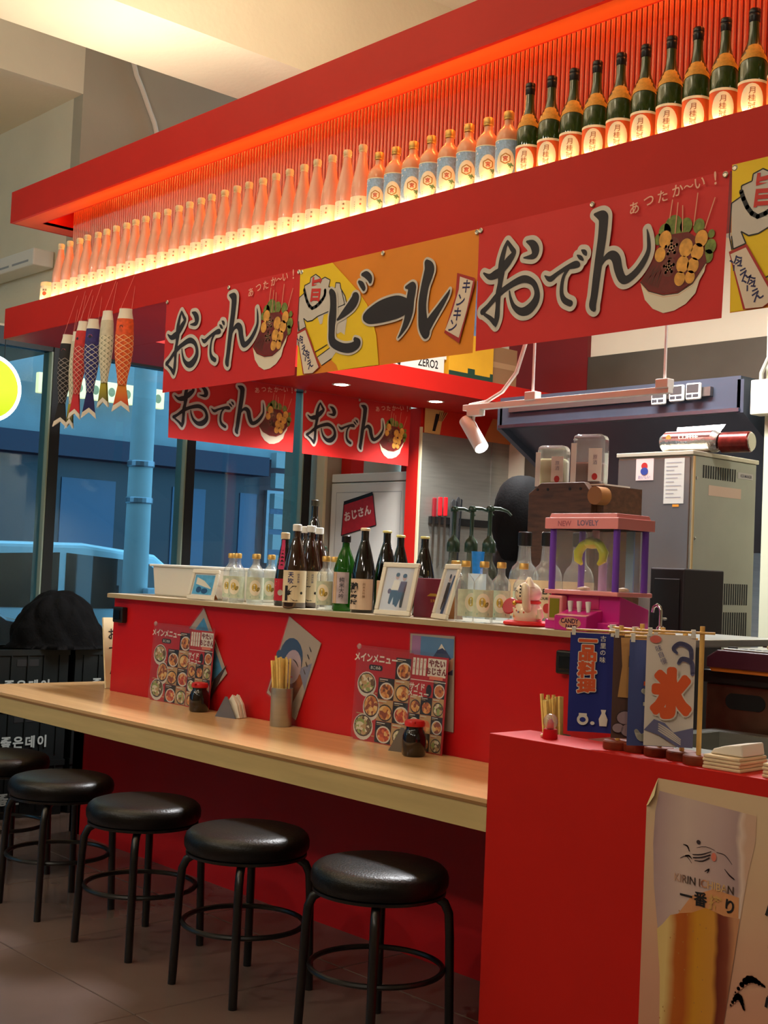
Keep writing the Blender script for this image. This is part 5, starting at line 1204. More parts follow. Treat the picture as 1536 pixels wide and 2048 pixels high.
sticker(0.111, 0.212, 1.822, 1.925, M('sticker_pink', (232, 206, 200), 0.5), lambda m: (m.ell(0.16, 1.89, 0.018, 0.016, 0.0102, 0), m.ell(0.16, 1.865, 0.022, 0.018, 0.0104, 1), m.text('おいしい', 0.018, 0.16, 1.838, 0.0102, 1)), [M('seal_red'), M('sticker_blue', (50, 70, 150), 0.5)])
sticker(0.274, 0.385, 1.71, 1.922, M('notice_sheet', (206, 206, 196), 0.5), lambda m: [m.rect(0.285, 0.37-0.02*(k % 3), 1.90-0.018*k, 1.903-0.018*k, 0.0102, 0) for k in range(10)], [M('ink_soft')], 'notice')
sticker(0.325, 0.36, 1.695, 1.706, M('sticker_orange', (230, 150, 40), 0.5))
# canned drinks wrapped in film on the ice machine
t = thing('coffee_bag', 'crumpled silver and brown foil pack lying on the ice machine', 'packet', (-3.70, 5.12, 1.955), 0.08)
m = MB(); m.tube([(0.0,0,0.052),(0.02,0,0.055),(0.28,0,0.055),(0.30,0,0.052)], [0.04,0.052,0.052,0.042], 20); m.build('pack', M('foil_silver', (200, 196, 190), 0.22, 0.9, bump=0.3, bscale=40), t, smooth=True)
m = MB(); m.tube([(0.02,0,0.058),(0.27,0,0.058)], [0.0515,0.0515], 20); m.v = [v for v in m.v]; m.build('brown_band', rampmat('foil_brown', [(0.0,(226,150,40)),(0.16,(226,150,40)),(0.17,(190,186,180)),(0.55,(196,190,186)),(0.56,(70,24,20)),(0.9,(90,34,28)),(1.0,(230,226,220))], 2, 0.0, 0.112, 0.25), t, smooth=True)
m = MB(); m.text('COFFEE', 0.03, 0.16, 0.075, 0.050, 0, bold=0.03); m.ell(0.055, 0.075, 0.014, 0.014, 0.050, 1); m.build('lettering', [PAPER, M('seal_gold', (206, 130, 60), 0.4)], t)
m = MB(); m.add([(0.07,0.0,0.10),(0.30,0.0,0.10),(0.315,0.02,0.135),(0.06,0.02,0.13)], [(0,1,2,3)]); m.build('crimped_seam', M('foil_silver'), t)
t = thing('snack_can', 'red brown printed can lying beside the foil pack', 'can', (-3.395, 5.15, 1.955), 0.12)
m = MB(); m.tube([(0,0,0.048),(0.004,0,0.048),(0.14,0,0.048),(0.145,0,0.048)], [0.044,0.048,0.048,0.043], 22); m.build('can', M('can_brown', (110, 34, 28), 0.25, 0.5, var=0.4, scale=30), t, smooth=True)
m = MB(); m.tube([(0.143,0,0.048),(0.15,0,0.048)], [0.044,0.040], 22); m.build('can_end', M('can_silver', (206, 202, 186), 0.25, 0.9), t, smooth=True)
# steel hood
hd = thing('kitchen_hood', 'large dark steel extractor hood with sloping underside', 'hood', (0, 0, 0))
HD = M('hood_steel', (92, 100, 116), 0.32, 0.65, var=0.15, scale=2)
m = MB(); m.box(-5.60, -3.85, 6.0, 6.03, 2.29, 2.45); m.build('front_panel', HD, hd)
MB().box(-5.60, -3.85, 5.985, 6.05, 2.275, 2.295).build('front_lip', M('hood_edge', (150, 156, 168), 0.28, 1.0), hd)
m = MB(); m.add([(-5.60,6.03,2.30),(-3.85,6.03,2.30),(-3.85,7.37,1.56),(-5.60,7.37,1.56),(-5.60,6.03,2.33),(-3.85,6.03,2.33),(-3.85,7.37,1.62),(-5.60,7.37,1.62)], [(0,1,2,3),(7,6,5,4),(0,4,5,1),(1,5,6,2),(3,2,6,7),(0,3,7,4)]); m.build('sloping_underside', HD, hd)
for x in (-5.60, -3.85):
    m = MB(); m.add([(x-0.02,6.0,2.27),(x+0.02,6.0,2.27),(x+0.02,7.37,1.51),(x-0.02,7.37,1.51),(x-0.02,6.0,2.45),(x+0.02,6.0,2.45),(x+0.02,7.37,2.45),(x-0.02,7.37,2.45)], [(0,1,2,3),(7,6,5,4),(0,4,5,1),(1,5,6,2),(3,2,6,7),(0,3,7,4)]); m.build('side_panel', HD, hd)
MB().box(-5.6, -3.85, 6.0, 7.37, 2.45, 2.47).build('hood_top', HD, hd)
MB().box(-5.5, -4.02, 5.97, 5.998, 2.37, 2.42).build('face_rail', M('rail_grey', (140, 130, 124), 0.35, 0.9), hd)
m = MB(); m.lathe([(0.07,0),(0.10,0.0),(0.105,-0.02),(0.085,-0.05),(0.07,-0.05)], 26); m.xf(Matrix.Translation((-4.5, 6.42, 2.088)) @ Matrix.Rotation(-0.5, 4, 'X')); m.build('lamp_rim', CHROME, hd, smooth=True)
m = MB(); m.lathe([(0.0,0.0),(0.07,0.0)], 24); m.xf(Matrix.Translation((-4.5, 6.405, 2.045)) @ Matrix.Rotation(-0.5, 4, 'X')); m.build('lamp_lens', M('hood_lamp_glow', (226, 240, 255), 0.4, emit=3.0), hd)
# digital timers on the hood
def timer(x, z, label):
    t = thing('kitchen_timer', label, 'timer', (x, 5.965, z), 0, 'digital timers on the hood')
    MB().box(-0.047, 0.047, -0.022, 0, -0.046, 0.046).build('case', WHITEP, t, bevel=0.008, seg=3)
    MB().box(-0.038, 0.038, -0.0245, -0.022, -0.008, 0.038).build('screen', M('timer_screen', (70, 66, 66), 0.2), t, bevel=0.002)
    for k, (bx, w) in enumerate(((-0.03, 0.008), (-0.013, 0.008), (0.02, 0.018))): MB().box(bx-w, bx+w, -0.025, -0.022, -0.033, -0.017).build('button', M('timer_button', (60, 58, 62), 0.4), t, bevel=0.003)
    return t
k0 = timer(-4.345, 2.385, 'white kitchen timer partly hidden by the track light end'); clone(k0, (-4.224, 5.965, 2.395), 0, 'middle white kitchen timer on the hood rail'); clone(k0, (-4.115, 5.965, 2.398), 0, 'white kitchen timer nearest the bare end of the hood rail')
for x in (-4.345, -4.224, -4.115): pass
# white switch cabinet on a short cream wall right of the hood
struct('wall_pier', MB().box(-3.76, -2.9, 6.1, 7.4, 0, 4.2), M('pier_green_cream', (186, 186, 160), 0.7, var=0.04, scale=2))
t = thing('switch_cabinet', 'cream electrical switch cabinet beside the hood', 'electrical box', (-3.69, 6.1, 2.345))
MB().box(-0.10, 0.14, -0.10, 0, -0.09, 0.095).build('body', M('cabinet_cream', (226, 218, 196), 0.45), t, bevel=0.006)
MB().box(0.0, 0.10, -0.104, -0.10, -0.045, 0.045).build('hinged_cover', M('cabinet_cream'), t, bevel=0.003)
MB().tube([(-0.08,-0.03,0.09),(-0.08,-0.03,0.14),(-0.04,-0.03,0.22),(0.05,-0.03,0.26),(0.2,-0.03,0.28)], 0.012, 8).build('conduit', M('conduit_grey', (150, 148, 140), 0.5), t, smooth=True)
# ceiling hung track light
t = thing('track_light', 'white ceiling hung lighting track with one spotlight', 'track light', (-4.13, 4.2, 2.10))
MB().box(-0.01, 1.12, -0.016, 0.016, -0.013, 0.013).build('track', WHITE, t, bevel=0.002)
for x in (0.40, 1.09): MB().tube([(x, 0, 0.01), (x, 0, 1.36), (x, 0.04, 1.4), (x, 3.19, 1.4)], 0.006, 8).build('hanger', WHITE, t); MB().box(x-0.03, x+0.03, -0.022, 0.022, 0.008, 0.045).build('hanger_clamp', WHITE, t, bevel=0.003)
MB().tube([(0.02,0,0.012),(0.12,0.0,0.02),(0.22,0.0,0.06),(0.30,0,0.14),(0.345,0,0.26),(0.36,0,0.45),(0.362,0,0.9),(0.362,0.05,1.2)], 0.009, 8).build('cable', M('cable_white', (232, 226, 214), 0.5), t, smooth=True)
MB().box(0.02, 0.10, -0.02, 0.02, -0.04, -0.012).build('adapter', WHITE, t, bevel=0.003)
MB().tube([(0.05,0,-0.03),(0.045,0,-0.075)], 0.007, 8).build('stem', WHITE, t)
sp = MB(); a = Vector((0.0,0,-0.055)); b = Vector((0.125,-0.02,-0.19)); sp.tube([a, b], 0.033, 22); sh_ = sp.build('spot_head', WHITE, t, smooth=True)
d = (b-a).normalized(); sp = MB(); sp.tube([b+d*0.0005, b+d*0.002], 0.029, 22); sp.build('spot_lens', M('spot_glow', (255, 250, 240), 0.4, emit=14.0), sh_)
light('track_spot', 'SPOT', Vector((-4.13,4.2,2.10))+b+d*0.01, 26, NEUT, Vector((-4.13,4.2,2.10))+b+d*2, 0.03, spot=70, blend=0.5)
# knife rack
t = thing('knife_rack', 'black magnetic knife strip on the steel cladding', 'knife rack', (-6.785, 6.55, 1.70), PI/2)
MB().box(0.0, 0.62, -0.022, 0, 0, 0.055).build('strip', BLACK, t, bevel=0.003)
def knife(x, L, hc, label, hm, dz=0.0):
    t = thing('kitchen_knife', label, 'knife', (-6.762, 6.55+x, 1.70+dz), PI/2, 'knives on the magnetic strip')
    m = MB(); m.prism([(-0.012,0.05),(0.012,0.05),(0.012,-L+0.03),(-0.012,-L)], -0.003, -0.001, plane='xz'); m.build('blade', CHROME, t)
    MB().box(-0.016, 0.016, -0.014, 0.006, 0.05, 0.19).build('handle', hm, t, bevel=0.006)
    return t
hr_ = M('knife_red', (214, 30, 40), 0.35)
knife(0.03, 0.32, 0, 'long knife with red handle at the strip end', M('knife_maroon', (130, 24, 34), 0.4)); knife(0.09, 0.34, 0, 'long knife with bright red handle beside the strip end', hr_, 0.01); knife(0.145, 0.34, 0, 'long knife with bright red handle nearest the grey tongs', hr_, 0.012)
for x, dz, lb in ((0.21, -0.02, 'grey steel tongs leaning beside the red handled knives'), (0.26, 0.0, 'grey steel cleaver hanging beside the tongs')):
    t = thing('kitchen_tongs', lb, 'utensil', (-6.762, 6.55+x, 1.70+dz), PI/2)
    m = MB(); m.prism([(-0.012,-0.30),(0.012,-0.30),(0.03,0.20),(0.01,0.215),(-0.01,0.19)], -0.012, -0.001, plane='xz'); m.build('arm', M('tongs_grey', (120, 124, 128), 0.3, 0.8), t, bevel=0.002)
    m = MB(); m.prism([(0.010,-0.30),(0.022,-0.30),(0.045,0.19),(0.035,0.20)], -0.020, -0.013, plane='xz'); m.build('arm', M('tongs_dark', (70, 74, 80), 0.3, 0.8), t)
# black cabinet box beside the ice machine
t = thing('black_bin', 'plain black panelled bin standing beside the ice machine', 'bin', (-3.30, 4.62, 0))
MB().box(-0.085, 0.09, 0, 0.3, 0, 1.405).build('body', M('bin_black', (28, 22, 24), 0.45), t, bevel=0.006)
MB().box(-0.06, 0.07, -0.006, 0.0, 0.9, 1.36).build('door_panel', M('bin_panel', (20, 17, 18), 0.4), t, bevel=0.003)
# white fridge with red cloth print
t = thing('white_fridge', 'tall white fridge with small red hanging cloth picture', 'fridge', (-7.86, 6.51, 0))
FW = M('fridge_white', (226, 222, 212), 0.35)
MB().box(0.0, 0.89, 0.05, 0.68, 0, 2.075).build('body', FW, t, bevel=0.006)
MB().box(0.0, 0.89, 0.0, 0.05, 2.02, 2.085).build('top_panel', FW, t, bevel=0.006)
dr = MB().box(0.0, 0.885, 0.0, 0.045, 0.05, 2.012).build('door', FW, t, bevel=0.008)
m = MB()
for q in ((0.065,0.82,1.935,1.940),(0.065,0.070,0.2,1.935),(0.815,0.82,0.2,1.935)): m.rect(*q, 0.0012, 0)
m.build('panel_groove', M('groove_grey', (170, 168, 162), 0.6), dr)
RC = M('noren_red', (184, 30, 40), 0.6, var=0.12, scale=25)
m = MB(); Q = [(0.15,1.60),(0.555,1.683),(0.50,1.924),(0.165,1.854)]; m.pl(Q, 0.004, 0); m.line(Q+[Q[0]], 0.008, 0.0045, 1); m.line([Q[3], Q[2]], 0.028, 0.0046, 1)
m.build('red_cloth_print', [RC, INK], dr)
MB().text('おじさん', 0.080, 0.335, 1.775, 0.006, 0, bold=0.04, rot=0.20).build('cloth_lettering', M('cloth_cream', (238, 206, 190), 0.6), dr)
# cartons stored on top of the soffit box
t = thing('carton', 'white carton printed ZERO2 stored on the red soffit', 'carton', (-6.125, 5.56, 2.67), PI/2)
MB().box(0, 0.44, 0.0, 0.4, 0, 0.10).build('box', M('carton_white', (226, 216, 200), 0.6), t, bevel=0.002)
MB().box(-0.01, 0.47, 0.01, 0.4, 0.10, 0.19).build('upper_box', M('carton_white'), t, bevel=0.002)
m = MB(); m.text('ZERO2', 0.075, 0.29, 0.052, 0.001, 0, bold=0.02, sx=0.8); m.pl([(0.0,0.02),(0.05,0.10),(0.06,0.10),(0.04,0.0)], 0.001, 0); m.build('lettering', INK, t)
t = thing('yellow_crate', 'yellow carton with dark green edge stored on the soffit', 'carton', (-6.125, 6.045, 2.67), PI/2)
MB().box(0, 0.43, 0.0, 0.4, 0, 0.30).build('box', M('carton_yellow', (222, 160, 30), 0.6, var=0.05, scale=8), t, bevel=0.002)
m = MB(); m.rect(0, 0.43, 0.0, 0.035, 0.001, 0); m.rect(0.18, 0.25, 0.035, 0.07, 0.001, 0); m.rect(0.40, 0.43, 0.035, 0.06, 0.001, 0); m.build('green_edge_print', M('carton_green', (24, 60, 44), 0.5), t)
t = thing('brown_carton', 'plain brown carton stored beyond the yellow one', 'carton', (-6.2, 6.50, 2.67), PI/2)
MB().box(0, 0.3, 0.0, 0.4, 0, 0.28).build('box', M('carton_brown', (150, 108, 70), 0.7), t, bevel=0.002)
MB().box(0, 0.3, -0.001, 0.0, 0.13, 0.17).build('tape', M('tape_tan', (176, 134, 92), 0.4), t)
# cook standing with the back turned
def cook():
    t = thing('person', 'person in black clothes with black hair working behind the counter, back turned', 'person', (-4.15, 4.62, 0), 0.25)
    J = {'pel': (0,0,0.98,0.15), 'bel': (0,0.01,1.12,0.135), 'che': (0,0.02,1.32,0.155), 'nek': (0,0.01,1.50,0.058), 'hdb': (0,0.0,1.58,0.06),
         'shl': (-0.185,0.015,1.44,0.065), 'ell': (-0.25,0.06,1.16,0.045), 'wrl': (-0.20,0.26,1.08,0.032), 'shr': (0.185,0.015,1.44,0.065), 'elr': (0.25,0.06,1.16,0.045), 'wrr': (0.20,0.26,1.08,0.032),
         'hil': (-0.095,0,0.92,0.10), 'knl': (-0.105,0.01,0.50,0.062), 'anl': (-0.11,-0.02,0.09,0.045), 'tol': (-0.115,0.14,0.04,0.038), 'hir': (0.095,0,0.92,0.10), 'knr': (0.105,0.01,0.50,0.062), 'anr': (0.11,-0.02,0.09,0.045), 'tor': (0.115,0.14,0.04,0.038)}
    E_ = [('pel','bel'),('bel','che'),('che','nek'),('nek','hdb'),('che','shl'),('shl','ell'),('ell','wrl'),('che','shr'),('shr','elr'),('elr','wrr'),('pel','hil'),('hil','knl'),('knl','anl'),('anl','tol'),('pel','hir'),('hir','knr'),('knr','anr'),('anr','tor')]
    for s, nm in ((-1, 'l'), (1, 'r')):
        J['pa'+nm] = (s*0.185, 0.33, 1.06, 0.026); E_.append(('wr'+nm, 'pa'+nm))
        for k in range(4):
            J['f%d%s' % (k, nm)] = (s*(0.16+0.018*k), 0.385, 1.055, 0.009); J['g%d%s' % (k, nm)] = (s*(0.158+0.018*k), 0.42, 1.035, 0.008); E_ += [('pa'+nm, 'f%d%s' % (k, nm)), ('f%d%s' % (k, nm), 'g%d%s' % (k, nm))]
        J['th'+nm] = (s*0.14, 0.345, 1.05, 0.010); J['ti'+nm] = (s*0.125, 0.375, 1.04, 0.009); E_ += [('pa'+nm, 'th'+nm), ('th'+nm, 'ti'+nm)]
    keys = list(J); me = bpy.data.meshes.new('body'); me.from_pydata([J[k][:3] for k in keys], [(keys.index(a), keys.index(b)) for a, b in E_], [])
    o = bpy.data.objects.new('body', me); COL.objects.link(o); o.parent = t
    o.modifiers.new('skin', 'SKIN'); 
    sv = me.skin_vertices[0].data if me.skin_vertices else None
    if sv is None:
        bm = bmesh.new(); bm.from_mesh(me); bm.verts.layers.skin.verify(); bm.to_mesh(me); bm.free(); sv = me.skin_vertices[0].data
    for i, k in enumerate(keys): sv[i].radius = (J[k][3], J[k][3]*(0.72 if k in ('che','bel','pel') else 1.0)); sv[i].use_root = (k == 'pel')
    b = o.modifiers.new('subsurf', 'SUBSURF'); b.levels = 2; b.render_levels = 2
    me.materials.append(M('black_shirt', (16, 15, 18), 0.85)); me.shade_smooth()
    h = MB(); h.lathe([(0.078*math.sin(PI*k/14), 1.685-0.115*math.cos(PI*k/14)) for k in range(15)], 24, sy=1.22, c=(0, 0.015, 0)); h.build('head', M('skin_tone', (196, 146, 116), 0.55), t, smooth=True)
    h = MB(); n_ = 28; rows = 14; o_ = 0
    for j in range(rows+1):
        th = PI*0.06+PI*0.80*j/rows
        for i in range(n_):
            a = 2*PI*i/n_; back = 0.5+0.5*math.cos(a)     # a = 0 looks towards -y, the back of the head
            r = 0.108+0.022*back+0.004*math.sin(9*a+j); r *= 1.0+0.35*(j/rows)**2; zz_ = 1.70+0.126*math.cos(th)-0.17*(j/rows)**2
            h.v.append((r*math.sin(th)**0.8*math.sin(a), -1.18*r*math.sin(th)**0.8*math.cos(a)+0.02, zz_))
    for j in range(rows):
        for i in range(n_):
            q = (i+1) % n_; a = 2*PI*(i+0.5)/n_
            if math.cos(a) < -0.55 and j > 5: continue
            h.f.append((j*n_+i, (j+1)*n_+i, (j+1)*n_+q, j*n_+q)); h.m.append(0)
    h.f.append(tuple(reversed(range(n_)))); h.m.append(0)
    h.build('hair', M('black_hair', (7, 6, 7), 0.8, spec=0.15, bump=0.12, bscale=90), t, smooth=True)
    for s in (-1, 1): MB().lathe([(0.012*math.sin(PI*k/6), -0.022*math.cos(PI*k/6)) for k in range(7)], 10, c=(s*0.082, 0.03, 1.68), sx=0.6).build('ear', M('skin_tone'), t, smooth=True)
    m = MB(); m.lathe([(0.012,0),(0.009,0.02),(0.003,0.035),(0,0.036)], 10, c=(0, 0.122, 1.655)); m.build('nose', M('skin_tone'), t, smooth=True)
    for s in (-1, 1): MB().lathe([(0.009*math.sin(PI*k/6), -0.009*math.cos(PI*k/6)) for k in range(7)], 10, c=(s*0.03, 0.104, 1.695)).build('eye', INK, t, smooth=True)
    MB().box(-0.02, 0.02, 0.103, 0.108, 1.625, 1.631).build('mouth', M('lip_tone', (160, 90, 80), 0.6), t, bevel=0.002)
    return t
cook()

# ================================================================== SERVICE PANEL
PZ = 0.902
# steel counter with sink behind the panel
t = thing('steel_counter', 'steel kitchen counter with sink behind the red service panel', 'counter', (-2.39, 2.84, 0.86))
m = MB(); m.box(0, 1.8, 0.0, 0.30, 0, 0.018); m.box(0, 0.05, 0.30, 0.80, 0, 0.018); m.box(0.90, 1.8, 0.30, 0.80, 0, 0.018); m.box(0.05, 0.90, 0.74, 0.80, 0, 0.018); m.build('top', STEEL, t)
m = MB(); m.box(0.05, 0.90, 0.30, 0.74, -0.22, -0.21); m.box(0.05, 0.06, 0.30, 0.74, -0.21, 0.017); m.box(0.89, 0.90, 0.30, 0.74, -0.21, 0.017); m.box(0.06, 0.89, 0.30, 0.31, -0.21, 0.017); m.box(0.06, 0.89, 0.73, 0.74, -0.21, 0.017); m.box(0.47, 0.49, 0.31, 0.73, -0.21, 0.012); m.build('sink_basin', STEEL, t)
MB().box(0.0, 1.8, 0.002, 0.02, 0.018, 0.03).build('upstand', STEEL, t)
MB().box(0.0, 1.8, 0.10, 0.108, 0.0178, 0.0192).build('gap_line', SLOT, t)
MB().box(0.02, 1.78, 0.03, 0.75, -0.86, -0.23).build('base_cabinet', STEELD, t)
# stove block with oval openings
t = thing('stove', 'heavy worn steel stove block with oval hand openings', 'stove', (-2.47, 3.70, 0.0))
ST2 = M('worn_copper_steel', (140, 112, 92), 0.32, 0.9, var=0.35, scale=6)
MB().box(0, 1.2, 0.0, 0.6, 0.0, 0.86).build('plinth', STEELD, t)
MB().box(0, 1.2, 0.0, 0.6, 0.86, 1.02).build('body', ST2, t, bevel=0.006)
MB().box(-0.01, 1.21, -0.025, 0.62, 1.02, 1.062).build('top_plate', M('stove_black', (26, 20, 18), 0.5), t, bevel=0.004)
for k in range(3):
    x = 0.15+0.42*k; pts = []
    for i in range(24):
        a = 2*PI*i/24; pts.append((x+0.045*(1 if math.cos(a) > 0 else -1)+0.028*math.cos(a), 0.965+0.026*math.sin(a)))
    m = MB(); m.prism(pts, -0.004, 0.0, plane='xz'); m.build('oval_opening', SLOT, t)
# portable gas burner
t = thing('gas_burner', 'portable gas burner with purple black casing and slotted top', 'burner', (-2.36, 3.62, 1.062))
m = MB(); m.prism([(-0.06,0.012),(0.32,0.012),(0.32,0.05),(0.30,0.07),(-0.02,0.07),(-0.06,0.045)], 0.0, 0.28, plane='xz'); m.build('casing', M('casing_purple', (74, 36, 50), 0.28, coat=0.3), t, bevel=0.004)
m = MB(); m.prism([(-0.045,0.0),(0.30,0.0),(0.31,0.012),(-0.055,0.012)], 0.01, 0.27, plane='xz'); m.build('orange_base', M('casing_orange', (206, 110, 30), 0.4), t)
MB().box(-0.01, 0.29, 0.02, 0.26, 0.07, 0.076).build('top_plate', STEEL, t, bevel=0.002)
for k in range(7): m = MB(); x = 0.03+0.025*k; m.prism([(x,0.03),(x+0.008,0.03),(x+0.016,0.075),(x+0.008,0.075)], 0.076, 0.0768); m.build('slot', SLOT, t)
m = MB(); m.lathe([(0,0.0),(0.016,0),(0.016,0.004),(0,0.004)], 16, c=(0.0, 0.06, 0.076)); m.build('knob', BLACK, t)
t = thing('folded_cloth', 'folded pale cloth lying on the gas burner', 'cloth', (-2.18, 3.80, 1.139))
m = MB(); m.box(-0.10, 0.14, -0.05, 0.05, 0, 0.012); m.box(-0.07, 0.12, -0.04, 0.05, 0.012, 0.022); m.build('cloth', M('cloth_tan', (214, 196, 150), 0.8), t, bevel=0.004)
# mini flags
BAMB = M('bamboo', (226, 178, 96), 0.45, var=0.1, scale=30); BASEW = M('flag_base_wood', (130, 54, 26), 0.5, var=0.15, scale=25)
def flag(x, y, rz, h, w, hc, cloth_mat, label, draw, mats, s=1.0):
    t = thing('table_flag', label, 'flag', (x, y, PZ), rz, 'little bamboo flags on the service panel')
    MB().lathe([(0,0),(0.036,0),(0.038,0.003),(0.038,0.020),(0.035,0.023),(0,0.023)], 24).build('base', BASEW, t, smooth=True)
    MB().tube([(0,0,0.02),(0,0,h)], 0.0062, 10).build('pole', BAMB, t, smooth=True)
    MB().tube([(-w-0.028,-0.006,h-0.016),(0.03,-0.006,h-0.016)], 0.0032, 8).build('crossbar', BAMB, t, smooth=True)
    m = MB(); n_ = 6
    for j in range(9):
        for i in range(n_+1):
            u = i/n_; v = j/8; m.v.append((-w-0.016+w*u, -0.010-0.003*math.sin(u*5+v*2)*v, h-0.024-hc*v))
    for j in range(8):
        for i in range(n_): m.f.append((j*(n_+1)+i, (j+1)*(n_+1)+i, (j+1)*(n_+1)+i+1, j*(n_+1)+i+1)); m.m.append(0)
    c = m.build('cloth', cloth_mat, t, smooth=True)
    for q in (-w-0.008, -0.022): MB().box(q-0.005, q+0.005, -0.0125, 0.002, h-0.03, h-0.009).build('loop', PAPER, t)
    m = MB(); draw(m, -w-0.016, h-0.024, w, hc); m.build('print', mats, c)
    return t
OR = M('flag_orange', (226, 92, 40), 0.6); FB = M('flag_blue', (24, 40, 130), 0.6); FBR = M('flag_brown', (104, 74, 62), 0.6); FTAN = M('flag_tan', (216, 160, 92), 0.6); FIND = M('flag_indigo', (70, 84, 140), 0.6); FCR = M('flag_cream', (226, 214, 200), 0.6); FIK = M('flag_ink', (70, 52, 54), 0.6); FGR = M('flag_slate', (104, 104, 140), 0.6)
O = 0.0145
def dr1(m, x, z, w, h):
    for k, ch in enumerate('一品料理'):
        zc = z-h*(0.075 if k == 0 else 0.20+0.17*(k-1)+0.0); m.fat(ch, 0.044, x+w*0.40, zc, O, 1, 0.0036, sx=1.1); m.fat(ch, 0.044, x+w*0.40, zc, O+0.0006, 0, 0.0014, n=8, sx=1.1)
    m.text('古里の味', 0.016, x+w*0.74, z-h*0.155, O, 1, vertical=True, bold=0.01, gap=1.15)
    m.ell(x+w*0.34, z-h*0.875, w*0.13, h*0.055, O, 1); m.rect(x+w*0.25, x+w*0.43, z-h*0.86, z-h*0.81, O+0.0003, 1); m.ell(x+w*0.34, z-h*0.875, w*0.07, h*0.025, O+0.0005, 2)
    m.pl([(x+w*0.72,z-h*0.93),(x+w*0.70,z-h*0.86),(x+w*0.76,z-h*0.80),(x+w*0.74,z-h*0.765),(x+w*0.86,z-h*0.765),(x+w*0.84,z-h*0.80),(x+w*0.90,z-h*0.86),(x+w*0.88,z-h*0.93)], O, 1); m.ell(x+w*0.56, z-h*0.905, w*0.05, h*0.018, O, 1)
def dr2(m, x, z, w, h):
    m.pl([(x+w*0.15,z-h*0.02),(x+w*0.95,z-h*0.02),(x+w*0.95,z-h*0.62),(x+w*0.12,z-h*0.60),(x+w*0.2,z-h*0.3)], O, 0)
    m.text('串', 0.075, x+w*0.62, z-h*0.20, O+0.0005, 1, bold=0.03); m.text('ぐ', 0.06, x+w*0.6, z-h*0.45, O+0.0005, 1, bold=0.03)
    for (a, b, r) in ((0.3,0.80,0.2),(0.6,0.84,0.22),(0.85,0.80,0.16),(0.4,0.92,0.2),(0.15,0.9,0.14)): m.ell(x+w*a, z-h*b, w*r, h*r*0.36, O+0.0004, 2); m.ell(x+w*a, z-h*b, w*r*0.9, h*r*0.31, O+0.0007, 3)
def dr3(m, x, z, w, h):
    m.stroke([(x+w*0.55,z-h*0.12,0.008),(x+w*0.44,z-h*0.15,0.009),(x+w*0.5,z-h*0.19,0.008)], O, 1)
    m.rect(x+w*0.36, x+w*0.62, z-h*0.36, z-h*0.30, O, 0); m.rect(x+w*0.30, x+w*0.62, z-h*0.43, z-h*0.39, O, 0)
    m.stroke([(x+w*0.3,z-h*0.48,0.012),(x+w*0.42,z-h*0.50,0.014),(x+w*0.6,z-h*0.47,0.01)], O, 1); m.rect(x+w*0.3, x+w*0.62, z-h*0.62, z-h*0.585, O, 1)
    m.stroke([(x+w*0.52,z-h*0.60,0.016),(x+w*0.50,z-h*0.75,0.018),(x+w*0.44,z-h*0.88,0.022),(x+w*0.28,z-h*0.92,0.018),(x+w*0.18,z-h*0.86,0.010)], O, 1)
def dr4(m, x, z, w, h):
    m.ell(x+w*0.18, z-h*0.045, w*0.12, h*0.035, O, 2)
    m.stroke([(x+w*0.62,z-h*0.16,0.006),(x+w*0.55,z-h*0.12,0.010),(x+w*0.68,z-h*0.075,0.012),(x+w*0.88,z-h*0.11,0.012),(x+w*0.92,z-h*0.2,0.010)], O, 1); m.stroke([(x+w*0.66,z-h*0.25,0.008),(x+w*0.74,z-h*0.21,0.012),(x+w*0.92,z-h*0.24,0.012),(x+w*0.95,z-h*0.34,0.01)], O, 1)
    m.text('味自慢', 0.016, x+w*0.30, z-h*0.18, O, 1, vertical=True, rot=0.4)
    m.pl([(x,z-h*0.86),(x+w*0.2,z-h*0.76),(x+w*0.42,z-h*0.79),(x+w*0.6,z-h*0.87),(x+w,z-h*0.82),(x+w,z-h),(x+w*0.7,z-h),(x+w*0.3,z-h*0.90)], O, 1)
    for k in range(4): m.stroke([(x+w*0.3,z-h*(0.80+0.02*k),0.003),(x+w*0.5,z-h*(0.85+0.02*k),0.004),(x+w*0.75,z-h*(0.93+0.015*k),0.002)], O+0.0004, 0)
    m.fat('氷', 0.118, x+w*0.53, z-h*0.52, O+0.0008, 0, 0.0105, n=16, sx=0.74); m.fat('氷', 0.118, x+w*0.53, z-h*0.52, O+0.0014, 3, 0.0070, n=16, sx=0.74)
flag(-2.097, 2.745, 0.66, 0.322, 0.115, 0.258, FB, 'little blue flag with orange lettering on a bamboo stand', dr1, [OR, PAPER, FB])
flag(-2.038, 2.755, -0.30, 0.330, 0.115, 0.262, FBR, 'little brown flag squeezed between the blue flag and the tan one', dr2, [FTAN, FIK, FIK, FCR])
flag(-1.966, 2.745, 0.95, 0.325, 0.115, 0.258, FBR, 'little tan and brown flag with cloud drawing', dr2, [FTAN, FIK, FIK, M('flag_mauve', (176, 150, 152), 0.6)])
flag(-1.893, 2.738, 0.85, 0.318, 0.125, 0.262, FIND, 'little indigo flag with a pale fish hook shape', dr3, [OR, M('flag_chalk', (206, 206, 190), 0.6)])
flag(-1.826, 2.712, 0.70, 0.336, 0.118, 0.272, FCR, 'little cream flag with big orange ice character and waves', dr4, [FCR, FGR, M('flag_coral', (226, 110, 96), 0.6), OR])
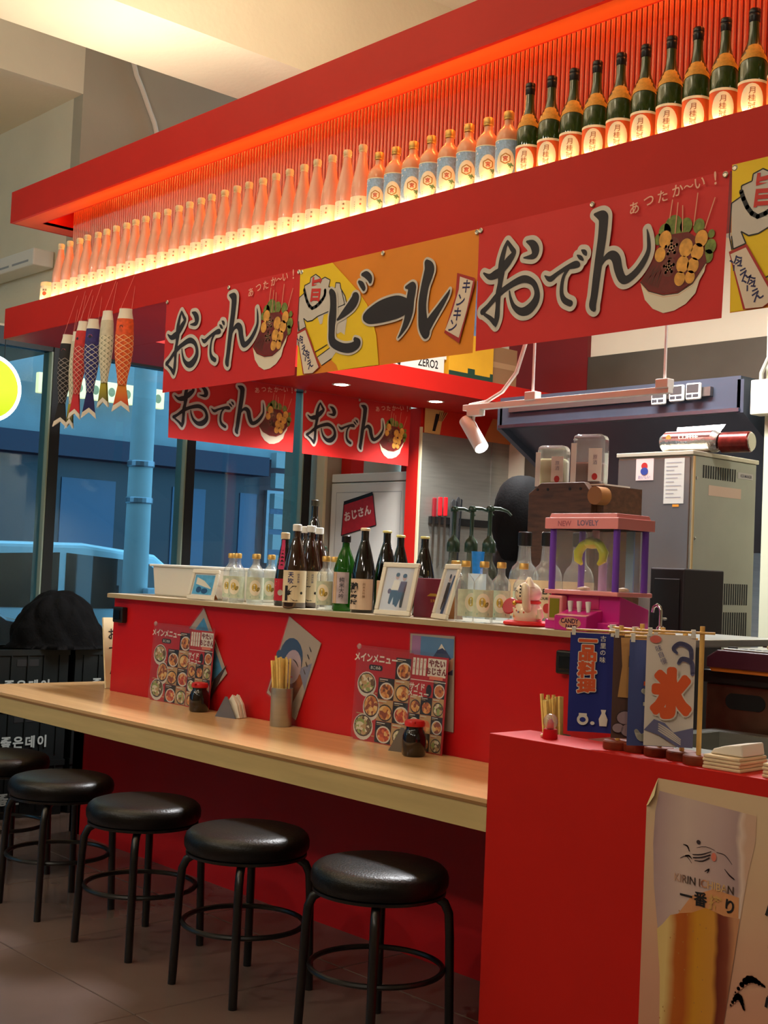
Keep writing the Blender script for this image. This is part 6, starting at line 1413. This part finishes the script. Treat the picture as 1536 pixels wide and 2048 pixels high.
# snow globe and chopstick holder
t = thing('snow_globe', 'tiny glass snow globe with red base on the panel corner', 'snow globe', (-2.318, 2.735, PZ))
MB().lathe([(0,0),(0.020,0),(0.021,0.003),(0.019,0.026),(0,0.026)], 22).build('base', M('globe_red', (196, 20, 30), 0.3), t, smooth=True)
MB().lathe([(0.020*math.sin(PI*k/12), 0.046-0.022*math.cos(PI*k/12)) for k in range(13)], 22).build('globe', CLEAR, t, smooth=True)
MB().lathe([(0.0,0.026),(0.010,0.028),(0.009,0.044),(0.004,0.052),(0,0.054)], 12).build('figure', M('globe_figure', (206, 60, 44), 0.5), t, smooth=True)
MB().lathe([(0.0055*math.sin(PI*k/8), 0.006-0.0055*math.cos(PI*k/8)) for k in range(9)], 12, c=(-0.022, -0.008, 0)).build('bead', M('bead_cream', (236, 206, 160), 0.3), t, smooth=True)
# folded hand towels
for i, (x, y, w, rz, lb) in enumerate(((-1.745, 2.735, 0.105, 0.05, 'stack of folded beige towels beside the cream flag'), (-1.585, 2.735, 0.095, -0.06, 'stack of folded beige towels farther along the panel'))):
    t = thing('towel_stack', lb, 'towels', (x, y, PZ), rz)
    for k in range(4): m = MB(); m.box(-w/2*0.9+0.002*(k % 2), w/2*1.05-0.003*(k % 2), -0.06, 0.07, 0.0085*k, 0.0085*k+0.0082); m.build('towel', M('towel_beige', (226, 200, 160), 0.9, var=0.05, scale=30), t, bevel=0.003)
    m = MB(); m.prism([(-0.04,0.0),(0.05,0.0),(0.045,0.03),(0.0,0.022),(-0.03,0.012)], -0.04, 0.065, plane='xz'); m.v = [(x_, y_, z_+0.0345) for x_, y_, z_ in m.v]; m.build('top_towel', M('towel_white', (232, 222, 206), 0.9), t, bevel=0.004)
# beer poster
t = thing('beer_poster', 'curling beer poster with a tall glass pasted on the red panel', 'poster', (-1.934, 2.657, 0.0))
m = MB(); m.pl([(-0.004,0.0),(0.7,0.0),(0.7,0.862),(0.032,0.862),(0.0,0.79)], 0.0, 0); m.build('sheet', rampmat('poster_paper', [(0.0,(196,136,96)),(0.5,(206,150,122)),(1.0,(214,184,146))], 2, 0.0, 0.86, 0.55, 0.1), t)
m = MB(); m.add([(0.0,-0.001,0.79),(0.032,-0.001,0.862),(0.030,-0.012,0.82),(0.012,-0.010,0.795)], [(0,1,2,3)]); m.build('curled_corner', M('poster_back', (232, 214, 160), 0.6), t)
GLS = [(0.037,0.832),(0.027,0.78),(0.024,0.702),(0.030,0.603),(0.045,0.504),(0.057,0.391),(0.060,0.278),(0.058,0.0)]
GRS = [(0.307,0.815),(0.306,0.754),(0.290,0.684),(0.276,0.598),(0.264,0.513),(0.250,0.412),(0.238,0.329),(0.232,0.0)]
m = MB()
for k in range(len(GLS)-1): m.pl([GLS[k], GLS[k+1], GRS[k+1], GRS[k]], 0.001, 0)
m.build('foam_print', rampmat('poster_foam', [(0.0,(140,108,112)),(0.12,(176,146,144)),(0.42,(206,178,164)),(0.75,(190,160,154)),(0.92,(176,146,142)),(0.96,(222,196,178)),(1.0,(206,166,140))], 0, 0.02, 0.31, 0.5, 0.05), t)
m = MB()
m.pl([(0.044,0.50),(0.060,0.515),(0.081,0.541),(0.110,0.552),(0.143,0.561),(0.18,0.58),(0.229,0.572),(0.272,0.575),(0.264,0.513),(0.250,0.412),(0.238,0.329),(0.232,0.0),(0.058,0.0),(0.060,0.278),(0.057,0.391)], 0.002, 0)
m.build('beer_print', rampmat('poster_beer', [(0.0,(140,64,10)),(0.07,(216,180,110)),(0.22,(222,190,120)),(0.34,(180,90,16)),(0.46,(176,84,14)),(0.58,(206,140,30)),(0.76,(206,140,50)),(0.82,(110,36,16)),(0.92,(130,60,36)),(1.0,(196,136,96))], 0, 0.03, 0.275, 0.5, 0.03), t)
m = MB(); m.pl([(0.10,0.545),(0.14,0.60),(0.20,0.628),(0.268,0.622),(0.268,0.575),(0.229,0.570),(0.18,0.578),(0.143,0.56)], 0.0016, 0); m.build('amber_haze_print', M('print_amber', (206, 140, 90), 0.6, var=0.1, scale=14), t)
m = MB(); m.text('KIRIN ICHIBAN', 0.026, 0.172, 0.635, 0.003, 0, bold=0.012, sx=0.95); m.build('brand_lettering', rampmat('print_fade', [(0.0,(216,170,140)),(0.16,(150,110,90)),(0.26,(50,34,28)),(0.42,(50,34,28)),(0.5,(190,120,80)),(0.6,(216,170,110)),(0.82,(216,170,110)),(0.88,(70,50,36))], 0, 0.084, 0.26, 0.5), t)
m = MB()
for k, ch in enumerate('一番搾り'): m.text(ch, 0.036, 0.125+0.040*k, 0.597, 0.003, 0 if k in (0, 1, 3) else 1, bold=0.03)
m.build('name_lettering', [INK, M('print_honey', (206, 156, 84), 0.6)], t)
m = MB()   # running beast emblem as loose brush marks
m.ell(0.155, 0.729, 0.006, 0.005, 0.003, 0)
for s in ([(0.112,0.716,0.0015),(0.124,0.714,0.004),(0.130,0.703,0.002)], [(0.120,0.690,0.004),(0.130,0.692,0.004),(0.138,0.686,0.0015)], [(0.140,0.697,0.002),(0.165,0.702,0.0028),(0.190,0.713,0.002)], [(0.142,0.690,0.003),(0.165,0.695,0.003),(0.188,0.705,0.003)], [(0.146,0.684,0.002),(0.168,0.687,0.003),(0.186,0.698,0.0028)], [(0.105,0.682,0.0012),(0.122,0.690,0.002),(0.138,0.676,0.0012)], [(0.175,0.664,0.002),(0.186,0.671,0.004),(0.181,0.661,0.0015)], [(0.228,0.680,0.0015),(0.242,0.668,0.0035),(0.254,0.662,0.003)], [(0.205,0.714,0.0012),(0.228,0.712,0.002),(0.248,0.694,0.0012)], [(0.15,0.715,0.001),(0.175,0.722,0.0015),(0.20,0.718,0.001)]): m.stroke(s, 0.003, 0, sub=3)
m.ell(0.198, 0.702, 0.007, 0.010, 0.0028, 1); m.build('emblem', [M('print_dark', (56, 38, 44), 0.6), M('print_salmon', (222, 120, 96), 0.6)], t)
random.seed(9); m = MB()
for k in range(46): m.ell(random.uniform(0.06, 0.235), random.uniform(0.02, 0.56), 0.0016, 0.0022, 0.003, 0, n=6)
b_ = m.build('bubble_print', M('print_bubble', (176, 120, 60), 0.5), t); b_['kind'] = 'stuff'
m = MB(); m.line([(0.354,0.645),(0.346,0.618),(0.340,0.598)], 0.007, 0.003, 0); m.line([(0.356,0.560),(0.350,0.530),(0.356,0.502)], 0.007, 0.003, 0); m.line([(0.346,0.395),(0.350,0.418),(0.362,0.424)], 0.007, 0.003, 0); m.text('おいしい', 0.085, 0.47, 0.50, 0.003, 0, bold=0.02, vertical=True, gap=1.2)
m.build('side_lettering', INK, t)
m = MB(); m.stroke([(0.262,0.40,0.003),(0.30,0.445,0.018),(0.34,0.44,0.006)], 0.0025, 0); m.stroke([(0.252,0.37,0.003),(0.275,0.40,0.016),(0.29,0.375,0.006)], 0.0025, 0); m.build('faint_drawing', M('print_dim', (196, 140, 116), 0.6), t)

# ================================================================== CRATES, COAT AND OTHER FACADE SIDE THINGS
CR = M('crate_plastic', (11, 17, 17), 0.5, spec=0.3); 
def crate(loc, label, rz=0.0):
    t = thing('bottle_crate', label, 'crate', loc, rz, 'dark soju crates by the window')
    L, D_, H = 0.46, 0.36, 0.285; w = 0.012
    MB().box(-L/2, L/2, -D_/2, D_/2, 0, 0.014).build('bottom', CR, t)
    for (nm, q) in (('side_wall', (-L/2, L/2, -D_/2, -D_/2+w, 0.014, H-0.03)), ('side_wall', (-L/2, L/2, D_/2-w, D_/2, 0.014, H-0.03)), ('end_wall', (-L/2, -L/2+w, -D_/2+w, D_/2-w, 0.014, H-0.03)), ('end_wall', (L/2-w, L/2, -D_/2+w, D_/2-w, 0.014, H-0.03))): MB().box(*q).build(nm, CR, t)
    m = MB(); a = 0.006; m.box(-L/2-a, L/2+a, -D_/2-a, -D_/2+w, H-0.03, H); m.box(-L/2-a, L/2+a, D_/2-w, D_/2+a, H-0.03, H); m.box(-L/2-a, -L/2+w, -D_/2+w, D_/2-w, H-0.03, H); m.box(L/2-w, L/2+a, -D_/2+w, D_/2-w, H-0.03, H); m.build('rim', CR, t)
    for k in range(5): MB().box(-L/2+0.05+0.09*k-0.004, -L/2+0.05+0.09*k+0.004, -D_/2-0.006, -D_/2, 0.03, H-0.03).build('rib', CR, t)
    m = MB(); m.box(-0.06, 0.06, -D_/2-0.0015, -D_/2, H-0.085, H-0.05); m.build('hand_hole', SLOT, t)
    for k, ch in enumerate('좋은데이'): MB().text(ch, 0.064, -0.10+0.066*k, 0.10, D_/2+0.007, 0, bold=0.035).build('letter', M('crate_white', (150, 156, 152), 0.6), t)
    return t
c0 = None
for (y, nst, x) in ((2.62, 2, -6.25), (3.12, 3, -6.32), (3.62, 3, -6.32), (4.10, 2, -6.35)):
    for k in range(nst):
        lb = 'dark green soju crate %s the stack %s' % (('at the floor of', 'in the middle of', 'on top of')[k] if nst == 3 else ('at the floor of', 'on top of')[k], {2.62: 'beside the far stool', 3.12: 'under the black jacket', 3.62: 'next to the red wall end', 4.10: 'deepest by the window'}[y])
        if c0 is None: c0 = crate((x, y, 0.286*k), lb, PI/2)
        else: clone(c0, (x, y, 0.286*k), PI/2, lb)
# puffer jacket
t = thing('puffer_jacket', 'black quilted puffer jacket heaped on the crates', 'jacket', (-6.30, 3.36, 0.858))
bm = bmesh.new(); bmesh.ops.create_icosphere(bm, subdivisions=5, radius=1.0)
for v in bm.verts:
    n_ = v.co.normalized(); q = 0.10*noise.noise(n_*1.7+Vector((3,1,2)))+0.04*noise.noise(n_*4)
    u = math.atan2(n_.y, n_.x)*5+n_.z*4; w_ = math.atan2(n_.y, n_.x)*5-n_.z*4
    ql = 0.05*min(1.0, abs(math.sin(u))*1.6)*min(1.0, abs(math.sin(w_))*1.6)
    r_ = 1.0+q+ql; z = n_.z*r_
    v.co = Vector((0.20*n_.x*r_, 0.245*n_.y*r_*(1.0 if z < 0.4 else 0.95), (0.30*z if z > 0 else 0.10*z)+0.0))
    if v.co.z < 0.0: v.co.z = max(v.co.z, 0.0); v.co.x *= 1.05; v.co.y *= 1.15
me = bpy.data.meshes.new('shell'); bm.to_mesh(me); bm.free(); me.shade_smooth()
me.materials.append(M('jacket_black', (5, 5, 6), 0.85, spec=0.1, bump=0.3, bscale=60)); o = bpy.data.objects.new('shell', me); COL.objects.link(o); o.parent = t
# ceiling spots, added fill bars, cable
for i, (x, y) in enumerate(ROOM_SPOTS):
    t = thing('ceiling_spot', 'black ceiling spotlight over the dining side', 'light', (x, y, 4.02), 0, 'ceiling spotlights of the dining side')
    MB().lathe([(0.05,-0.10),(0.055,-0.10),(0.055,0.08),(0.03,0.10),(0.0,0.10)], 20).build('can', BLACKM, t, smooth=True)
    MB().tube([(0,0,0.09),(0,0,0.92 if not (-3.2 < x < -2.5 or -6.485 < x < -5.825) else 0.18)], 0.01, 8).build('stem', BLACKM, t)
for (x, y) in FILL_BARS:
    t = thing('ceiling_fill_bar', 'slim unseen fill bar added to brighten the ceiling', 'light', (x, y, 3.40), 0, 'added fill bars over the dining side')
    MB().box(-0.82, 0.82, -0.13, 0.13, 0.0, 0.03).build('tray', BLACKM, t)
    for q in (-0.7, 0.7): MB().tube([(q, 0.12, 0.03), (q, 0.12, 1.55)], 0.004, 6).build('wire', BLACKM, t)
t = thing('kitchen_fill_panel', 'flat unseen fill panel added over the kitchen', 'light', (-4.1, 4.78, 3.605))
MB().box(-0.82, 0.82, -0.32, 0.32, 0.0, 0.04).build('tray', WHITE, t)
for q in (-0.7, 0.25): MB().box(q-0.02, q+0.02, 0.3, 2.61, 0.04, 0.07).build('arm', WHITE, t)
t = thing('side_fill_spot', 'white fill spot added out of view beside the kitchen', 'light', (-1.55, 4.35, 3.0))
MB().tube([(0.075, -0.025, 0.075), (0.005, -0.002, 0.005)], 0.045, 18).build('can', WHITE, t, smooth=True)
MB().tube([(0.06, -0.02, 0.09), (0.06, -0.02, 1.94)], 0.01, 8).build('stem', WHITE, t)
t = thing('ceiling_cable', 'white cable sagging down the wall above the windows', 'cable', (-7.99, 4.571, 4.4))
MB().tube([(0.02,0.0,0.55),(0.02,0.06,0.38),(0.02,0.112,0.294),(0.02,0.18,0.16),(0.02,0.225,0.08),(0.02,0.25,0.005),(0.02,0.26,-0.3)], 0.018, 8).build('cable', M('cable_white'), t, smooth=True)
t = thing('air_curtain', 'long white air curtain unit above the window header', 'air curtain', (-8.9, 4.235, 3.36))
MB().box(-1.3, 0.62, -0.16, 0.0, 0.0, 0.12).build('case', WHITEP, t, bevel=0.01)
for k in range(6): MB().box(-1.2+0.3*k, -0.95+0.3*k, -0.161, -0.159, 0.03, 0.045).build('louvre', M('louvre_grey', (150, 156, 166), 0.5), t)
# round neon sign hanging inside the glass
t = thing('neon_sign', 'round yellow green neon sign with pale blue rim in the window', 'sign', (-7.9, 3.63, 2.41), PI/2)
m = MB(); m.lathe([(0,0),(0.195,0),(0.195,0.02),(0,0.02)], 44); m.xf(Matrix.Rotation(PI/2, 4, 'X')); m.build('face', M('neon_lime', (190, 214, 20), 0.5, emit=0.9, ecol=(196, 220, 30)), t)
m = MB(); m.tube([(0.21*math.cos(2*PI*i/48), -0.012, 0.21*math.sin(2*PI*i/48)) for i in range(48)], 0.012, 8, closed=True); m.build('neon_tube', M('neon_ice', (220, 250, 255), 0.5, emit=5.0), t, smooth=True)
for x in (-0.1, 0.1): MB().tube([(x, 0, 0.19), (x, 0, 0.44)], 0.003, 6).build('wire', BLACK, t)

# ================================================================== STREET OUTSIDE
struct('ground', MB().box(-40, -8.1, -30, 40, -0.35, -0.12), M('asphalt', (52, 56, 64), 0.8, var=0.2, scale=2))
# building across the street
STU = M('stucco_blue_grey', (128, 146, 152), 0.9, var=0.08, scale=3, bump=0.2, bscale=80); DKW = M('shopfront_dark', (38, 40, 52), 0.4)
t = thing('building', 'dark shop building with pale stucco upper storey across the street', 'building', (-15.2, 10, -0.12))
MB().box(-6, 0, -22, 2.0, 3.02, 9.5).build('upper_wall', STU, t)
MB().box(-6, -0.1, -22, 1.3, 0, 3.02).build('shop_wall', DKW, t)
MB().box(-0.1, 0.25, -22, 1.2, 2.75, 3.02).build('awning', M('awning_navy', (30, 36, 58), 0.6), t)
MB().box(-6, -0.5, 1.3, 9, 0, 8.0).build('side_wall', M('brick_dim', (84, 62, 66), 0.8, var=0.3, scale=6), t)
for k in range(7): MB().box(-0.52, -0.12, -2.5+0.62*k-0.02, -2.5+0.62*k+0.02, 0, 2.75).build('shop_mullion', M('mullion_blue', (70, 90, 130), 0.4), t)
for (a, b) in ((-1.9, -1.1), (-0.2, 0.35), (0.95, 1.25)): MB().box(-0.10, -0.085, a, b, 0.9, 2.5).build('lit_pane', M('pane_blue', (62, 84, 112), 0.3), t)
for k in range(10): MB().box(0.0, 0.12, 1.42, 1.62, 0.2+0.30*k, 0.42+0.30*k).build('quoin_block', M('quoin_grey', (150, 156, 156), 0.8), t)
for (a, b, c, d_) in ((1.7,2.6,1.5,2.6),(3.2,4.1,1.5,2.6),(1.7,2.6,3.4,4.5),(3.2,4.1,3.4,4.5)):
    w_ = MB().box(-0.5, -0.44, a, b, c, d_).build('window_frame', M('frame_pale', (170, 180, 190), 0.5), t); MB().box(-0.44, -0.43, a+0.06, b-0.06, c+0.06, d_-0.06).build('window_pane', M('pane_blue'), w_)
# glowing panels added to stand for lantern reflections in the window glass
LIT = M('reflection_glow', (255, 226, 160), 0.5, emit=2.2, ecol=(255, 216, 150))
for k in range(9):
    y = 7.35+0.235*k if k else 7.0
    t = thing('reflection_panel', 'small square glowing panel standing in for a window reflection', 'sign', (-14.9, y if k else 6.55, 3.38), PI/2, 'glowing panels standing in for window reflections')
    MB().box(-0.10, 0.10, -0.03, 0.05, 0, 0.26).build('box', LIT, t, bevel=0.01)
    m = MB(); m.ell(0, 0.13, 0.05, 0.06, 0.031, 0); m.build('mark', M('panel_mark', (206, 170, 110), 0.5), t)
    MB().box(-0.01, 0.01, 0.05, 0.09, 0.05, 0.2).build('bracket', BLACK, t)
# utility pole
t = thing('utility_pole', 'pale concrete utility pole on the pavement', 'pole', (-10.75, 6.52, -0.12))
MB().lathe([(0.13,0),(0.11,3),(0.09,9)], 20).build('pole', M('pole_concrete', (176, 190, 192), 0.8, var=0.06, scale=4), t, smooth=True)
MB().box(0.08, 0.2, 0.02, 0.22, 1.05, 1.2).build('meter_box', M('meter_white', (180, 196, 206), 0.5), t, bevel=0.01)
for z in (2.0, 2.35): MB().lathe([(0.125,0),(0.13,0.01),(0.13,0.05),(0.125,0.06)], 20, c=(0,0,z)).build('band', M('band_steel', (150, 160, 170), 0.4, 0.8), t)
# cars
def car(loc, rz, paint, prof, label, glass, length, lamp, win):
    t = thing('car', label, 'car', loc, rz); W_ = 0.86
    m = MB(); m.prism(prof, -W_, W_, plane='xz'); b = m.build('body_shell', paint, t, bevel=0.05, seg=3)
    for s in (-1, 1):
        for wp in win: m = MB(); m.prism(wp, s*(W_+0.001)-0.004, s*(W_+0.001)+0.004, plane='xz'); m.build('side_window', glass, t)
        m = MB(); m.box(0.35*length-0.9, 0.35*length+0.2, s*W_-0.015, s*W_+0.015, 0.62, 0.66); m.build('door_strip', BLACK, t)
    for x in (length*0.19, length*0.80):
        for s in (-1, 1):
            m = MB(); m.lathe([(0,-0.1),(0.22,-0.1),(0.31,-0.09),(0.32,-0.05),(0.32,0.05),(0.31,0.09),(0.22,0.1),(0,0.1)], 26); m.xf(Matrix.Translation((x, s*0.76, 0.32)) @ Matrix.Rotation(PI/2, 4, 'X')); wl_ = m.build('wheel', M('tyre', (16, 16, 18), 0.7), t, smooth=True)
            m = MB(); m.lathe([(0,0.0),(0.19,0.0),(0.2,0.012),(0,0.02)], 20); m.xf(Matrix.Translation((x, s*0.865, 0.32)) @ Matrix.Rotation(-s*PI/2, 4, 'X')); m.build('hub_cap', M('hub_silver', (150, 156, 164), 0.3, 0.8), wl_, smooth=True)
    for s in (-1, 1):
        MB().box(-0.012, 0.10, s*0.66-0.16, s*0.66+0.16, 0.74, 0.90).build('tail_lamp', lamp, t, bevel=0.02)
        MB().box(length-0.12, length+0.01, s*0.62-0.16, s*0.62+0.16, 0.6, 0.74).build('head_lamp', M('lamp_clear', (220, 230, 240), 0.2), t, bevel=0.02)
        MB().box(length*0.60, length*0.60+0.12, s*0.86-(0.0 if s > 0 else 0.16), s*0.86+(0.16 if s > 0 else 0.0), 0.92, 1.04).build('mirror', paint, t, bevel=0.03)
    return t
GLK = M('car_glass', (14, 16, 22), 0.05, coat=0.5); TL = M('tail_red', (230, 30, 20), 0.3, emit=1.4, ecol=(255, 40, 20))
P1 = [(0.0,0.30),(0.02,0.95),(0.18,1.42),(0.5,1.58),(1.5,1.60),(2.3,1.52),(2.9,1.10),(3.55,0.95),(3.62,0.40),(3.5,0.25),(0.1,0.25)]
car((-11.9, 4.62, -0.12), PI/2, M('car_white', (206, 232, 240), 0.25, coat=0.6), P1, 'white hatchback car parked outside the window', GLK, 3.6, M('tail_dim', (150, 30, 30), 0.3), [[(0.28,0.98),(0.42,1.46),(1.25,1.50),(1.25,0.98)], [(1.32,0.98),(1.32,1.50),(2.2,1.44),(2.72,1.08),(2.6,0.98)]])
P2 = [(0.0,0.35),(0.02,0.92),(0.35,0.98),(0.95,1.36),(2.0,1.38),(2.9,0.98),(4.0,0.84),(4.2,0.45),(4.1,0.25),(0.1,0.25)]
car((-10.1, 4.86, -0.12), -PI/2, M('car_black', (20, 26, 44), 0.2, coat=0.7), P2, 'black car with glowing red tail lamp parked outside the window', GLK, 4.2, TL, [[(0.62,0.98),(1.0,1.30),(1.5,1.32),(1.5,0.98)], [(1.56,0.98),(1.56,1.32),(2.0,1.32),(2.7,0.99)]])

for o in bpy.data.objects:
    if o.type == 'MESH' and o.parent is not None and o.name.split('.')[0] in ('emblem', 'lettering', 'print', 'lid_lettering', 'front_lettering', 'small_lettering'): o['kind'] = 'stuff'
